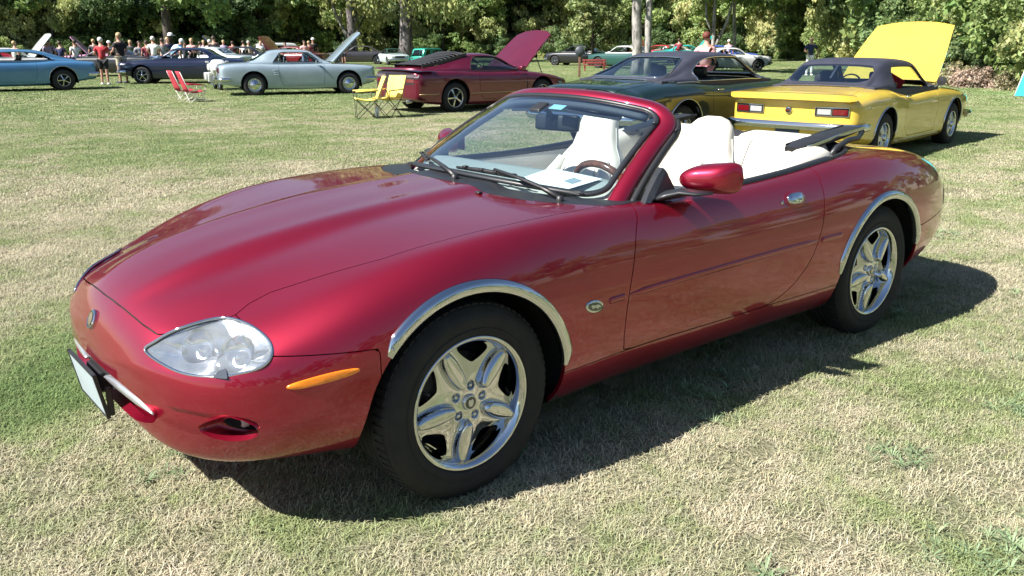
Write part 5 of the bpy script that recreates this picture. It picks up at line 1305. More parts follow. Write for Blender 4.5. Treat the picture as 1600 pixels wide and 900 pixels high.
mk('rear_base_trim', *tube([(x, y, gL.top(x, abs(y))+.012) for x, y in smoothpoly([(-1.50, .76), (-1.66, .66), (-1.72, .4), (-1.73, 0), (-1.72, -.4), (-1.66, -.66), (-1.50, -.76)], 50, False)], .009, 6), CHROME, gc)
# --- maroon coupe: rear louvres, spoiler, hood open
S = dict(xf=2.30, xr=-2.32, W=.92, wbase=2.565, r=.33, rim=.215, style='mesh', ty=.885, tw=.235, zf=(.28, .62), zr=(.36, .90), su=4,
    top=[(2.0, .70), (1.6, .77), (1.1, .84), (.75, .895), (.3, .91), (-.8, .93), (-1.3, .945), (-1.8, .945), (-2.2, .93)], crown=[(2.0, .68), (1.6, .76), (1.1, .82), (.75, .85), (.3, .86), (-.3, .865), (-.8, .88), (-1.3, .905), (-1.8, .91), (-2.2, .89)],
    mid=[(2.0, .50), (1.4, .56), (0, .58), (-.9, .60), (-1.5, .62), (-2.2, .62)], rock=[(2.0, .26), (1.4, .22), (0, .19), (-1.3, .21), (-2.1, .30)], w=[(1.7, .95), (1.2, .985), (0, .98), (-1.2, 1), (-2.0, .97)], sh=.035,
    nose=(.40, .70, .86), hood=[(2.16, 0), (2.12, .4), (2.0, .62), (1.2, .70), (.80, .74), (.74, 0)], open=48, hinge=.80, lift=.02,
    door=[(.80, 1.2), (.78, .5), (.72, .26), (-.50, .26), (-.60, .40), (-.62, .7), (-.55, 1.2)],
    cab=dict(roof=[(.92, .88), (.66, .99), (.40, 1.105), (.18, 1.195), (.02, 1.238), (-.25, 1.262), (-.5, 1.262), (-.75, 1.235), (-1.1, 1.15), (-1.5, 1.05), (-1.9, .965), (-2.0, .945)],
        we=[(.92, .62), (.2, .54), (-.6, .55), (-1.3, .58), (-2.0, .62)], wb=[(.92, .76), (.3, .78), (-.9, .79), (-1.5, .76), (-2.0, .70)], belt=[(.92, .865), (0, .87), (-.9, .885), (-1.4, .905), (-2.0, .92)],
        hole=[(.80, .02), (.76, .5), (.62, .68), (-.9, .70), (-1.50, .60), (-1.72, .02)], xmid=-.2, front=[(-.62, .93), (-.50, 1.165), (-.3, 1.19), (0, 1.195)], rear=[(-.57, .985), (-.545, 1.10), (-.50, 1.195), (-.3, 1.212), (0, 1.215)],
        side=[smoothpoly([(.66, .895), (.36, 1.04), (.16, 1.13), (-.02, 1.172), (-.42, 1.185), (-.58, 1.15), (-.70, 1.02), (-.74, .91), (-.3, .90), (.2, .89)], 80).tolist()], trim=DARK, trimr=False, seatx=-.4, rglass=GLASST, sideglass=True))
tc_, tL, tf, trr = make_car('coupe_car', 'maroon sports coupe with black rear window louvres and its hood raised', (-10.99, -13.42, 0), 3.143, S, MAR)
C = cab_loft(S)
for k in range(11):
    x = -.76-k*.105; z = C.top(x, 0); w_ = .545-.004*k; P = []
    ys = np.linspace(-w_, w_, 13)
    P = [(x+.05, y, C.top(x+.05, min(abs(y), .53))+.006) for y in ys]+[(x-.075, y, C.top(x-.075, min(abs(y), .53))+.075) for y in ys]+[(x-.082, y, C.top(x-.075, min(abs(y), .53))+.052) for y in ys]
    mk('louvre', P, [(i, i+1, 14+i, 13+i) for i in range(12)]+[(13+i, 14+i, 27+i, 26+i) for i in range(12)], BLACKP, tc_, smooth=False)
for sg in (1, -1): mk('louvre_rail', *sweep([(x, sg*.548, C.top(x, .53)+.03) for x in np.linspace(-.72, -1.92, 14)], [(-.012, -.03), (.012, -.03), (.012, .03), (-.012, .03)]), BLACKP, tc_, smooth=False)
spo = [(face_pt(trr, y*.96, .88)-.02+.06*(abs(y)/.86)**4, y, .955-.02*(abs(y)/.86)**4) for y in np.linspace(-.86, .86, 23)]
mk('rear_spoiler', *sweep(spo, [(-.10, -.02), (.06, -.03), (.075, 0), (.05, .016), (-.08, .010)]), MAR, tc_, sharp=50)
quadpatch(trr, -.84, .84, .62, .835, .006, 'tail_panel', BLACKP, tc_, n=16)
for sg in (1, -1):
    lm = quadpatch(trr, sg*.28, sg*.84, .66, .82, .014, 'tail_lamp', REDL, tc_, n=6, th=.01); quadpatch(trr, sg*.28, sg*.84, .765, .822, .018, 'upper_lens', plain('smoked lens', (.10, .07, .08), .15, coat=1.), lm, n=6); quadpatch(trr, sg*.28, sg*.84, .735, .765, .017, 'lens_bar', BLACKP, lm, n=6)
quadpatch(trr, -.16, .16, .64, .76, .02, 'license_plate', plain('orange plate', (.6, .25, .05), .4), tc_, n=2)
for sg in (1, -1):
    side_tube(tc_, tL, [(x, .40) for x in np.linspace(.86, -.88, 16)], .010, GOLD, 'body_stripe', (sg,)); side_tube(tc_, tL, [(x, .415) for x in np.linspace(-1.72, -2.2, 8)], .010, GOLD, 'body_stripe', (sg,))
    mk('fender_vent', *box(tuple(tL.pside(.80, .52, .0, sg)[0]), (.03, .01, .16), .002), BLACKP, tc_, smooth=False)
    mk('door_mirror', *box((.60, sg*.92, .92), (.14, .16, .10), .04), MAR, tc_)
mk('exhaust_tip', *tube([(-2.15, -.55, .27), (-2.34, -.55, .25)], .035, 12), CHROME, tc_)
mk('hood_prop', *tube([(1.55, -.55, .78), (1.35, -.50, 1.25)], .01, 6), DARK, tc_)
# --- pale blue hardtop, hood open
S = dict(xf=2.26, xr=-2.36, W=.90, wbase=2.743, r=.325, rim=.195, style='dish', ty=.865, tw=.20, zf=(.38, .80), zr=(.38, .86),
    top=[(2.0, .85), (1.4, .90), (.85, .935), (.3, .95), (-.6, .955), (-1.2, .955), (-1.7, .945), (-2.2, .91)], crown=[(2.0, .83), (1.4, .875), (.85, .895), (.3, .90), (-.3, .895), (-.8, .895), (-1.2, .915), (-1.7, .915), (-2.2, .88)],
    mid=[(2.0, .62), (1.4, .64), (0, .62), (-.9, .64), (-1.5, .66), (-2.2, .64)], rock=[(2.0, .36), (1.4, .26), (0, .22), (-1.3, .26), (-2.1, .36)], w=[(1.6, .985), (.3, .98), (-.5, .98), (-1.2, 1), (-1.9, .98)], sh=.03,
    hood=[(2.18, 0), (2.16, .4), (2.10, .62), (1.4, .70), (.90, .73), (.86, 0)], open=46, hinge=.88, lift=.02, under=plain('pale hood underside', (.6, .66, .68), .5),
    door=[(.66, 1.2), (.66, .5), (.62, .28), (-.52, .27), (-.62, .40), (-.66, .7), (-.64, 1.2)],
    cab=dict(roof=[(.84, .93), (.66, 1.04), (.46, 1.17), (.32, 1.255), (.2, 1.29), (-.1, 1.312), (-.5, 1.312), (-.80, 1.29), (-.98, 1.23), (-1.18, 1.12), (-1.38, 1.0), (-1.46, .955)],
        we=[(.84, .66), (.3, .56), (-.7, .56), (-1.46, .62)], wb=[(.84, .76), (.3, .76), (-.9, .76), (-1.46, .72)], belt=[(.84, .905), (0, .905), (-.9, .91), (-1.46, .93)],
        hole=[(.80, .02), (.76, .5), (.62, .66), (-.9, .66), (-1.20, .60), (-1.32, .02)], xmid=0., front=[(-.62, .97), (-.52, 1.225), (-.3, 1.25), (0, 1.258)], rear=[(-.60, .985), (-.49, 1.215), (-.3, 1.236), (0, 1.24)],
        side=[[(.62, .93), (.34, 1.15), (.24, 1.215), (.0, 1.232), (-.50, 1.232), (-.60, 1.20), (-.82, .935)]], sideglass=False, bpost=[((-.50, .93), (-.44, 1.23))], seatx=-.25))
mc, mL, mf_, mr2 = make_car('coupe_car', 'pale blue classic hardtop coupe in side view with its hood raised', tuple(at_depth(463, 27.4)), R_(161), S, BLU)
chrome_bumper(mc, mr2, .88, .48, False, .09, .05); chrome_bumper(mc, mf_, .88, .46, True, .09, .05)
for sg in (1, -1):
    mk('side_scoop', *join(*[box(tuple(mL.pside(-.72-.02*i, .60+.06*i, .0, sg)[0]), (.14, .02, .035), .008) for i in (0, 1, 2)]), BLU, mc)
    mk('door_mirror', *join(lathe([(.0001, .03), (.04, .02), (.05, 0), (.0001, -.02)], 14, 0, (.42, sg*.90, .97)), tube([(.42, sg*.84, .90), (.42, sg*.90, .95)], .01)), CHROME, mc)
    for y in (.45, .55, .65): quadpatch(mr2, sg*(y-.035), sg*(y+.035), .66, .80, .012, 'tail_lamp', REDL, mc, n=1)
    quadpatch(mf_, sg*.62, sg*.80, .56, .74, .01, 'headlamp', CHROME, mc, 1)
# --- blue fastback at the left edge
S = dict(xf=2.45, xr=-2.52, W=.94, wbase=2.90, r=.345, rim=.20, style='five', ty=.90, tw=.22, zf=(.38, .80), zr=(.40, .90),
    top=[(2.1, .86), (1.4, .91), (.85, .95), (.3, .96), (-.6, .97), (-1.2, .975), (-1.8, .96), (-2.35, .93)], crown=[(2.1, .84), (1.4, .89), (.85, .91), (.3, .915), (-.3, .915), (-.8, .925), (-1.2, .95), (-1.8, .94), (-2.35, .90)],
    mid=[(2.0, .60), (1.4, .62), (0, .60), (-.9, .63), (-1.5, .66), (-2.3, .64)], rock=[(2.0, .38), (1.4, .28), (0, .23), (-1.3, .28), (-2.2, .38)], w=[(1.6, .985), (.3, .975), (-.5, .975), (-1.2, 1), (-1.9, .97)], sh=.04, ar=.42,
    hood=[(2.32, 0), (2.30, .5), (2.22, .68), (1.4, .74), (.94, .76), (.90, 0)],
    door=[(.66, 1.2), (.66, .5), (.62, .30), (-.58, .29), (-.68, .42), (-.72, .7), (-.70, 1.2)],
    cab=dict(roof=[(.96, .945), (.76, 1.05), (.52, 1.19), (.36, 1.27), (.22, 1.31), (-.1, 1.325), (-.45, 1.32), (-.85, 1.28), (-1.2, 1.19), (-1.6, 1.06), (-1.9, .98), (-1.98, .96)],
        we=[(.96, .66), (.3, .56), (-.7, .56), (-1.98, .62)], wb=[(.96, .79), (.3, .79), (-.9, .79), (-1.98, .70)], belt=[(.96, .92), (0, .925), (-.9, .94), (-1.98, .945)],
        hole=[(.88, .02), (.84, .5), (.70, .68), (-.9, .68), (-1.30, .60), (-1.5, .02)], xmid=0., front=[(-.65, .99), (-.53, 1.245), (-.3, 1.268), (0, 1.275)], rear=[(-.56, 1.02), (-.47, 1.21), (-.3, 1.235), (0, 1.24)],
        side=[smoothpoly([(.70, .95), (.42, 1.13), (.28, 1.215), (.12, 1.235), (-.45, 1.235), (-.85, 1.17), (-1.12, 1.07), (-1.25, .985), (-1.0, .96), (-.3, .95), (.3, .945)], 90).tolist()], sideglass=False, seatx=-.15))
bc, bL, bf_, br_ = make_car('coupe_car', 'mid blue fastback coupe cut off by the left edge', (-4.15, -29.6, 0), -.10, S, BLU2)
chrome_bumper(bc, br_, .92, .52, False, .12, .06)
for sg in (1, -1): arch_trim(-1.45, 0, 180, sg, r0=.418, r1=.435, parent=bc, S=bL, cz=.355)
# ---------------------------------------------------------------- trees
def leafmat(name, c1, c2, c3):
    m, t, b = nm(name); setb(b, rough=.55, spec=.35)
    g = t.nodes.new('ShaderNodeNewGeometry'); oi = t.nodes.new('ShaderNodeObjectInfo')
    at = t.nodes.new('ShaderNodeAttribute'); at.attribute_name = 'tint'
    n = t.nodes.new('ShaderNodeTexNoise'); n.inputs['Scale'].default_value = .55; n.inputs['Detail'].default_value = 3; t.links.new(g.outputs['Position'], n.inputs['Vector'])
    ad = t.nodes.new('ShaderNodeMath'); ad.operation = 'MULTIPLY_ADD'; t.links.new(oi.outputs['Random'], ad.inputs[0]); ad.inputs[1].default_value = .42; t.links.new(n.outputs['Fac'], ad.inputs[2])
    r = ramp(t, ad.outputs[0], [(.42, c1), (.66, c2), (.92, c3)])
    mx = t.nodes.new('ShaderNodeMix'); mx.data_type = 'RGBA'; mx.blend_type = 'MULTIPLY'; mx.inputs[0].default_value = 1
    t.links.new(r.outputs[0], mx.inputs[6]); t.links.new(at.outputs['Color'], mx.inputs[7]); t.links.new(mx.outputs[2], b.inputs['Base Color'])
    tl = t.nodes.new('ShaderNodeBsdfTranslucent'); t.links.new(mx.outputs[2], tl.inputs[0]); ms = t.nodes.new('ShaderNodeMixShader'); ms.inputs[0].default_value = .38
    o = t.nodes['Material Output']; t.links.new(b.outputs[0], ms.inputs[1]); t.links.new(tl.outputs[0], ms.inputs[2]); t.links.new(ms.outputs[0], o.inputs[0]); return m
LF1 = leafmat('broad leaves', (.10, .17, .06), (.21, .31, .10), (.36, .44, .17))
LF2 = leafmat('yellowing leaves', (.22, .27, .10), (.38, .42, .17), (.50, .50, .24))
LF3 = leafmat('dark leaves', (.055, .10, .045), (.11, .18, .07), (.20, .28, .12))
LF4 = leafmat('dry pinkish leaves', (.34, .26, .20), (.48, .37, .30), (.34, .33, .18))
def bark(name, c, c2, sc=6):
    m, t, b = nm(name); setb(b, rough=.9, spec=.2); n = tex(t, 'Noise', sc, 8, .7); mp = t.nodes.new('ShaderNodeMapping'); mp.inputs['Scale'].default_value = (1, 1, .35)
    t.links.new(n.inputs['Vector'].links[0].from_socket, mp.inputs[0]); t.links.new(mp.outputs[0], n.inputs['Vector']); r = ramp(t, n.outputs['Fac'], [(.38, c2), (.55, c)]); t.links.new(r.outputs[0], b.inputs['Base Color']); bump(t, b, n.outputs['Fac'], .8, .04); return m
BARK = bark('brown bark', (.10, .085, .075), (.03, .026, .024)); BIRCH = bark('pale bark', (.36, .34, .32), (.07, .065, .06), 5); GREYB = bark('grey bark', (.20, .18, .18), (.06, .05, .055), 5)
def foliage(clumps, n, leaf, seed, name, m, droop=0., flat=.5, tiny=None):
    """leaf-sized faces spread through clumps (cx, cy, cz, rx, ry, rz)"""
    g = np.random.default_rng(seed); cl = np.array(clumps, float); vol = (cl[:, 3]*cl[:, 4]*cl[:, 5])**(2/3); pr = vol/vol.sum()
    k = g.choice(len(cl), n, p=pr); d = g.normal(size=(n, 3)); d /= np.linalg.norm(d, axis=1, keepdims=True)
    # sub-clusters inside each clump keep the outline ragged
    sub = g.normal(size=(len(cl), 30, 3)); sub /= np.linalg.norm(sub, axis=2, keepdims=True); sub *= g.uniform(.55, 1.05, (len(cl), 30, 1))
    s = g.integers(0, 30, n); rad = .34*g.random((n, 1))**.5
    c = cl[k, :3]+(sub[k, s]+d*rad)*cl[k, 3:6]
    if droop: c[:, 2] -= droop*g.random(n)**2*(np.linalg.norm(sub[k, s][:, :2], axis=1))
    c[:, 2] = np.maximum(c[:, 2], .05)
    sz = leaf*g.uniform(.55, 1.35, (n, 1))
    nrm = (sub[k, s]*.7+g.normal(size=(n, 3))*.75); nrm[:, 2] += flat; nrm /= np.linalg.norm(nrm, axis=1, keepdims=True)
    t = np.cross(nrm, g.normal(size=(n, 3))); t /= np.linalg.norm(t, axis=1, keepdims=True)
    if droop: t[:, 2] -= 1.2; t /= np.linalg.norm(t, axis=1, keepdims=True)
    b_ = np.cross(nrm, t)
    P = np.empty((n, 4, 3)); P[:, 0] = c-t*sz; P[:, 1] = c+b_*sz*.55+nrm*sz*.12; P[:, 2] = c+t*sz; P[:, 3] = c-b_*sz*.55+nrm*sz*.12
    me = bpy.data.meshes.new(name); me.vertices.add(4*n); me.loops.add(4*n); me.polygons.add(n)
    me.vertices.foreach_set('co', P.astype(np.float32).ravel()); me.loops.foreach_set('vertex_index', np.arange(4*n, dtype=np.int32)); me.polygons.foreach_set('loop_start', np.arange(0, 4*n, 4, dtype=np.int32)); me.polygons.foreach_set('loop_total', np.full(n, 4, np.int32))
    me.update(calc_edges=True); me.materials.append(m)
    at = me.color_attributes.new('tint', 'FLOAT_COLOR', 'POINT'); q = g.uniform(.65, 1.3, n)*(.8+.4*g.random(len(cl)))[k]; h = g.uniform(-.08, .10, n)
    T = np.stack([q*(1+h), q, q*(1-h), np.ones(n)], 1); at.data.foreach_set('color', np.repeat(T, 4, 0).astype(np.float32).ravel()); return me
def limbs(seed, H_, r0, n_l=7, fork=None, lean=.3, low=.3, m=None):
    g = np.random.default_rng(seed); pcs = []; tips = []
    pth = [(0, 0, -.1)]; x = y = 0
    for i in range(1, 9): x += g.normal(0, .05*lean*H_/8); y += g.normal(0, .05*lean*H_/8); pth.append((x, y, H_*i/8))
    sc = [1.55]+[1-.09*i for i in range(8)]
    pcs.append(sweep(pth, circ(r0, 9), scale=sc, up=(0, 1, 0)))
    for k in range(n_l):
        t = low+(1-low)*k/n_l*.9; i = min(7, int(t*8)); a = g.uniform(0, 6.28); L = H_*g.uniform(.22, .42)*(1.1-t*.5); p0 = np.array(pth[i])
        q = [p0, p0+np.array([math.cos(a)*L*.4, math.sin(a)*L*.4, L*.35]), p0+np.array([math.cos(a)*L*.8, math.sin(a)*L*.8, L*.6]), p0+np.array([math.cos(a)*L, math.sin(a)*L, L*.62])]
        pcs.append(sweep(q, circ(r0*.34*(1.2-t*.6), 6), scale=[1, .7, .4, .15])); tips.append(q[-1])
        for s_ in range(2):
            a2 = a+g.uniform(-1, 1); q2 = q[1+s_]; e = q2+np.array([math.cos(a2)*L*.5, math.sin(a2)*L*.5, L*g.uniform(0, .3)]); pcs.append(sweep([q2, (q2+e)/2+[0, 0, L*.04], e], circ(r0*.14, 5), scale=[1, .7, .3])); tips.append(e)
    return join(*pcs), tips
def tree(name, label, loc, H_, r0, crown_z, crown_r, n, leaf, m, bk, seed, group=None, droop=0., cat='tree', nl=7, squash=.8, low=.3, extra=None, lean=.3):
    g = np.random.default_rng(seed+100); root = empty(name, loc, rnd.uniform(0, 6.28) if extra is None else 0, label, cat, group)
    (P, F), tips = limbs(seed, H_*.85, r0, nl, lean=lean, low=low)
    mk('trunk', P, F, bk, root)
    cl = [(*(np.array(t)+[0, 0, .2]), crown_r*.34, crown_r*.34, crown_r*.27) for t in tips if t[2] > crown_z*.8]
    for k in range(16):
        a = g.uniform(0, 6.28); rr = crown_r*g.random()**.5*.85; z = crown_z+(H_-crown_z)*g.random(); f = 1-.5*max(0, (z-crown_z)/(H_-crown_z)-.5); s = crown_r*g.uniform(.24, .42)
        cl.append((math.cos(a)*rr*f, math.sin(a)*rr*f, z, s, s, s*squash))
    if extra: cl += extra
    o = link('crown', foliage(cl, n, leaf, seed, 'crown', m, droop), root); return root
def shrub(name, label, loc, H_, r, n, leaf, m, seed, group=None, cat='bush'):
    g = np.random.default_rng(seed+50); root = empty(name, loc, rnd.uniform(0, 6.28), label, cat, group)
    cl = []
    for k in range(12): a = g.uniform(0, 6.28); rr = r*g.random()**.5*.8; z = H_*(.12+.75*g.random()**1.2)*(1-.3*rr/r); s = r*g.uniform(.28, .45); cl.append((math.cos(a)*rr, math.sin(a)*rr, z, s, s, s*.8))
    link('foliage', foliage(cl, n, leaf, seed, 'foliage', m), root)
    pcs = [tube([(0, 0, -.05), (g.normal(0, r*.3), g.normal(0, r*.3), H_*.7)], .03, 5) for _ in range(4)]; mk('stems', *join(*pcs), BARK, root); return root
GW = 'trees of the wood behind the field'
protos = [tree('woodland_tree', 'tall broadleaf tree in the wood behind the parked cars', (0, 0, 0), 14, .22, 1.2, 3.4, 15000, .20, LF1, GREYB, 1, GW, low=.12, nl=10),
    tree('woodland_tree', 'tall broadleaf tree in the wood behind the parked cars', (0, 0, 0), 16, .26, 1.8, 3.8, 15000, .22, LF3, BARK, 2, GW, low=.15, nl=10),
    tree('woodland_tree', 'tall broadleaf tree in the wood behind the parked cars', (0, 0, 0), 13, .20, 1.5, 3.2, 15000, .18, LF2, GREYB, 3, GW, .5, low=.12, nl=10)]
GB = 'bushes along the edge of the wood'
bushes = [shrub('edge_bush', 'leafy green bush at the edge of the wood', (0, 0, 0), 3.2, 2.0, 12000, .08, LF1, 11, GB), shrub('edge_bush', 'leafy green bush at the edge of the wood', (0, 0, 0), 2.4, 1.9, 11000, .08, LF2, 12, GB),
    shrub('edge_bush', 'leafy green bush at the edge of the wood', (0, 0, 0), 3.8, 2.2, 13000, .085, LF3, 13, GB)]
bank = shrub('bank_bush', 'tall dense leafy bush on the bank at the right', (0, 0, 0), 5.2, 2.3, 42000, .052, LF1, 14, 'tall leafy bushes on the right-hand bank'); bank2 = shrub('bank_bush', 'tall yellowish leafy bush on the bank at the right', (0, 0, 0), 4.2, 2.2, 36000, .052, LF2, 15, 'tall yellowish bushes on the right-hand bank')
def edge_depth(px):   # how far the wood stands along each column of the photograph
    return float(np.interp(px, [-300, 0, 400, 700, 1000, 1200, 1330, 1450, 1520, 1600, 1750, 1950], [92, 90, 92, 92, 94, 88, 66, 48, 40, 35, 30, 27]))
used_ = [0]*3; rt = random.Random(3)
def put(proto, lst, i, loc, sc):
    if used_t.get(id(proto)) is None: o = proto; used_t[id(proto)] = 1
    else: o = copy_tree(proto)
    o.location = loc; o.scale = (sc, sc, sc*rt.uniform(.9, 1.15)); o.rotation_euler.z = rt.uniform(0, 6.28)
    d = np.array([loc[0], loc[1], CAM[2]])-CAM; z = d@CF; px_ = 800+FPX*(d@CR)/z*1.0 if z > 1 else -9999
    where = 'behind the photographer' if z < 1 else [w for e, w in ((0, 'beyond the left edge'), (330, 'behind the crowd at the left'), (600, 'behind the pale blue coupe'), (870, 'behind the maroon coupe'), (1180, 'behind the dark green coupe'), (1470, 'behind the yellow convertible'), (1e9, 'on the right-hand bank')) if px_ < e][0]
    k_ = o.name.split('.')[0]; mn = [c.data.materials[0].name for c in proto.children if c.name.split('.')[0] in ('crown', 'foliage')][0]
    look = {'broad leaves': 'mid green', 'yellowing leaves': 'yellowish', 'dark leaves': 'dark green'}[mn]; kind = {'woodland_tree': 'tree of the wood', 'edge_bush': 'bush at the edge of the wood', 'bank_bush': 'tall leafy bush'}[k_]
    o['label'] = '%s %s %s' % (look, kind, where); o['group'] = o['label'].replace('tree', 'trees').replace('bush ', 'bushes '); return o
used_t = {}
px = -330
while px < 2000:
    d = edge_depth(px); step = 2.9/d*FPX*.62
    for row, (dd, sc) in enumerate(((3.0, .82), (7.5, 1.0), (12.5, 1.15))):
        q = at_depth(px+rt.uniform(-.5, .5)*step, d+dd+rt.uniform(-1.5, 1.5)); put(protos[rt.choice([0, 0, 1, 2, 2] if row == 0 else [0, 0, 1])] if (d > 58 or row > 0) else rt.choice([bank, bank, bank2]), 0, 0, (q[0], q[1], -.05), sc*rt.uniform(.85, 1.2))
    if rt.random() < .8:
        q = at_depth(px+rt.uniform(-.5, .5)*step, d-.3+rt.uniform(-1, 1)); put(bushes[rt.choice([0, 1, 2, 2])], 0, 0, (q[0], q[1], -.05), rt.uniform(.55, 1.05) if d > 55 else rt.uniform(.6, .9))
    px += step
# dense dark mass of the wood further back
g = np.random.default_rng(77); cl = []
for px in np.linspace(-420, 2080, 110):
    for k in range(3):
        q = at_depth(px, edge_depth(px)+19+g.uniform(-2, 3)); s = g.uniform(2.6, 4.2); cl.append((q[0], q[1], [1.6, 6.0, 10.5][k]+g.uniform(-1, 1), s, s, s*.9))
tag(link('woodland', foliage(cl, 60000, .55, 78, 'woodland', LF3)), kind='stuff')
# --- trees one can tell apart
def spot(px, d): return tuple(at_depth(px, d))
t1 = tree('broadleaf_tree', 'big tree with a thick flared grey trunk and drooping yellow green leaves behind maroon coupe', spot(634, 70), 15, .52, 3.6, 6.5, 16000, .22, LF2, GREYB, 21, None, 1.6, nl=9, low=.34)
t2 = tree('broadleaf_tree', 'dark trunked tree standing behind the crowd at the left', spot(265, 78), 15, .40, 4.2, 5.2, 14000, .24, LF1, BARK, 22, nl=8, low=.4)
t3 = tree('broadleaf_tree', 'tree with bare forked pale limbs behind the raised pale blue hood', spot(551, 82), 13, .42, 4.6, 5.4, 9000, .22, LF2, GREYB, 23, None, .8, nl=9, low=.22)
t4 = empty('maple_tree', spot(926, 58), 0, 'small round maple with a low bright crown left of the twin grey trunks', 'tree')
(P, F), tips = limbs(24, 4.5, .12, 8, low=.25); mk('trunk', P, F, BARK, t4)
g = np.random.default_rng(31); cl = []
for k in range(26): a = g.uniform(0, 6.28); z = g.uniform(1.6, 7.0); R__ = 2.15*math.sqrt(max(.05, 1-((z-3.9)/3.6)**2)); rr = R__*g.uniform(.3, .9); cl.append((math.cos(a)*rr, math.sin(a)*rr, z, .75, .75, .55))
link('crown', foliage(cl, 13000, .13, 32, 'crown', leafmat('maple leaves', (.16, .21, .08), (.24, .30, .12), (.34, .34, .15))), t4)
t5 = empty('twin_trunk_tree', spot(1003, 42), 0, 'tree with two mottled grey trunks rising side by side behind the dark green coupe', 'tree')
rv = np.array([CR[0], CR[1], 0]); rv /= np.linalg.norm(rv)
for o, l in ((-.20, -.045), (.24, .03)):
    pth = [tuple(rv*(o+l*z*.6+.03*math.sin(z*1.7))+np.array([0, 0, z])) for z in np.linspace(-.1, 11, 14)]; mk('trunk', *sweep(pth, circ(.235 if o < 0 else .17, 12), scale=[1.5, 1.05]+[1-.04*k for k in range(12)], up=(0, 1, 0)), BIRCH, t5)
g = np.random.default_rng(41); cl = [(g.normal(0, 2.2), g.normal(0, 2.2), g.uniform(5.5, 11), 1.3, 1.3, 1) for _ in range(14)]; link('crown', foliage(cl, 9000, .16, 42, 'crown', LF1), t5)
def bare(px, d, name, label, segs, r, m):
    t = empty(name, spot(px, d), 0, label, 'tree'); pcs = []
    for seg, k in segs: pcs.append(sweep([tuple(rv*a+np.array([0, 0, z])) for a, z in seg], circ(r*k, 9), up=(0, 1, 0), scale=[1.15]+[1-.5*i/(len(seg)) for i in range(len(seg)-1)]))
    mk('trunk', *join(*pcs), m, t); g = np.random.default_rng(int(px)); cl = [(g.normal(0, 2.), g.normal(0, 2.), g.uniform(5.2, 10), 1.2, 1.2, .9) for _ in range(12)]; link('crown', foliage(cl, 7000, .18, int(px)+1, 'crown', LF1), t)
bare(1114, 72, 'birch_tree', 'slim pale tree with a leaning fork right of the red-haired woman', [([(0, -.1), (.02, 1), (.0, 3), (-.1, 6), (-.2, 9)], 1), ([(.05, .9), (.55, 2.0), (1.0, 3.0), (1.35, 4.5), (1.6, 7)], .8), ([(-.02, 2), (-.6, 3.2), (-.8, 5)], .5)], .16, BIRCH)
bare(1146, 74, 'birch_tree', 'slim pale tree with one curved stem behind the white sports car', [([(.05, -.1), (.12, 1), (.05, 2.2), (-.12, 4), (.1, 7), (.2, 9)], 1)], .15, BIRCH)
bare(536, 84, 'birch_tree', 'pale bare limb tree crossing above the raised pale blue hood', [([(.6, -.1), (.4, 2.2), (-.5, 4.0), (-1.3, 6.5)], 1), ([(.45, 2.0), (1.2, 3.4), (1.9, 5.5), (2.2, 7)], .9), ([(-.2, 3.4), (.1, 4.6), (-.1, 6.4)], .5), ([(1.2, 3.4), (2.3, 4.1), (3.1, 4.0)], .4)], .17, BIRCH)
# --- right-hand bank: lush bushes with dry pinkish scrub at their foot
k = 0
for px_, d_, s, mt in ((1465, 41, 1.0, 0), (1500, 38, .9, 1), (1540, 37, 1.15, 0), (1580, 36, 1.0, 2), (1625, 34, 1.1, 0), (1440, 46, 1.2, 2), (1400, 52, 1.2, 0), (1525, 39, .8, 1), (1660, 32, 1.2, 1)):
    q = spot(px_, d_); put(bushes[mt], 0, 0, (q[0], q[1], -.05), s)
GP = 'dry pinkish scrub at the foot of the right-hand bushes'
sp0 = shrub('dry_scrub', 'dry pinkish scrub at the foot of the bushes on the right', (0, 0, 0), .75, .95, 3500, .05, LF4, 61, GP)
for i, px_ in enumerate((1478, 1502, 1524, 1548, 1571, 1596, 1622)):
    q = spot(px_, 34.5+.8*math.sin(i*2.)-i*.45); o = sp0 if i == 0 else copy_tree(sp0); o.location = (q[0], q[1], -.03); o.rotation_euler.z = i*1.3; s = .8+.3*math.sin(i*1.9)**2; o.scale = (s, s, s)
# trees and open field behind the photographer, seen only as reflections in the paint
for i in range(34):
    a = R_(22+i*5.2+rt.uniform(-1.2, 1.2)); d = 62+rt.uniform(-5, 8); o = put(protos[i % 3], 0, 0, (CAM[0]+d*math.cos(a), CAM[1]+d*math.sin(a), 0), rt.uniform(.7, 1.0))
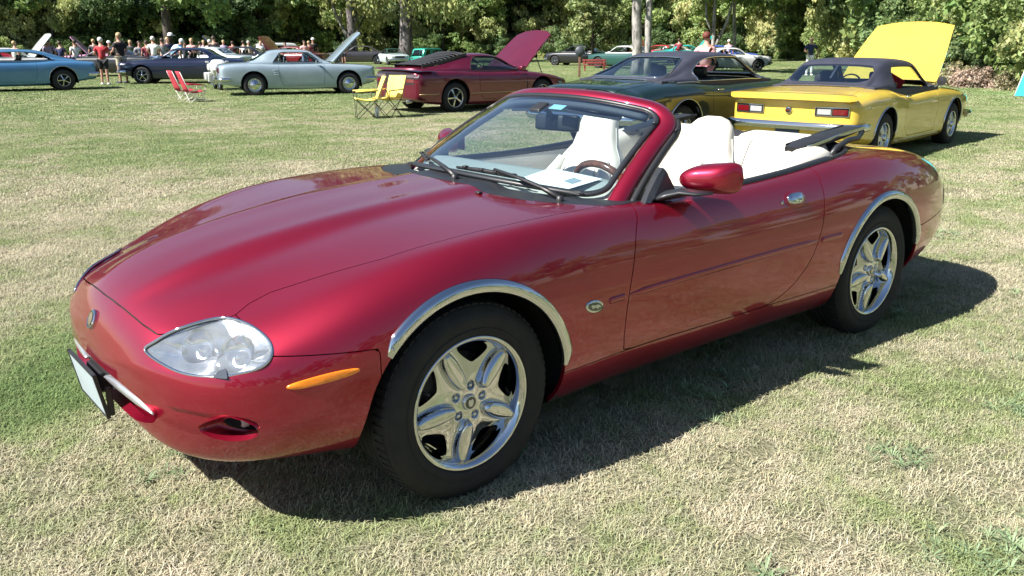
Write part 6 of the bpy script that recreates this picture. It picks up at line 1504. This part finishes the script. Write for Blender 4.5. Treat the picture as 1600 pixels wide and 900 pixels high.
# ---------------------------------------------------------------- small cars of the show further off
FP = paint('far car paint', (.3, .3, .3), metal=.1, rough=.35, dust=.03)
S0 = dict(xf=2.35, xr=-2.40, W=.92, wbase=2.80, r=.33, rim=.20, style='five', ty=.88, tw=.21, zf=(.36, .80), zr=(.38, .86), nu=110, nv=34, su=2,
    top=[(2.0, .86), (1.4, .91), (.85, .95), (.3, .96), (-.6, .965), (-1.2, .97), (-1.7, .955), (-2.2, .92)], crown=[(2.0, .83), (1.4, .88), (.85, .90), (.3, .905), (-.3, .905), (-.8, .91), (-1.2, .93), (-1.7, .92), (-2.2, .88)],
    mid=[(2.0, .60), (1.4, .62), (0, .60), (-.9, .63), (-1.5, .66), (-2.2, .64)], rock=[(2.0, .36), (1.4, .26), (0, .22), (-1.3, .26), (-2.1, .36)], w=[(1.6, .985), (.3, .975), (-.5, .975), (-1.2, 1), (-1.9, .97)],
    hood=[(2.20, 0), (2.18, .5), (2.1, .66), (1.4, .72), (.90, .74), (.86, 0)],
    cab=dict(roof=[(.94, .945), (.74, 1.05), (.50, 1.19), (.34, 1.28), (.2, 1.32), (-.1, 1.34), (-.55, 1.335), (-.9, 1.29), (-1.12, 1.18), (-1.36, 1.04), (-1.5, .965)],
        we=[(.94, .66), (.3, .57), (-.7, .57), (-1.5, .62)], wb=[(.94, .78), (.3, .78), (-.9, .78), (-1.5, .72)], belt=[(.94, .915), (0, .92), (-.9, .925), (-1.5, .945)],
        hole=[(.84, .02), (.8, .5), (.66, .68), (-.9, .68), (-1.20, .60), (-1.35, .02)], xmid=0., front=[(-.65, .99), (-.53, 1.25), (-.3, 1.27), (0, 1.28)], rear=[(-.58, 1.02), (-.48, 1.23), (-.3, 1.25), (0, 1.26)],
        side=[smoothpoly([(.68, .945), (.40, 1.14), (.26, 1.225), (.10, 1.245), (-.55, 1.245), (-.80, 1.20), (-1.0, 1.07), (-1.05, .97), (-.9, .95), (-.3, .945), (.3, .94)], 60).tolist()], sideglass=False, trim=None, seatx=-.2))
def far_proto(name, lab, **k):
    S = dict(S0); S.update(k); r, L, f, r2 = make_car(name, lab, (0, 0, 0), 0, S, FP)
    chrome_bumper(r, r2, .90, .48, False, .11, .05); chrome_bumper(r, f, .90, .46, True, .11, .05)
    quadpatch(f, -.62, .62, .56, .74, .008, 'grille', BLACKP, r, 1, n=4)
    for sg in (1, -1): quadpatch(f, sg*.60, sg*.80, .58, .74, .012, 'headlamp', WHITEL, r, 1, n=2); quadpatch(r2, sg*.45, sg*.82, .64, .76, .012, 'tail_lamp', REDL, r, n=2)
    return r
pA = far_proto('parked_car', 'x'); pB = far_proto('parked_car', 'x', open=52, hinge=.88, lift=.02)
vs = dict(S0); vs['cab'] = dict(S0['cab']); vs['cab'].update(roof=[(1.5, .97), (1.35, 1.1), (1.15, 1.38), (1.0, 1.60), (.85, 1.68), (.2, 1.72), (-1.2, 1.72), (-1.8, 1.68), (-1.98, 1.5), (-2.1, 1.2), (-2.2, .97)], we=[(1.5, .74), (-2.2, .76)], wb=[(1.5, .84), (-2.2, .84)], belt=[(1.5, .94), (-2.2, .94)],
    hole=[(1.3, .02), (1.2, .6), (-1.5, .6), (-1.6, .02)], front=[(-.68, 1.04), (-.64, 1.52), (0, 1.56)], rear=[(-.60, 1.06), (-.58, 1.5), (0, 1.54)], side=[[(1.12, 1.0), (.98, 1.48), (.4, 1.52), (.4, 1.0)], [(.25, 1.0), (.25, 1.52), (-.65, 1.52), (-.65, 1.0)], [(-.8, 1.0), (-.8, 1.52), (-1.75, 1.5), (-1.8, 1.0)]], seatx=.5)
vs.pop('hood'); pV = far_proto('parked_van', 'x', **vs)
def recolour(root, col, roof=None):
    for o in root.children:
        if o.type == 'MESH' and o.data.materials and o.data.materials[0] == FP:
            o.material_slots[0].link = 'OBJECT'; o.material_slots[0].material = roof if (roof and o.name.startswith('roof')) else col
        for q in o.children:
            if q.type == 'MESH' and q.data.materials and q.data.materials[0] == FP: q.material_slots[0].link = 'OBJECT'; q.material_slots[0].material = col
def azim(px): d = CF+(px-800)/FPX*CR+math.tan(PIT)*CU; return math.atan2(d[1], d[0])
used_f = set()
def far_car(proto, px, d, turn, col, label, roof=None, sc=1., cat='car'):
    """turn: 90 faces image right, -90 left, 0 away, 180 towards the camera"""
    o = proto if id(proto) not in used_f else copy_tree(proto); used_f.add(id(proto))
    o.location = tuple(at_depth(px, d)); o.rotation_euler.z = azim(px)-R_(turn); o.scale = (sc,)*3; o['label'] = label; o['category'] = cat; recolour(o, col, roof); return o
def cp(name, c, **k): return paint(name, c, metal=.1, rough=.35, dust=.03, **k)
WHT = cp('white paint', (.62, .63, .62)); BLK = cp('black paint', (.012, .012, .014)); RD = cp('bright red paint', (.30, .008, .012)); PNK = cp('pink paint', (.60, .30, .48)); TEAL = cp('teal paint', (.03, .42, .40)); DGN = cp('bottle green paint', (.015, .07, .06)); VGN = cp('jade green paint', (.01, .28, .21)); RBL = cp('royal blue paint', (.05, .10, .40)); BRN = cp('dark brown paint', (.035, .03, .035)); PALE = cp('silver white paint', (.6, .68, .70))
far_car(pA, 285, 36.5, -78, NAVY, 'dark navy car facing left behind the two red folding chairs')
far_car(pA, 168, 46, -65, BLK, 'black car behind the man in a black shirt')
far_car(pB, 165, 58, -80, PNK, 'pink car with raised hood behind the man in a red shirt')
far_car(pA, -38, 52, -85, RD, 'bright red car at the left edge behind the mid blue fastback')
far_car(pB, 8, 45, 78, WHT, 'white car with raised hood behind the mid blue fastback')
far_car(pA, 318, 47, -60, PALE, 'silver white car in the crowd left of the pale blue coupe')
far_car(pB, 372, 52, -75, BLK, 'black car with raised hood behind the roof of the pale blue coupe')
far_car(pV, 440, 63, 82, RD, 'red vehicle with a white roof behind the pale blue coupe', WHT, .9, 'van')
far_car(pB, 452, 56, -60, cp('deep red paint', (.13, .004, .006)), 'red car with raised hood in front of the red and white vehicle')
far_car(pA, 560, 66, -85, BRN, 'long dark brown car in the shade left of the flared trunk')
far_car(pA, 613, 64, 165, PALE, 'small pale car facing the camera beside the flared trunk', DGN, .85)
far_car(pV, 672, 63, 38, VGN, 'jade green van right of the flared trunk', None, .68, 'van')
far_car(pA, 905, 60, -62, BLK, 'black car facing left behind the round sign')
far_car(pA, 978, 53, -55, DGN, 'bottle green sedan with a white roof left of the twin trunks', WHT)
far_car(pB, 1030, 72, -70, RD, 'red car with raised hood right of the twin trunks')
far_car(pA, 1058, 76, 80, WHT, 'white car far off behind the black vinyl roof')
far_car(pB, 1072, 66, 72, TEAL, 'teal car with raised hood left of the red-haired woman')
far_car(pA, 1124, 56, 80, RBL, 'royal blue car between the two slim pale trees')
far_car(pA, 1142, 49, 68, WHT, 'white sports car above the front of the dark green coupe', None, .92)
for n_ in ('parked_car', 'parked_van'): pass
# --- folding chairs
def chair(name, label, loc, rz, fab, frame, low=False, group=None):
    c = empty(name, loc, rz, label, 'chair', group)   # faces +x
    sh, sw, sd = (.30 if low else .42), .52, .46
    P = []; F = []; n = 7
    for i in range(n):
        for j in range(n): u, v = i/(n-1), j/(n-1); P.append((-sd/2+sd*u, -sw/2+sw*v, sh+.03*(2*v-1)**2-.04*math.sin(math.pi*u)+.03*u))
    F = [(i*n+j, (i+1)*n+j, (i+1)*n+j+1, i*n+j+1) for i in range(n-1) for j in range(n-1)]
    o = mk('seat', P, F, fab, c); s = o.modifiers.new('s', 'SOLIDIFY'); s.thickness = .012
    P = []; tp = .92 if not low else .88
    for i in range(n):
        for j in range(n): u, v = i/(n-1), j/(n-1); P.append((-sd/2-.02-.20*u-.05*math.sin(math.pi*v), (-sw/2+sw*v)*(1-.06*u), sh+.02+(tp-sh)*u))
    o = mk('backrest', P, F, fab, c); s = o.modifiers.new('s', 'SOLIDIFY'); s.thickness = .012
    lg = []
    for sg in (1, -1):
        y = sg*sw/2; lg.append(('arm', tube([(-sd/2-.04, y, sh+.22), (sd/2+.02, y*1.05, sh+.20)], .016, 6)))
        lg.append(('leg', tube([(-sd/2, y*1.05, 0), (sd/2, y*.95, sh+.02), (sd/2+.02, y*1.05, sh+.20)], .009, 6))); lg.append(('leg', tube([(sd/2, y*1.05, 0), (-sd/2, y*.95, sh+.02), (-sd/2-.21, y*.98, tp)], .009, 6)))
    lg.append(('brace', tube([(sd/2, -sw/2, 0), (sd/2, sw/2, sh)], .007, 6))); lg.append(('brace', tube([(sd/2, sw/2, 0), (sd/2, -sw/2, sh)], .007, 6))); lg.append(('brace', tube([(-sd/2, -sw/2, 0), (-sd/2, sw/2, sh)], .007, 6))); lg.append(('brace', tube([(-sd/2, sw/2, 0), (-sd/2, -sw/2, sh)], .007, 6)))
    for nm_, pf in lg: mk(nm_, *pf, fab if nm_ == 'arm' else frame, c)
    return c
YF = plain('yellow canvas', (.80, .62, .14), .8, bmp=.3, bs=200); RF = plain('red and white canvas', (.42, .03, .05), .8); WFR = plain('white tube', (.75, .75, .72), .4)
def face(px, turn): return azim(px)-R_(turn)
chair('camp_chair', 'yellow camp chair beside the tail of the maroon coupe, nearer its lamps', tuple(at_depth(601, 18.0)), face(601, 218), YF, BLACKP)
chair('camp_chair', 'yellow camp chair to the left of its twin, turned sideways', tuple(at_depth(567, 17.8)), face(567, 262), YF, BLACKP)
rc = chair('camp_chair', 'red folding chair with white legs, the left of the pair before the navy car', tuple(at_depth(283, 25.0)), face(283, 72), RF, WFR, True)
rc2 = chair('camp_chair', 'red folding chair with white legs, the right of the pair before the navy car', tuple(at_depth(297, 24.2)), face(297, 76), RF, WFR, True)
for c in (rc, rc2):
    c.scale = (.88,)*3
    for sg in (1, -1): mk('white_band', *xf(box((0, 0, 0), (.008, .10, .5), 0), (-.335, sg*.13, .62), ry=-.36), WFR, c, smooth=False)
for c in (o_ for o_ in bpy.data.objects if o_.name.startswith('camp_chair') and 'yellow' in o_.get('label', '')): c.scale = (.88,)*3
# paper bag / cup on the grass by the yellow chairs
cu = tag(mk('drink_cup', *lathe([(.0001, 0), (.035, 0), (.045, .22), (.040, .22), (.0001, .02)], 16, 2, tuple(at_depth(584, 17.8))), WFR), 'tall white cup on the grass between the two yellow camp chairs', 'cup')
# ---------------------------------------------------------------- sign, red bench, tent, motorcycle
sg_ = empty('sign_post', tuple(at_depth(906, 39)), face(906, 180), 'brown wooden post carrying a small round dark sign board', 'sign')
mk('post', *box((0, 0, .62), (.10, .10, 1.30), .01), plain('brown timber', (.16, .08, .05), .8), sg_); mk('sign_board', *lathe([(.0001, .02), (.20, .02), (.21, .0), (.20, -.02), (.0001, -.02)], 24, 0, (.06, 0, 1.12)), plain('dark sign face', (.04, .05, .06), .5), sg_)
bn = empty('park_bench', tuple(at_depth(930, 47)), face(930, 172), 'red slatted bench standing to the right of the sign post', 'bench'); RB = plain('red bench paint', (.26, .05, .045), .6); bn.scale = (.75,)*3
for z in (.78, .60): mk('back_slat', *box((-.22, 0, z), (.04, 1.7, .12), .01), RB, bn)
for x in (-.12, .02, .16): mk('seat_slat', *box((x, 0, .43), (.12, 1.7, .035), .01), RB, bn)
for y in (-.7, .7): mk('leg', *join(box((-.20, y, .42), (.06, .06, .84), .005), box((.16, y, .21), (.06, .06, .42), .005), box((-.02, y, .40), (.40, .06, .05), .005)), RB, bn)
tn = empty('canopy_tent', tuple(at_depth(1664, 29.0)), face(1646, 180), 'teal canopy tent cut off by the right edge', 'tent'); TM = plain('teal fabric', (.02, .50, .55), .7)
P = [(-1.0, -1.0, .02), (-1.0, 1.0, .02), (1.0, 1.0, .02), (1.0, -1.0, .02), (-.7, -.60, 1.75), (-.7, .60, 1.75), (.7, .60, 1.75), (.7, -.60, 1.75), (0, 0, 2.15)]
o = mk('canopy', P, [(0, 1, 5, 4), (1, 2, 6, 5), (3, 0, 4, 7), (4, 5, 8), (5, 6, 8), (6, 7, 8), (7, 4, 8), (2, 3, 7, 6)], TM, tn, smooth=False); s = o.modifiers.new('s', 'SOLIDIFY'); s.thickness = .01
for x, y in ((-1, -1), (-1, 1), (1, 1), (1, -1)): mk('pole', *tube([(x, y, 0), (x*.7, y*.6, 1.75)], .02, 6), WFR, tn)
mo = empty('motorcycle', tuple(at_depth(334, 30.5)), face(334, 172), 'white touring motorcycle with windscreen and chrome between the navy car and the pale blue coupe', 'motorcycle')   # faces +x
WP = WHT
for x, nm_ in ((.75, 'front_wheel'), (-.70, 'rear_wheel')):
    w = bpy.data.objects.new(nm_, None); COL.objects.link(w); w.parent = mo; w.location = (x, 0, .31)
    mk('tyre', *lathe([(.22, -.05), (.28, -.06), (.31, -.03), (.315, 0), (.31, .03), (.28, .06), (.22, .05)], 28), RUBBER, w); mk('rim', *lathe([(.23, .04), (.20, .02), (.19, 0), (.20, -.02), (.23, -.04)], 28), CHROME, w); mk('brake_disc', *lathe([(.0001, .05), (.13, .05), (.14, .045)], 20), ALLOY, w)
mk('fairing', *loft_p if False else sweep([(.55, 0, .60), (.66, 0, .85), (.58, 0, 1.02), (.45, 0, 1.12)], rrect(.60, .40, 18, .6), up=(1, 0, 0), scale=[.7, 1.15, 1.2, .9]), WP, mo, sharp=50)
mk('windscreen', *sweep([(.48, 0, 1.08), (.40, 0, 1.25), (.28, 0, 1.42)], rrect(.54, .02, 16, .8), up=(1, 0, 0), scale=[1, .95, .7]), GLASST, mo)
mk('leg_shield', *join(box((.42, .33, .55), (.10, .18, .42), .04), box((.42, -.33, .55), (.10, .18, .42), .04)), WP, mo)
mk('fuel_tank', *xf(box((0, 0, 0), (.55, .34, .26), .10), (.12, 0, .82)), WP, mo); mk('saddle', *box((-.35, 0, .74), (.65, .34, .12), .05), INTB, mo)
mk('pannier', *box((-.62, .32, .55), (.55, .22, .34), .06), WP, mo); mk('pannier', *box((-.62, -.32, .55), (.55, .22, .34), .06), WP, mo); mk('top_case', *box((-.85, 0, .92), (.36, .50, .30), .08), WP, mo)
mk('engine', *join(box((.10, 0, .42), (.50, .42, .36), .05), lathe([(.0001, .30), (.09, .28), (.11, .2), (.11, -.2), (.09, -.28), (.0001, -.3)], 18, 1, (.12, 0, .42))), CHROME, mo)
mk('handlebar', *tube([(.30, -.42, 1.02), (.42, -.25, 1.08), (.46, 0, 1.05), (.42, .25, 1.08), (.30, .42, 1.02)], .015), CHROME, mo)
mk('headlight', *lathe([(.0001, .05), (.09, .03), (.11, 0), (.11, -.06)], 20, 0, (.86, 0, .88)), WHITEL, mo)
for sg in (1, -1): mk('fork', *tube([(.75, sg*.09, .31), (.52, sg*.09, 1.0)], .022, 8), CHROME, mo); mk('exhaust', *tube([(.15, sg*.22, .25), (-.9, sg*.24, .24)], .04, 8), CHROME, mo); mk('mirror', *box((.42, sg*.40, 1.16), (.03, .14, .08), .02), WP, mo)
mo.scale = (.78,)*3
# ---------------------------------------------------------------- people
SKIN = plain('skin', (.38, .21, .15), .55, var=.08); HAIRB = plain('brown hair', (.05, .03, .02), .6, var=.3); HAIRW = plain('white hair', (.62, .60, .57), .6); HAIRR = plain('red hair', (.12, .025, .015), .7); HAIRG = plain('blond hair', (.42, .30, .16), .6)
FABS = {}
def fab(n, c):
    if n not in FABS: FABS[n] = plain(n+' cloth', c, .85, var=.12, bmp=.3, bs=40)
    return FABS[n]
C_ = dict(white=(.75, .75, .74), black=(.012, .012, .016), red=(.42, .03, .04), navy=(.02, .03, .09), khaki=(.40, .36, .28), grey=(.25, .26, .28), lightblue=(.36, .52, .70), pink=(.72, .38, .38), maroon=(.22, .03, .05), blue=(.08, .16, .38), green=(.08, .16, .09), cream=(.68, .62, .48), denim=(.10, .15, .25), dark=(.03, .035, .045), rose=(.70, .25, .36), lilac=(.42, .36, .55))
def person_proto(pose):
    """joints in metres, facing +x; pose: lean (bend forward), arm positions, leg spread"""
    L = pose.get('lean', 0.); c, s = math.cos(L), math.sin(L)
    def up(x, y, z):   # upper body point rotated about the hips
        z0_ = .95; return (x*c+(z-z0_)*s, y, z0_-x*s+(z-z0_)*c)
    la, ra = pose.get('la', (.05, .30, .80)), pose.get('ra', (.05, -.30, .80)); le, re = pose.get('le', (-.02, .28, 1.12)), pose.get('re', (-.02, -.28, 1.12))
    st = pose.get('stride', .06)
    pts = [(0, 0, .95), up(0, 0, 1.10), up(.0, 0, 1.28), up(-.01, 0, 1.42), up(0, 0, 1.50), up(.02, 0, 1.56), up(.025, 0, 1.64), up(.01, 0, 1.72),
        up(-.01, .17, 1.41), up(*le), up(*la), up(la[0]+.03, la[1]-.01, la[2]-.09), up(-.01, -.17, 1.41), up(*re), up(*ra), up(ra[0]+.03, ra[1]+.01, ra[2]-.09),
        (0, .09, .90), (.02+st, .10, .50), (st*.9-.02, .11, .09), (st+.12, .12, .035), (0, -.09, .90), (.02-st, -.10, .50), (-st-.04, -.11, .09), (-st+.10, -.12, .035)]
    rad = [(.155, .115), (.145, .10), (.165, .11), (.13, .085), (.055, .055), (.075, .07), (.085, .095), (.06, .07), (.06, .06), (.042, .042), (.030, .030), (.035, .022), (.06, .06), (.042, .042), (.030, .030), (.035, .022),
        (.095, .09), (.062, .062), (.040, .040), (.042, .03), (.095, .09), (.062, .062), (.040, .040), (.042, .03)]
    E_ = [(0, 1), (1, 2), (2, 3), (3, 4), (4, 5), (5, 6), (6, 7), (3, 8), (8, 9), (9, 10), (10, 11), (3, 12), (12, 13), (13, 14), (14, 15), (0, 16), (16, 17), (17, 18), (18, 19), (0, 20), (20, 21), (21, 22), (22, 23)]
    root = empty('person', (0, 0, 0), 0, 'x', 'person'); k = pose.get('k', 1.)
    blob(pts, rad, 'body', SKIN, root, 1, E_)
    # shirt over torso and upper arms
    sp = [(0, 0, .93), up(0, 0, 1.10), up(0, 0, 1.28), up(-.01, 0, 1.41), up(-.01, 0, 1.455), up(-.01, .18, 1.40), tuple(np.array(up(-.01, .18, 1.40))*.35+np.array(up(*le))*.65), up(-.01, -.18, 1.40), tuple(np.array(up(-.01, -.18, 1.40))*.35+np.array(up(*re))*.65)]
    blob(sp, [(.185, .145), (.175, .135), (.19, .14), (.15, .105), (.08, .08), (.085, .085), (.07, .07), (.085, .085), (.07, .07)], 'shirt', fab('shirt', (.5, .5, .5)), root, 1, [(0, 1), (1, 2), (2, 3), (3, 4), (3, 5), (5, 6), (3, 7), (7, 8)])
    kz = pose.get('short', .52); f = (.90-kz)/(.90-.09)
    def leg(sgn, st_): a = np.array([0, sgn*.09, .90]); b_ = np.array([.02+st_, sgn*.10, .50]); c_ = np.array([st_*.9-.02, sgn*.11, .09]); return [tuple(a), tuple(b_ if kz > .3 else b_), tuple(c_)] if kz < .3 else [tuple(a), tuple(a*.15+b_*.85)]
    l1, l2 = leg(1, st), leg(-1, -st); tp = [(0, 0, .98)]+l1+l2; n1 = len(l1)
    blob(tp, [(.165, .125)]+[(.115, .11), (.095, .09), (.06, .06)][:n1]+[(.115, .11), (.095, .09), (.06, .06)][:n1], 'trousers', fab('trousers', (.2, .2, .2)), root, 1, [(0, 1)]+[(i, i+1) for i in range(1, n1)]+[(0, n1+1)]+[(n1+i, n1+i+1) for i in range(1, n1)])
    hd = np.array(up(.0, 0, 1.69))
    hp = up(-.02, 0, 1.68)
    P, F = lathe([(.0001, .105), (.05, .095), (.085, .06), (.098, .01), (.094, -.04), (.06, -.06), (.0001, -.062)], 14, 2, hp); mk('hair', P, F, HAIRB, root)
    nz_ = up(.115, 0, 1.615); mk('nose', *box(nz_, (.03, .025, .035), .01), SKIN, root)
    for y in (.032, -.032): mk('eye', *box(up(.102, y, 1.645), (.012, .02, .012), .004), DARK, root)
    for sx, yy in ((st+.06, .12), (-st+.04, -.12)): mk('shoe', *box((sx, yy, .045), (.27, .10, .085), .035), fab('shoe', (.1, .1, .1)), root)
    return root
PP = [person_proto(dict(stride=.05)), person_proto(dict(stride=.03, la=(.22, .22, 1.10), le=(.0, .27, 1.15), ra=(.24, -.18, 1.14), re=(.0, -.27, 1.15))), person_proto(dict(stride=.14, short=.1, la=(.15, .28, .84), ra=(-.12, -.28, .84))),
      person_proto(dict(lean=.75, la=(.28, .22, 1.0), ra=(.30, -.2, 1.0), stride=.08, short=.1)), person_proto(dict(stride=.02, short=.1, la=(.02, .32, .86), le=(-.1, .36, 1.15), ra=(.18, -.16, 1.12), re=(-.02, -.30, 1.14)))]
used_p = set()
def person(px, d, turn, pose, shirt, tr, hair, label, h=1.74, hat=None, shoe='white'):
    pr = PP[pose]; o = pr if pose not in used_p else copy_tree(pr); used_p.add(pose)
    o.location = tuple(at_depth(px, d)); o.rotation_euler.z = azim(px)-R_(turn); s = h/1.78; o.scale = (s, s, s); o['label'] = label; o['category'] = 'person'
    for q in o.children:
        b_ = q.name.split('.')[0]; mt = {'shirt': fab(shirt, C_[shirt]), 'trousers': fab(tr, C_[tr]), 'hair': hair, 'shoe': fab(shoe, C_[shoe])}.get(b_)
        if mt and q.material_slots: q.material_slots[0].link = 'OBJECT'; q.material_slots[0].material = mt
    if hat:
        z = 1.70; hx = 0
        P, F = lathe([(.0001, .12), (.07, .105), (.105, .05), (.108, .01), (.11, 0)], 14, 2, (-.015, 0, z)); k = box((.10, 0, z+.01), (.12, .15, .012), .005); mk('cap', *join((P, F), k), fab(hat, C_[hat]), o)
    return o
W_, B_, R2, G_ = HAIRW, HAIRB, HAIRR, HAIRG
person(157, 36, 10, 1, 'red', 'black', W_, 'white-haired man in a red shirt and black shorts behind the mid blue fastback', 1.72)
person(186, 37, -35, 1, 'black', 'khaki', G_, 'tall man in a black polo shirt and khaki shorts facing the man in red', 1.90, shoe='dark')
person(116, 46, -30, 0, 'white', 'lightblue', B_, 'dark-haired woman in a white top above the tail of the mid blue fastback', 1.68)
person(75, 46, 20, 0, 'lilac', 'denim', B_, 'person with a pale cap above the roof of the mid blue fastback', 1.72, 'grey')
person(93, 47, 30, 0, 'navy', 'denim', B_, 'person in navy behind the rear window of the mid blue fastback', 1.62)
person(22, 44, 60, 0, 'white', 'grey', G_, 'person in white beside the raised white hood', 1.62)
person(146, 52, 10, 0, 'dark', 'dark', G_, 'person in dark clothes just left of the man in red', 1.74)
person(170, 50, 170, 0, 'dark', 'khaki', B_, 'person with a white cap between the men in red and black shirts', 1.62, 'white')
person(203, 50, 190, 0, 'dark', 'denim', G_, 'blond person in dark clothes behind the black car', 1.68)
person(217, 46, 160, 4, 'grey', 'denim', B_, 'person in a grey shirt at the nose of the navy car', 1.62)
person(228, 45, -20, 0, 'maroon', 'dark', B_, 'person in maroon left of the large white shirt', 1.64)
person(239, 42, 5, 1, 'white', 'denim', W_, 'broad person in a loose white shirt seen from behind', 1.80)
person(253, 44, -25, 4, 'grey', 'denim', B_, 'person in a blue grey shirt right of the loose white shirt', 1.74)
person(262, 47, 150, 0, 'navy', 'dark', G_, 'pink-faced person in dark blue by the dark tree trunk', 1.80)
person(268, 38.5, 50, 3, 'lightblue', 'denim', W_, 'person in a pale blue shirt and white cap bending over the navy car', 1.88, 'white')
person(288, 43, 190, 4, 'dark', 'dark', B_, 'person in dark patterned clothes behind the roof of the navy car', 1.58)
person(299, 45, 185, 0, 'pink', 'dark', G_, 'fair person in a pink top above the navy car', 1.74)
person(312, 50, 20, 0, 'dark', 'denim', B_, 'person in dark clothes left of the silver white car', 1.60)
person(318, 52, 170, 1, 'lilac', 'denim', G_, 'person in lilac behind the silver white car', 1.68)
person(327, 50, -20, 0, 'white', 'khaki', W_, 'white-haired person in white behind the motorcycle', 1.70)
person(334, 47, 10, 2, 'black', 'black', B_, 'tall person in black before the raised black hood', 1.86)
person(349, 55, 170, 0, 'lilac', 'grey', G_, 'person in lilac right of the tall person in black', 1.70)
person(363, 56, 0, 4, 'maroon', 'dark', B_, 'person in maroon above the tail of the pale blue coupe', 1.64)
person(380, 54, 30, 0, 'white', 'denim', B_, 'slim person in white above the rear window of the pale blue coupe', 1.66)
person(388, 57, 150, 0, 'cream', 'khaki', W_, 'person in cream above the rear pillar of the pale blue coupe', 1.66)
person(407, 55, 170, 0, 'white', 'white', G_, 'person in a bright white shirt above the roof of the pale blue coupe', 1.64)
person(445, 57, 190, 0, 'grey', 'denim', B_, 'person in grey before the red and white vehicle', 1.56)
person(475, 54, 160, 4, 'pink', 'denim', B_, 'person in pink right of the raised red hood', 1.66)
person(482, 55, -10, 0, 'maroon', 'dark', G_, 'person in maroon left of the raised pale blue hood', 1.64)
person(489, 56, 175, 0, 'black', 'dark', B_, 'person in black with a white cap beside the raised pale blue hood', 1.80, 'white')
person(536, 64, 180, 0, 'red', 'dark', B_, 'person in red in the shade right of the raised pale blue hood', 1.62)
person(1061, 60, 20, 4, 'maroon', 'dark', B_, 'person in a maroon shirt left of the red-haired woman', 1.76)
person(1104, 21.5, 35, 4, 'pink', 'rose', R2, 'red-haired woman in pale pink behind the dark green coupe', 1.72)
person(1139, 52, 10, 0, 'lilac', 'grey', W_, 'person in lilac behind the white sports car', 1.66)
person(1268, 42.5, 170, 4, 'navy', 'white', G_, 'woman in a navy vest and white trousers behind the yellow convertible', 1.70)
